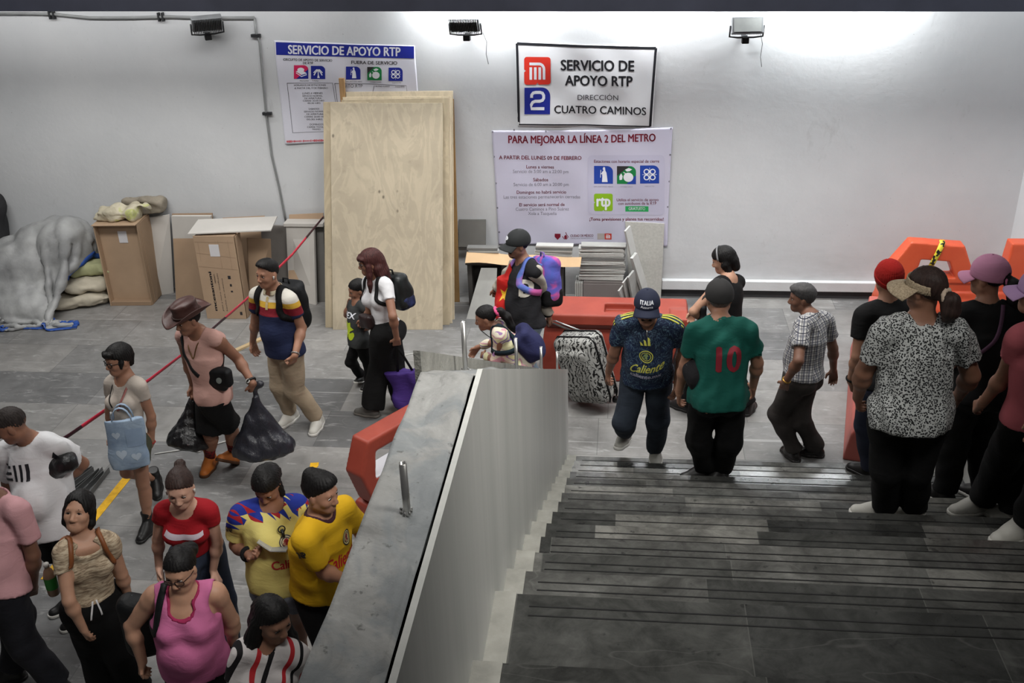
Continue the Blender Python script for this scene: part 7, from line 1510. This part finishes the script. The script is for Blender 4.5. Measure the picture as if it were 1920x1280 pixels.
# ---- 10  man in the green shirt
P = Person('green', 8, 'person seen from behind in dark cap and green tee with red number ten', H=1.68, skin='b', tw=1.06, td=1.05, belly=.35, hp=8, curl=(35, 35))
P.shirt('tee', cloth('bottle_green', (18, 82, 72)), sleeve=.66, hem=-.075, loose=.020, srad=(.064, .068), boxy=1.0, neck=.066, wave=.010)
P.decal('number', [text_box('10', -.085, .085, -.085, .165, .028)], mat('ink_red_faded', (132, 30, 44), .7), P.sh, P.at(.60)+P.cr*.035, P.cr, P.up, .004)
P.bottoms('trousers', BLKP, to=1.95, r=(.112, .092, .076), wave=.010); P.shoes(BSHOE, bulk=1.08); P.hair(HGRY, .010, -.022, .75); P.cap(mat('worn_dark_cap', (48, 47, 47), .85), th=.020, low=.006)
c = P.pix(1303, 700, -.02); e, at = P.carried('folded_jacket', 'dark folded jacket hanging over the left arm of the person in the green tee', 'jacket', c-np.array([0, 0, .12])); v = Vol(c-.3, c+.3, .011); v.el(c, (.09, .13, .11), None, 0); v.el(c+np.array([.02, 0, .06]), (.08, .1, .08), None, .04); v.wave(.018, (20, 20, 14), 2); V, F = v.mesh(); mesh_np('cloth', V-at, F, cloth('dark_jacket', (34, 33, 36)), e)
# ---- 11  man in the plaid shirt
def plaid(t):
    x, y, z = t.xyz(t.co()); f = lambda c, s, o=0: t.math('FRACT', t.math('ADD', t.math('MULTIPLY', c, s), o)); c = L_(192, 190, 186); nx, ny, nz = t.xyz(t._co.outputs['Normal']); sd = t.math('GREATER_THAN', t.math('ABSOLUTE', nx), t.math('ABSOLUTE', ny)); xy = t.math('ADD', t.math('MULTIPLY', x, t.math('SUBTRACT', 1.0, sd)), t.math('MULTIPLY', y, sd))
    base = t.mix(t.math('LESS_THAN', f(xy, 26), .34), c, L_(112, 112, 120)); base = t.mix(t.math('MULTIPLY', t.math('LESS_THAN', f(z, 26), .34), .55), base, L_(96, 98, 108))
    base = t.mix(t.math('LESS_THAN', f(xy, 26, .5), .12), base, L_(40, 42, 54)); return t.mix(t.math('LESS_THAN', f(z, 26, .5), .12), base, L_(40, 42, 54))
P = Person('plaid', 80, 'person with grey hair in checked short-sleeved shirt and dark trousers walking left', H=1.66, skin='d', tw=1.0, td=1.05, belly=.3, hp=6, hy=6, curl=(30, 30))
P.shirt('checked_shirt', pat('grey_check', plaid), sleeve=.62, hem=-.01, loose=.016, srad=(.062, .066), boxy=1.0, neck=.066); collar(P, pat('grey_check_collar', plaid), .064, .03, .35)
P.bottoms('trousers', cloth('dark_grey_trousers', (50, 46, 44)), to=1.95, r=(.108, .088, .072), waist=.04, wave=.010); P.shoes(mat('polished_shoe', (30, 27, 26), .3)); P.hair(mat('grizzled_hair', (62, 60, 60), .6, 0, .3, 30), .010, .006, .78, top=.006); ring_on(P, 'L', .93, .030, mat('gold_watch', (170, 130, 60), .3, .7), 'watch', .016)
# ---- 12  red beanie
P = Person('beanie', 5, 'person seen from behind in red knitted beanie, black tee and dark jeans', H=1.74, skin='b', tw=1.05, hy=8, curl=(40, 40))
P.shirt('tee', BLKC, sleeve=.55, hem=-.06, loose=.018, srad=(.060, .062), boxy=1.0, neck=.072); P.bottoms('jeans', cloth('indigo_jeans', (34, 38, 54)), to=1.95, r=(.110, .092, .078)); P.shoes(BSHOE, bulk=1.08); P.hair(HBLK, .004, .0); beanie(P, cloth('red_knit', (150, 28, 24), .95)); ring_on(P, 'L', .90, .032, BLKC, 'wrist_band', .016)
# ---- 13  visor
def leo(t):
    v = t.n('ShaderNodeTexVoronoi', feature='F1'); v.inputs['Scale'].default_value = 105; t.l(t.co(), v.inputs['Vector']); return t.ramp(v.outputs['Distance'], [(.42, L_(34, 34, 36)), (.52, L_(182, 184, 182))])
P = Person('visor', 12, 'person seen from behind in straw sun visor and white tee covered in small black spots', H=1.6, skin='c', tw=1.16, td=1.2, hw=1.02, arm=1.22, leg=1.1, belly=.4, hy=30, hp=4, curl=(40, 40))
P.shirt('spotted_tee', pat('spotted_jersey', leo, .85, .25), sleeve=.62, hem=-.11, loose=.016, srad=(.060, .064), boxy=1.0, neck=.085, wave=.010); P.bottoms('trousers', BLKP, to=1.96, r=(.104, .084, .074)); P.shoes(WSHOE, WSOLE, bulk=1.05)
P.hair(HBRN, .010, .008, .72, strands=[[(.0, -.10, -.01, .030), (0, -.145, -.03, .044), (0, -.15, -.08, .046), (0, -.135, -.125, .026)]]); scrunchie(P, (0, -.125, -.012), .034, cloth('cream_scrunchie', (206, 184, 164)), .012); visor(P, pat('straw', lambda t: t.ramp(t.noise(120, 2, .6, t.co((1, 1, 2))), [(.35, L_(150, 132, 108)), (.65, L_(196, 178, 150))]), .8, .3))
# ---- 14  pink cap
P = Person('pinkcap', 25, 'person in pink cap with long black ponytail and black tee, seen from behind', H=1.66, skin='b', tw=1.0, hw=1.05, bust=.4, hy=22, hp=4)
P.shirt('tee', BLKC, sleeve=.5, hem=-.07, loose=.016, boxy=1.0, neck=.074); P.bottoms('trousers', BLKP, to=1.96, r=(.108, .092, .080)); P.shoes(BSHOE, WSOLE, WSOLE)
P.hair(HBLK, .008, .0, .70, strands=[[(0, -.10, .02, .026), (.0, -.15, -.02, .040), (.03, -.17, -.10, .055), (.07, -.17, -.20, .060), (.11, -.16, -.30, .045), (.14, -.15, -.38, .018)]]); scrunchie(P, (0, -.125, -.002), .030, mat('pink_tie', (206, 120, 160), .4), .009); PK = cloth('pink_cap', (204, 142, 172), .85, .05, .15); P.cap(PK, th=.021, open_back=True, low=.004)
P.strap('crossbody_strap', [P.at(.30)-P.cr*.16+P.cf*.02, P.at(.42)-P.cr*.10-P.cf*.16, P.at(.66)+P.cr*.04-P.cf*.16, P.J['neck']*.5+P.J['RS']*.5-P.cf*.06+P.up*.05], .022, cloth('purple_strap', (88, 62, 82)), P.root, P.sh, .004)
# ---- 15  pink tee at the right edge
P = Person('pinkshirt', 45, 'person in pink tee and black trousers at the right edge, reaching a hand forward', H=1.62, skin='b', tw=.96, hw=1.02, hy=10, hp=4, curl=(60, 40))
P.shirt('tee', cloth('coral_pink', (196, 104, 112)), sleeve=.46, hem=-.04, loose=.014, boxy=1.0); P.bottoms('trousers', BLKP, to=1.95, r=(.108, .092, .080)); P.shoes(mat('grey_white_shoe', (150, 148, 142), .6), mat('grey_white_sole', (158, 156, 150), .6), WSOLE, bulk=1.15); P.hair(HBLK, .010, .004); P.cap(cloth('lilac_cap', (196, 160, 204)), th=.020)
# ---- 16  someone whose shoe shows at the edge
P = Person('edgeman', 60, 'person mostly beyond the right edge of the steps, only pale trainers showing', H=1.7, skin='b'); P.shirt('tee', cloth('grey_tee', (70, 70, 74)), boxy=1.0, hem=-.06); P.bottoms('trousers', BLKP, to=1.93); P.shoes(WSHOE, WSOLE, GLACE, bulk=1.12); P.hair(HBLK, .01, .005)

# ---- 17  white tee with dark bars
P = Person('eiii', 140, 'person with cropped hair in white tee with dark bar print, black bundle under one arm', H=1.72, skin='c', tw=1.08, td=1.1, belly=.75, hy=-28, hp=22, curl=(20, 40), palm=((.3, .1, 1), None))
P.shirt('tee', WHT, sleeve=.66, hem=-.13, loose=.020, srad=(.066, .070), boxy=1.0, neck=.070, wave=.011); P.bottoms('shorts', BLKP, to=.95, r=(.112, .10, .095)); P.shoes(BSHOE, WSOLE); P.hair(m_hair('cropped_hair', (44, 38, 36), .7), .003, .010, .85)
P.decal('bar_print', [rect(-.105, .035, -.035, .052), rect(-.105, -.005, -.035, .012), rect(-.105, -.045, -.035, -.028), rect(-.015, -.05, .003, .055), rect(.027, -.05, .045, .055), rect(.069, -.05, .092, .055)], I_black, P.sh, P.at(.68)+P.cr*.05, -P.cr, P.up, .004)
P.decal('sleeve_mark', [poly([(-.02, -.02), (.02, -.02), (.0, .02)])], I_black, P.sh, P.J['LS']*.55+P.J['LE']*.45, P.dirw((1, 0, 0)), P.dirw((0, .5, .85)), .004)
c = P.pix(106, 878, -.07); e, at = P.carried('plastic_bundle', 'crumpled black plastic bundle held under the arm of the person in the white tee', 'bundle', c-np.array([0, 0, .08])); ax_ = unit(P.dirw((.8, .15, .42))); v = Vol(c-.3, c+.3, .010); v.rc(c-ax_*.09, c+ax_*.09, .070, .066, 0); v.wave(.006, (30, 30, 30), 11); v.wave(.004, (60, 60, 60), 6); V, F = v.mesh(); mesh_np('film', V-at, F, TRASH2, e)
# ---- 18  pink shirt at the left edge
P = Person('pinkman', 110, 'person in dusty pink shirt and dark trousers cut by the left edge', H=1.72, skin='d', tw=1.05, td=1.1, belly=.3, curl=(50, 50)); P.shirt('shirt', cloth('faded_pink', (190, 144, 148)), sleeve=.66, hem=-.03, loose=.020, srad=(.066, .070), boxy=1.0, wave=.012); P.bottoms('trousers', cloth('near_black_trousers', (30, 30, 36)), to=1.95, r=(.112, .094, .08)); P.shoes(BSHOE); P.hair(HBLK, .008, .006)
clear = NT('clear_film', .25, 0, .5); clear.color(L_(150, 150, 146)); clear.b.inputs['Alpha'].default_value = .55; clear.bump(clear.noise(20, 4, .6, None, 1.5), .8, .03)
sack(P, 'plastic_bag', 'half-clear plastic bag carried by the person in the dusty pink shirt', P.pix(2, 1085, -.14), P.pix(4, 1172, -.16), .10, clear.m, 3, tail=False)
# ---- 19  woman looking up
P = Person('beige', 200, 'person looking up at the camera in flecked beige top, brown backpack straps on the shoulders', H=1.55, skin='a', tw=.98, td=1.0, bust=.7, hw=1.05, arm=.95, hp=-22, hy=-12, hr=-6, curl=(60, 30))
P.shirt('top', pat('flecked_beige', lambda t: t.ramp(t.noise(42, 3, .6, t.co((.5, .5, 2.4)), .6), [(.36, L_(118, 102, 84)), (.5, L_(168, 150, 126)), (.64, L_(190, 176, 152))])), sleeve=.38, hem=.055, loose=.012, scoop=.045, neck=.090, wave=.006); P.bottoms('trousers', BLKP, to=1.95, waist=.115, r=(.114, .105, .11))
P.hair(HBLK, .012, face=True, facez=.0, strands=[[(-.068, .0, .0, .03), (-.072, -.0, -.07, .022), (-.066, -.01, -.105, .010)], [(.068, .0, .0, .03), (.072, -.0, -.07, .022), (.066, -.01, -.105, .010)], [(0, -.07, 0, .06), (0, -.075, -.07, .045)]]); P.shoes(BSHOE, WSOLE)
for sg in (-1, 1): P.strap('drawstring', [P.at(.20)+P.cr*sg*.012+P.cf*.14, P.at(.05)+P.cr*sg*.03+P.cf*.16, P.at(-.10)+P.cr*sg*.04+P.cf*.16], .010, WHT, P.root, P.pt, .004)
BRL = mat('brown_leather_bag', (128, 76, 42), .5, 0, .15, 8); e, at = backpack(P, 'brown leather backpack worn by the person looking up in the flecked beige top', BRL, (.13, .085, .17), .42, .19, BRL, strapw=.028)
bt = P.at(.22)+P.cr*.185-P.cf*.16; e, at = P.carried('bottle', 'small bottle with green wrap in the side pocket of the brown backpack', 'bottle', bt-P.up*.09)
def lathe(prof, n=20): return [(r*math.cos(2*math.pi*k/n), r*math.sin(2*math.pi*k/n), z) for r, z in prof for k in range(n)], [(i*n+k, i*n+(k+1) % n, (i+1)*n+(k+1) % n, (i+1)*n+k) for i in range(len(prof)-1) for k in range(n)]
V, F = lathe([(.0, 0), (.03, .0), (.034, .01), (.034, .14), (.026, .17), (.014, .19), (.014, .205), (0, .205)]); mesh_np('bottle_body', V, F, mat('bottle_tan', (150, 120, 96), .4), e); V, F = lathe([(.0352, .05), (.0356, .13)]); V2 = np.array(V); mesh_np('green_wrap', V2, F, mat('green_wrap', (44, 130, 50), .5), e); V, F = lathe([(0, .225), (.016, .225), (.016, .203), (0, .203)]); mesh_np('bottle_cap', V, F, WSOLE, e)
# ---- 20  red tee
P = Person('redtee', 185, 'person with tied-back brown hair in cropped red tee and dark jeans', H=1.58, skin='e', tw=.9, bust=.65, hw=1.0, arm=.88, hp=14, hy=6, curl=(40, 40))
P.shirt('tee', cloth('red_tee', (150, 22, 32)), sleeve=.34, hem=.085, loose=.010, neck=.074, wave=.006); P.bottoms('jeans', cloth('dark_blue_jeans', (44, 52, 68)), to=1.95, waist=.10, r=(.110, .09, .08)); P.shoes(WSHOE, WSOLE)
P.decal('white_band', [poly([(-.115, .012), (-.02, -.012), (.02, -.012), (.115, .012), (.11, .034), (.02, .028), (-.02, .028), (-.10, .040)])], mat('ink_soft_white', (196, 186, 196), .7), P.sh, P.at(.69), -P.cr, P.up)
P.hair(HBRN, .012, .006, .92, strands=[[(0, -.09, .06, .03), (0, -.11, .09, .034)]]); earbud(P, -1); earbud(P, 1)
# ---- 21  pink tank top
P = Person('pinktank', 178, 'person with glasses in pink tank top, black bag strap on the shoulder', H=1.56, skin='a', tw=1.12, td=1.15, bust=1.0, hw=1.06, arm=1.18, belly=.7, hp=16, hy=-2, curl=(45, 45))
P.shirt('tank_top', cloth('orchid_pink', (190, 104, 146)), sleeve=0, tank=True, hem=-.06, loose=.014, scoop=.06, neck=.080, boxy=1.0, wave=.006, trim=(cloth('deep_pink_trim', (150, 40, 80)), .012, 'neck_trim')); P.bottoms('trousers', BLKP, to=1.95, r=(.114, .10, .09)); P.shoes(BSHOE)
P.hair(HBLK, .010, .008, .90, strands=[[(0, -.10, .03, .04), (0, -.125, .0, .045)]]); P.glasses(mat('tortoise_frame', (52, 32, 28), .3), .022); ring_on(P, 'L', .93, .034, BLKC, 'hair_tie', .008)
c = P.at(.32)+P.cr*.26-P.cf*.12; e, at = P.carried('shoulder_bag', 'black shoulder bag behind the arm of the person in the pink tank top', 'bag', c-P.up*.2); v = Vol(c-.36, c+.36, .011); v.box(c, (.12, .07, .2), P.CR, .06); v.wave(.01, (18, 18, 12), 3); V, F = v.mesh(); mesh_np('bag_body', V-at, F, NYL, e)
shift(P.strap('strap', [c+P.up*.18+P.cf*.05, P.at(.58)+P.cr*.19+P.cf*.10, P.at(.84)+P.cr*.14+P.cf*.10, P.J['neck']*.4+P.J['RS']*.6+P.up*.09, P.at(.7)+P.cr*.16-P.cf*.15, c+P.up*.18-P.cf*.04], .040, NYL, e, P.sh, .006), at)
# ---- 22  pale yellow jersey
def tri(t):
    x, y, z = t.xyz(t.co()); s_ = 18.0; u = t.math('MULTIPLY', t.math('ADD', x, y), s_); w = t.math('MULTIPLY', z, s_); fu, fw_ = t.math('FRACT', u), t.math('FRACT', w); up_ = t.math('GREATER_THAN', fu, fw_)
    cx = t.n('ShaderNodeCombineXYZ'); t.l(t.math('FLOOR', u), cx.inputs[0]); t.l(t.math('FLOOR', w), cx.inputs[1]); t.l(up_, cx.inputs[2]); wn = t.n('ShaderNodeTexWhiteNoise', noise_dimensions='3D'); t.l(cx.outputs[0], wn.inputs['Vector'])
    c = t.ramp(wn.outputs[0], [(0, L_(30, 46, 132)), (.45, L_(150, 32, 40)), (.68, L_(206, 194, 112)), (.82, L_(30, 46, 132))], 'CONSTANT')
    ax = t.math('ABSOLUTE', x); lim = t.math('SUBTRACT', 1.335*P_S, t.math('MULTIPLY', ax, .42)); return t.mix(t.math('GREATER_THAN', z, t.math('ADD', lim, t.math('MULTIPLY', t.math('PINGPONG', t.math('MULTIPLY', t.math('ADD', x, y), 1), .05), .8))), L_(204, 190, 112), c)
P_S = 1.6/1.7
P = Person('yelw', 195, 'person in pale yellow jersey with blue and red shoulders, looking at papers', H=1.6, skin='c', tw=1.10, td=1.08, bust=.7, hw=1.06, arm=1.15, leg=1.1, belly=.25, hy=-18, hp=36, curl=(30, 45), palm=((-.3, .3, 1), (.3, .2, 1)))
P.shirt('jersey', pat('triangle_jersey', tri), sleeve=.72, hem=-.06, loose=.018, srad=(.064, .068), boxy=1.0, neck=.074, wave=.009); P.bottoms('denim_shorts', pat('grey_denim', lambda t: t.ramp(t.noise(8, 4), [(.3, L_(92, 98, 108)), (.7, L_(132, 138, 146))])), to=.36, r=(.118, .112, .11)); P.shoes(WSHOE, WSOLE)
P.hair(HBLK, .016, .006, .85, strands=[[(-.06, .0, -.02, .03), (-.07, .02, -.09, .02)], [(.06, -.02, -.02, .04), (.065, -.05, -.1, .04)], [(0, -.08, .0, .06), (.02, -.10, -.08, .055), (.05, -.12, -.14, .03)]]); F0 = P.at(.60)
a, b, c_ = crest_shapes(.042); P.decal('crest_disc', b, ink('crest_cream', (200, 190, 150)), P.sh, F0+P.up*.01-P.cr*.03, -P.cr, P.up, .002); P.decal('crest_ring', a, ink('crest_navy', (40, 36, 60)), P.sh, F0+P.up*.01-P.cr*.03, -P.cr, P.up, .004); P.decal('crest_figure', c_, ink('crest_red', (150, 36, 46)), P.sh, F0+P.up*.01-P.cr*.03, -P.cr, P.up, .004)
V_, F_ = text_box('Caliente', -.11, .11, 0, .05, .02); P.decal('lettering', [(V_, F_)], ink('letter_red', (176, 44, 48)), P.sh, F0-P.up*.14-P.cr*.04, -P.cr, P.up); P.decal('sleeve_lettering', [text_box('GNP', -.04, .04, 0, .03, .02)], I_black, P.sh, P.J['RS']*.45+P.J['RE']*.55, P.dirw((.9, -.3, .1)), P.dirw((0, .5, .8)))
ring_on(P, 'R', .88, .038, BLKC, 'wrist_band', .03)
MB().tube([P.h(0, .02, 0)*0+P.at(.80)+P.cf*.15+P.cr*(-.01+.02*math.cos(a))+P.up*(.02*math.sin(a)) for a in np.linspace(0, 6.28, 15)], .004, 6).build('sunglasses', BLKPL, P.root, True); MB().tube([P.at(.80)+P.cf*.15-P.cr*.01, P.at(.70)+P.cf*.165-P.cr*.015], .010, 6).build('sunglasses', BLKPL, P.root, True)
c = P.J['RF']*.75+P.J['LF']*.25+P.up*.03+P.cf*.07; e, at = P.carried('paper_wallet', 'grey folded papers held open by the person in the pale yellow jersey', 'papers', c); d1 = unit(P.J['LF']-P.J['RF']); n1 = orth(P.cf*.5+P.up*.6, d1); d2 = np.cross(n1, d1)
for k, (an, col) in enumerate(((.25, (136, 136, 134)), (-.3, (156, 154, 148)))):
    nn_ = unit(n1*math.cos(an)+d2*math.sin(an)); R_ = np.stack([d1, np.cross(nn_, d1), nn_], 1); MB().box(R_@np.array([0, (.045 if k else -.045), 0]), (.17, .09, .006), R_).build('paper', mat('paper_%d' % k, col, .6), e)
# ---- 23  yellow jersey man
P = Person('yelm', -125, 'person with swept black hair in bright yellow jersey with dark collar beside the parapet', H=1.72, skin='b', tw=1.06, td=1.08, belly=.2, hy=18, hp=8, curl=(40, 40))
MAR = cloth('maroon_trim', (58, 30, 40)); P.shirt('jersey', cloth('bright_yellow', (206, 162, 26)), sleeve=.66, hem=-.05, loose=.018, srad=(.064, .068), boxy=1.0, neck=.074, wave=.007, trim=(MAR, .016, 'collar_trim'))
for g in 'LR': 
    sh, el = P.J[g+'S'], P.J[g+'E']; q = sh*.35+el*.65; d = unit(el-sh); x = orth(P.cf, d); y = np.cross(d, x); MB().tube([q+.067*P.S*(x*math.cos(t)+y*math.sin(t)) for t in np.linspace(0, 2*math.pi, 25)], .007, 6).build('sleeve_cuff', MAR, P.root, True)
F0 = P.at(.62); a, b, c_ = crest_shapes(.042); P.decal('crest_disc', b, ink('crest_cream2', (206, 190, 130)), P.sh, F0+P.up*.05-P.cr*.07, -P.cr, P.up, .002); P.decal('crest_ring', a, I_black, P.sh, F0+P.up*.05-P.cr*.07, -P.cr, P.up, .004); P.decal('crest_figure', c_, ink('crest_maroon', (130, 30, 50)), P.sh, F0+P.up*.05-P.cr*.07, -P.cr, P.up, .004)
V_, F_ = text_box('Caliente', -.12, .12, 0, .07, .02); V_[:, 0] += V_[:, 1]*.3; P.decal('lettering', [(V_, F_)], ink('letter_red2', (190, 40, 40)), P.sh, F0-P.up*.09, -P.cr, P.up); P.decal('sleeve_lettering', [text_box('GNP', -.042, .042, 0, .034, .03)], I_black, P.sh, P.J['RS']*.48+P.J['RE']*.52, P.dirw((.9, -.25, .3)), P.dirw((0, .5, .8)))
P.bottoms('trousers', BLKP, to=1.95, r=(.110, .09, .078)); P.shoes(BSHOE); P.hair(HBLK, .010, .010, .85, top=.016, strands=[[(0, .05, .10, .035), (0, -.06, .09, .05)]])
# ---- 24  striped top
def strp(t):
    x, y, z = t.xyz(t.co()); f = t.math('FRACT', t.math('MULTIPLY', t.math('ADD', t.math('MULTIPLY', x, .9), t.math('MULTIPLY', z, .55)), 8.0)); return t.ramp(f, [(0, L_(196, 190, 188)), (.34, L_(24, 22, 24)), (.50, L_(196, 190, 188)), (.72, L_(168, 38, 44)), (.88, L_(196, 190, 188))], 'CONSTANT')
P = Person('stripe', -140, 'person with long black hair in red and black striped white top', H=1.56, skin='b', tw=.95, bust=.5, arm=.95, hy=14, hp=18)
P.shirt('striped_top', pat('red_black_stripes', strp), sleeve=.6, hem=-.06, loose=.018, srad=(.062, .066), boxy=1.0); P.bottoms('trousers', BLKP, to=1.9); P.shoes(BSHOE)
P.hair(HBLK, .012, .006, .88, strands=[[(-.06, -.03, -.02, .045), (-.08, -.03, -.12, .045), (-.11, .02, -.24, .04), (-.11, .06, -.36, .03), (-.11, .08, -.44, .012)], [(.06, -.03, -.02, .045), (.085, -.03, -.12, .045), (.12, .02, -.24, .04), (.12, .06, -.36, .025)], [(0, -.08, 0, .06), (0, -.09, -.12, .06), (0, -.09, -.26, .05)]])
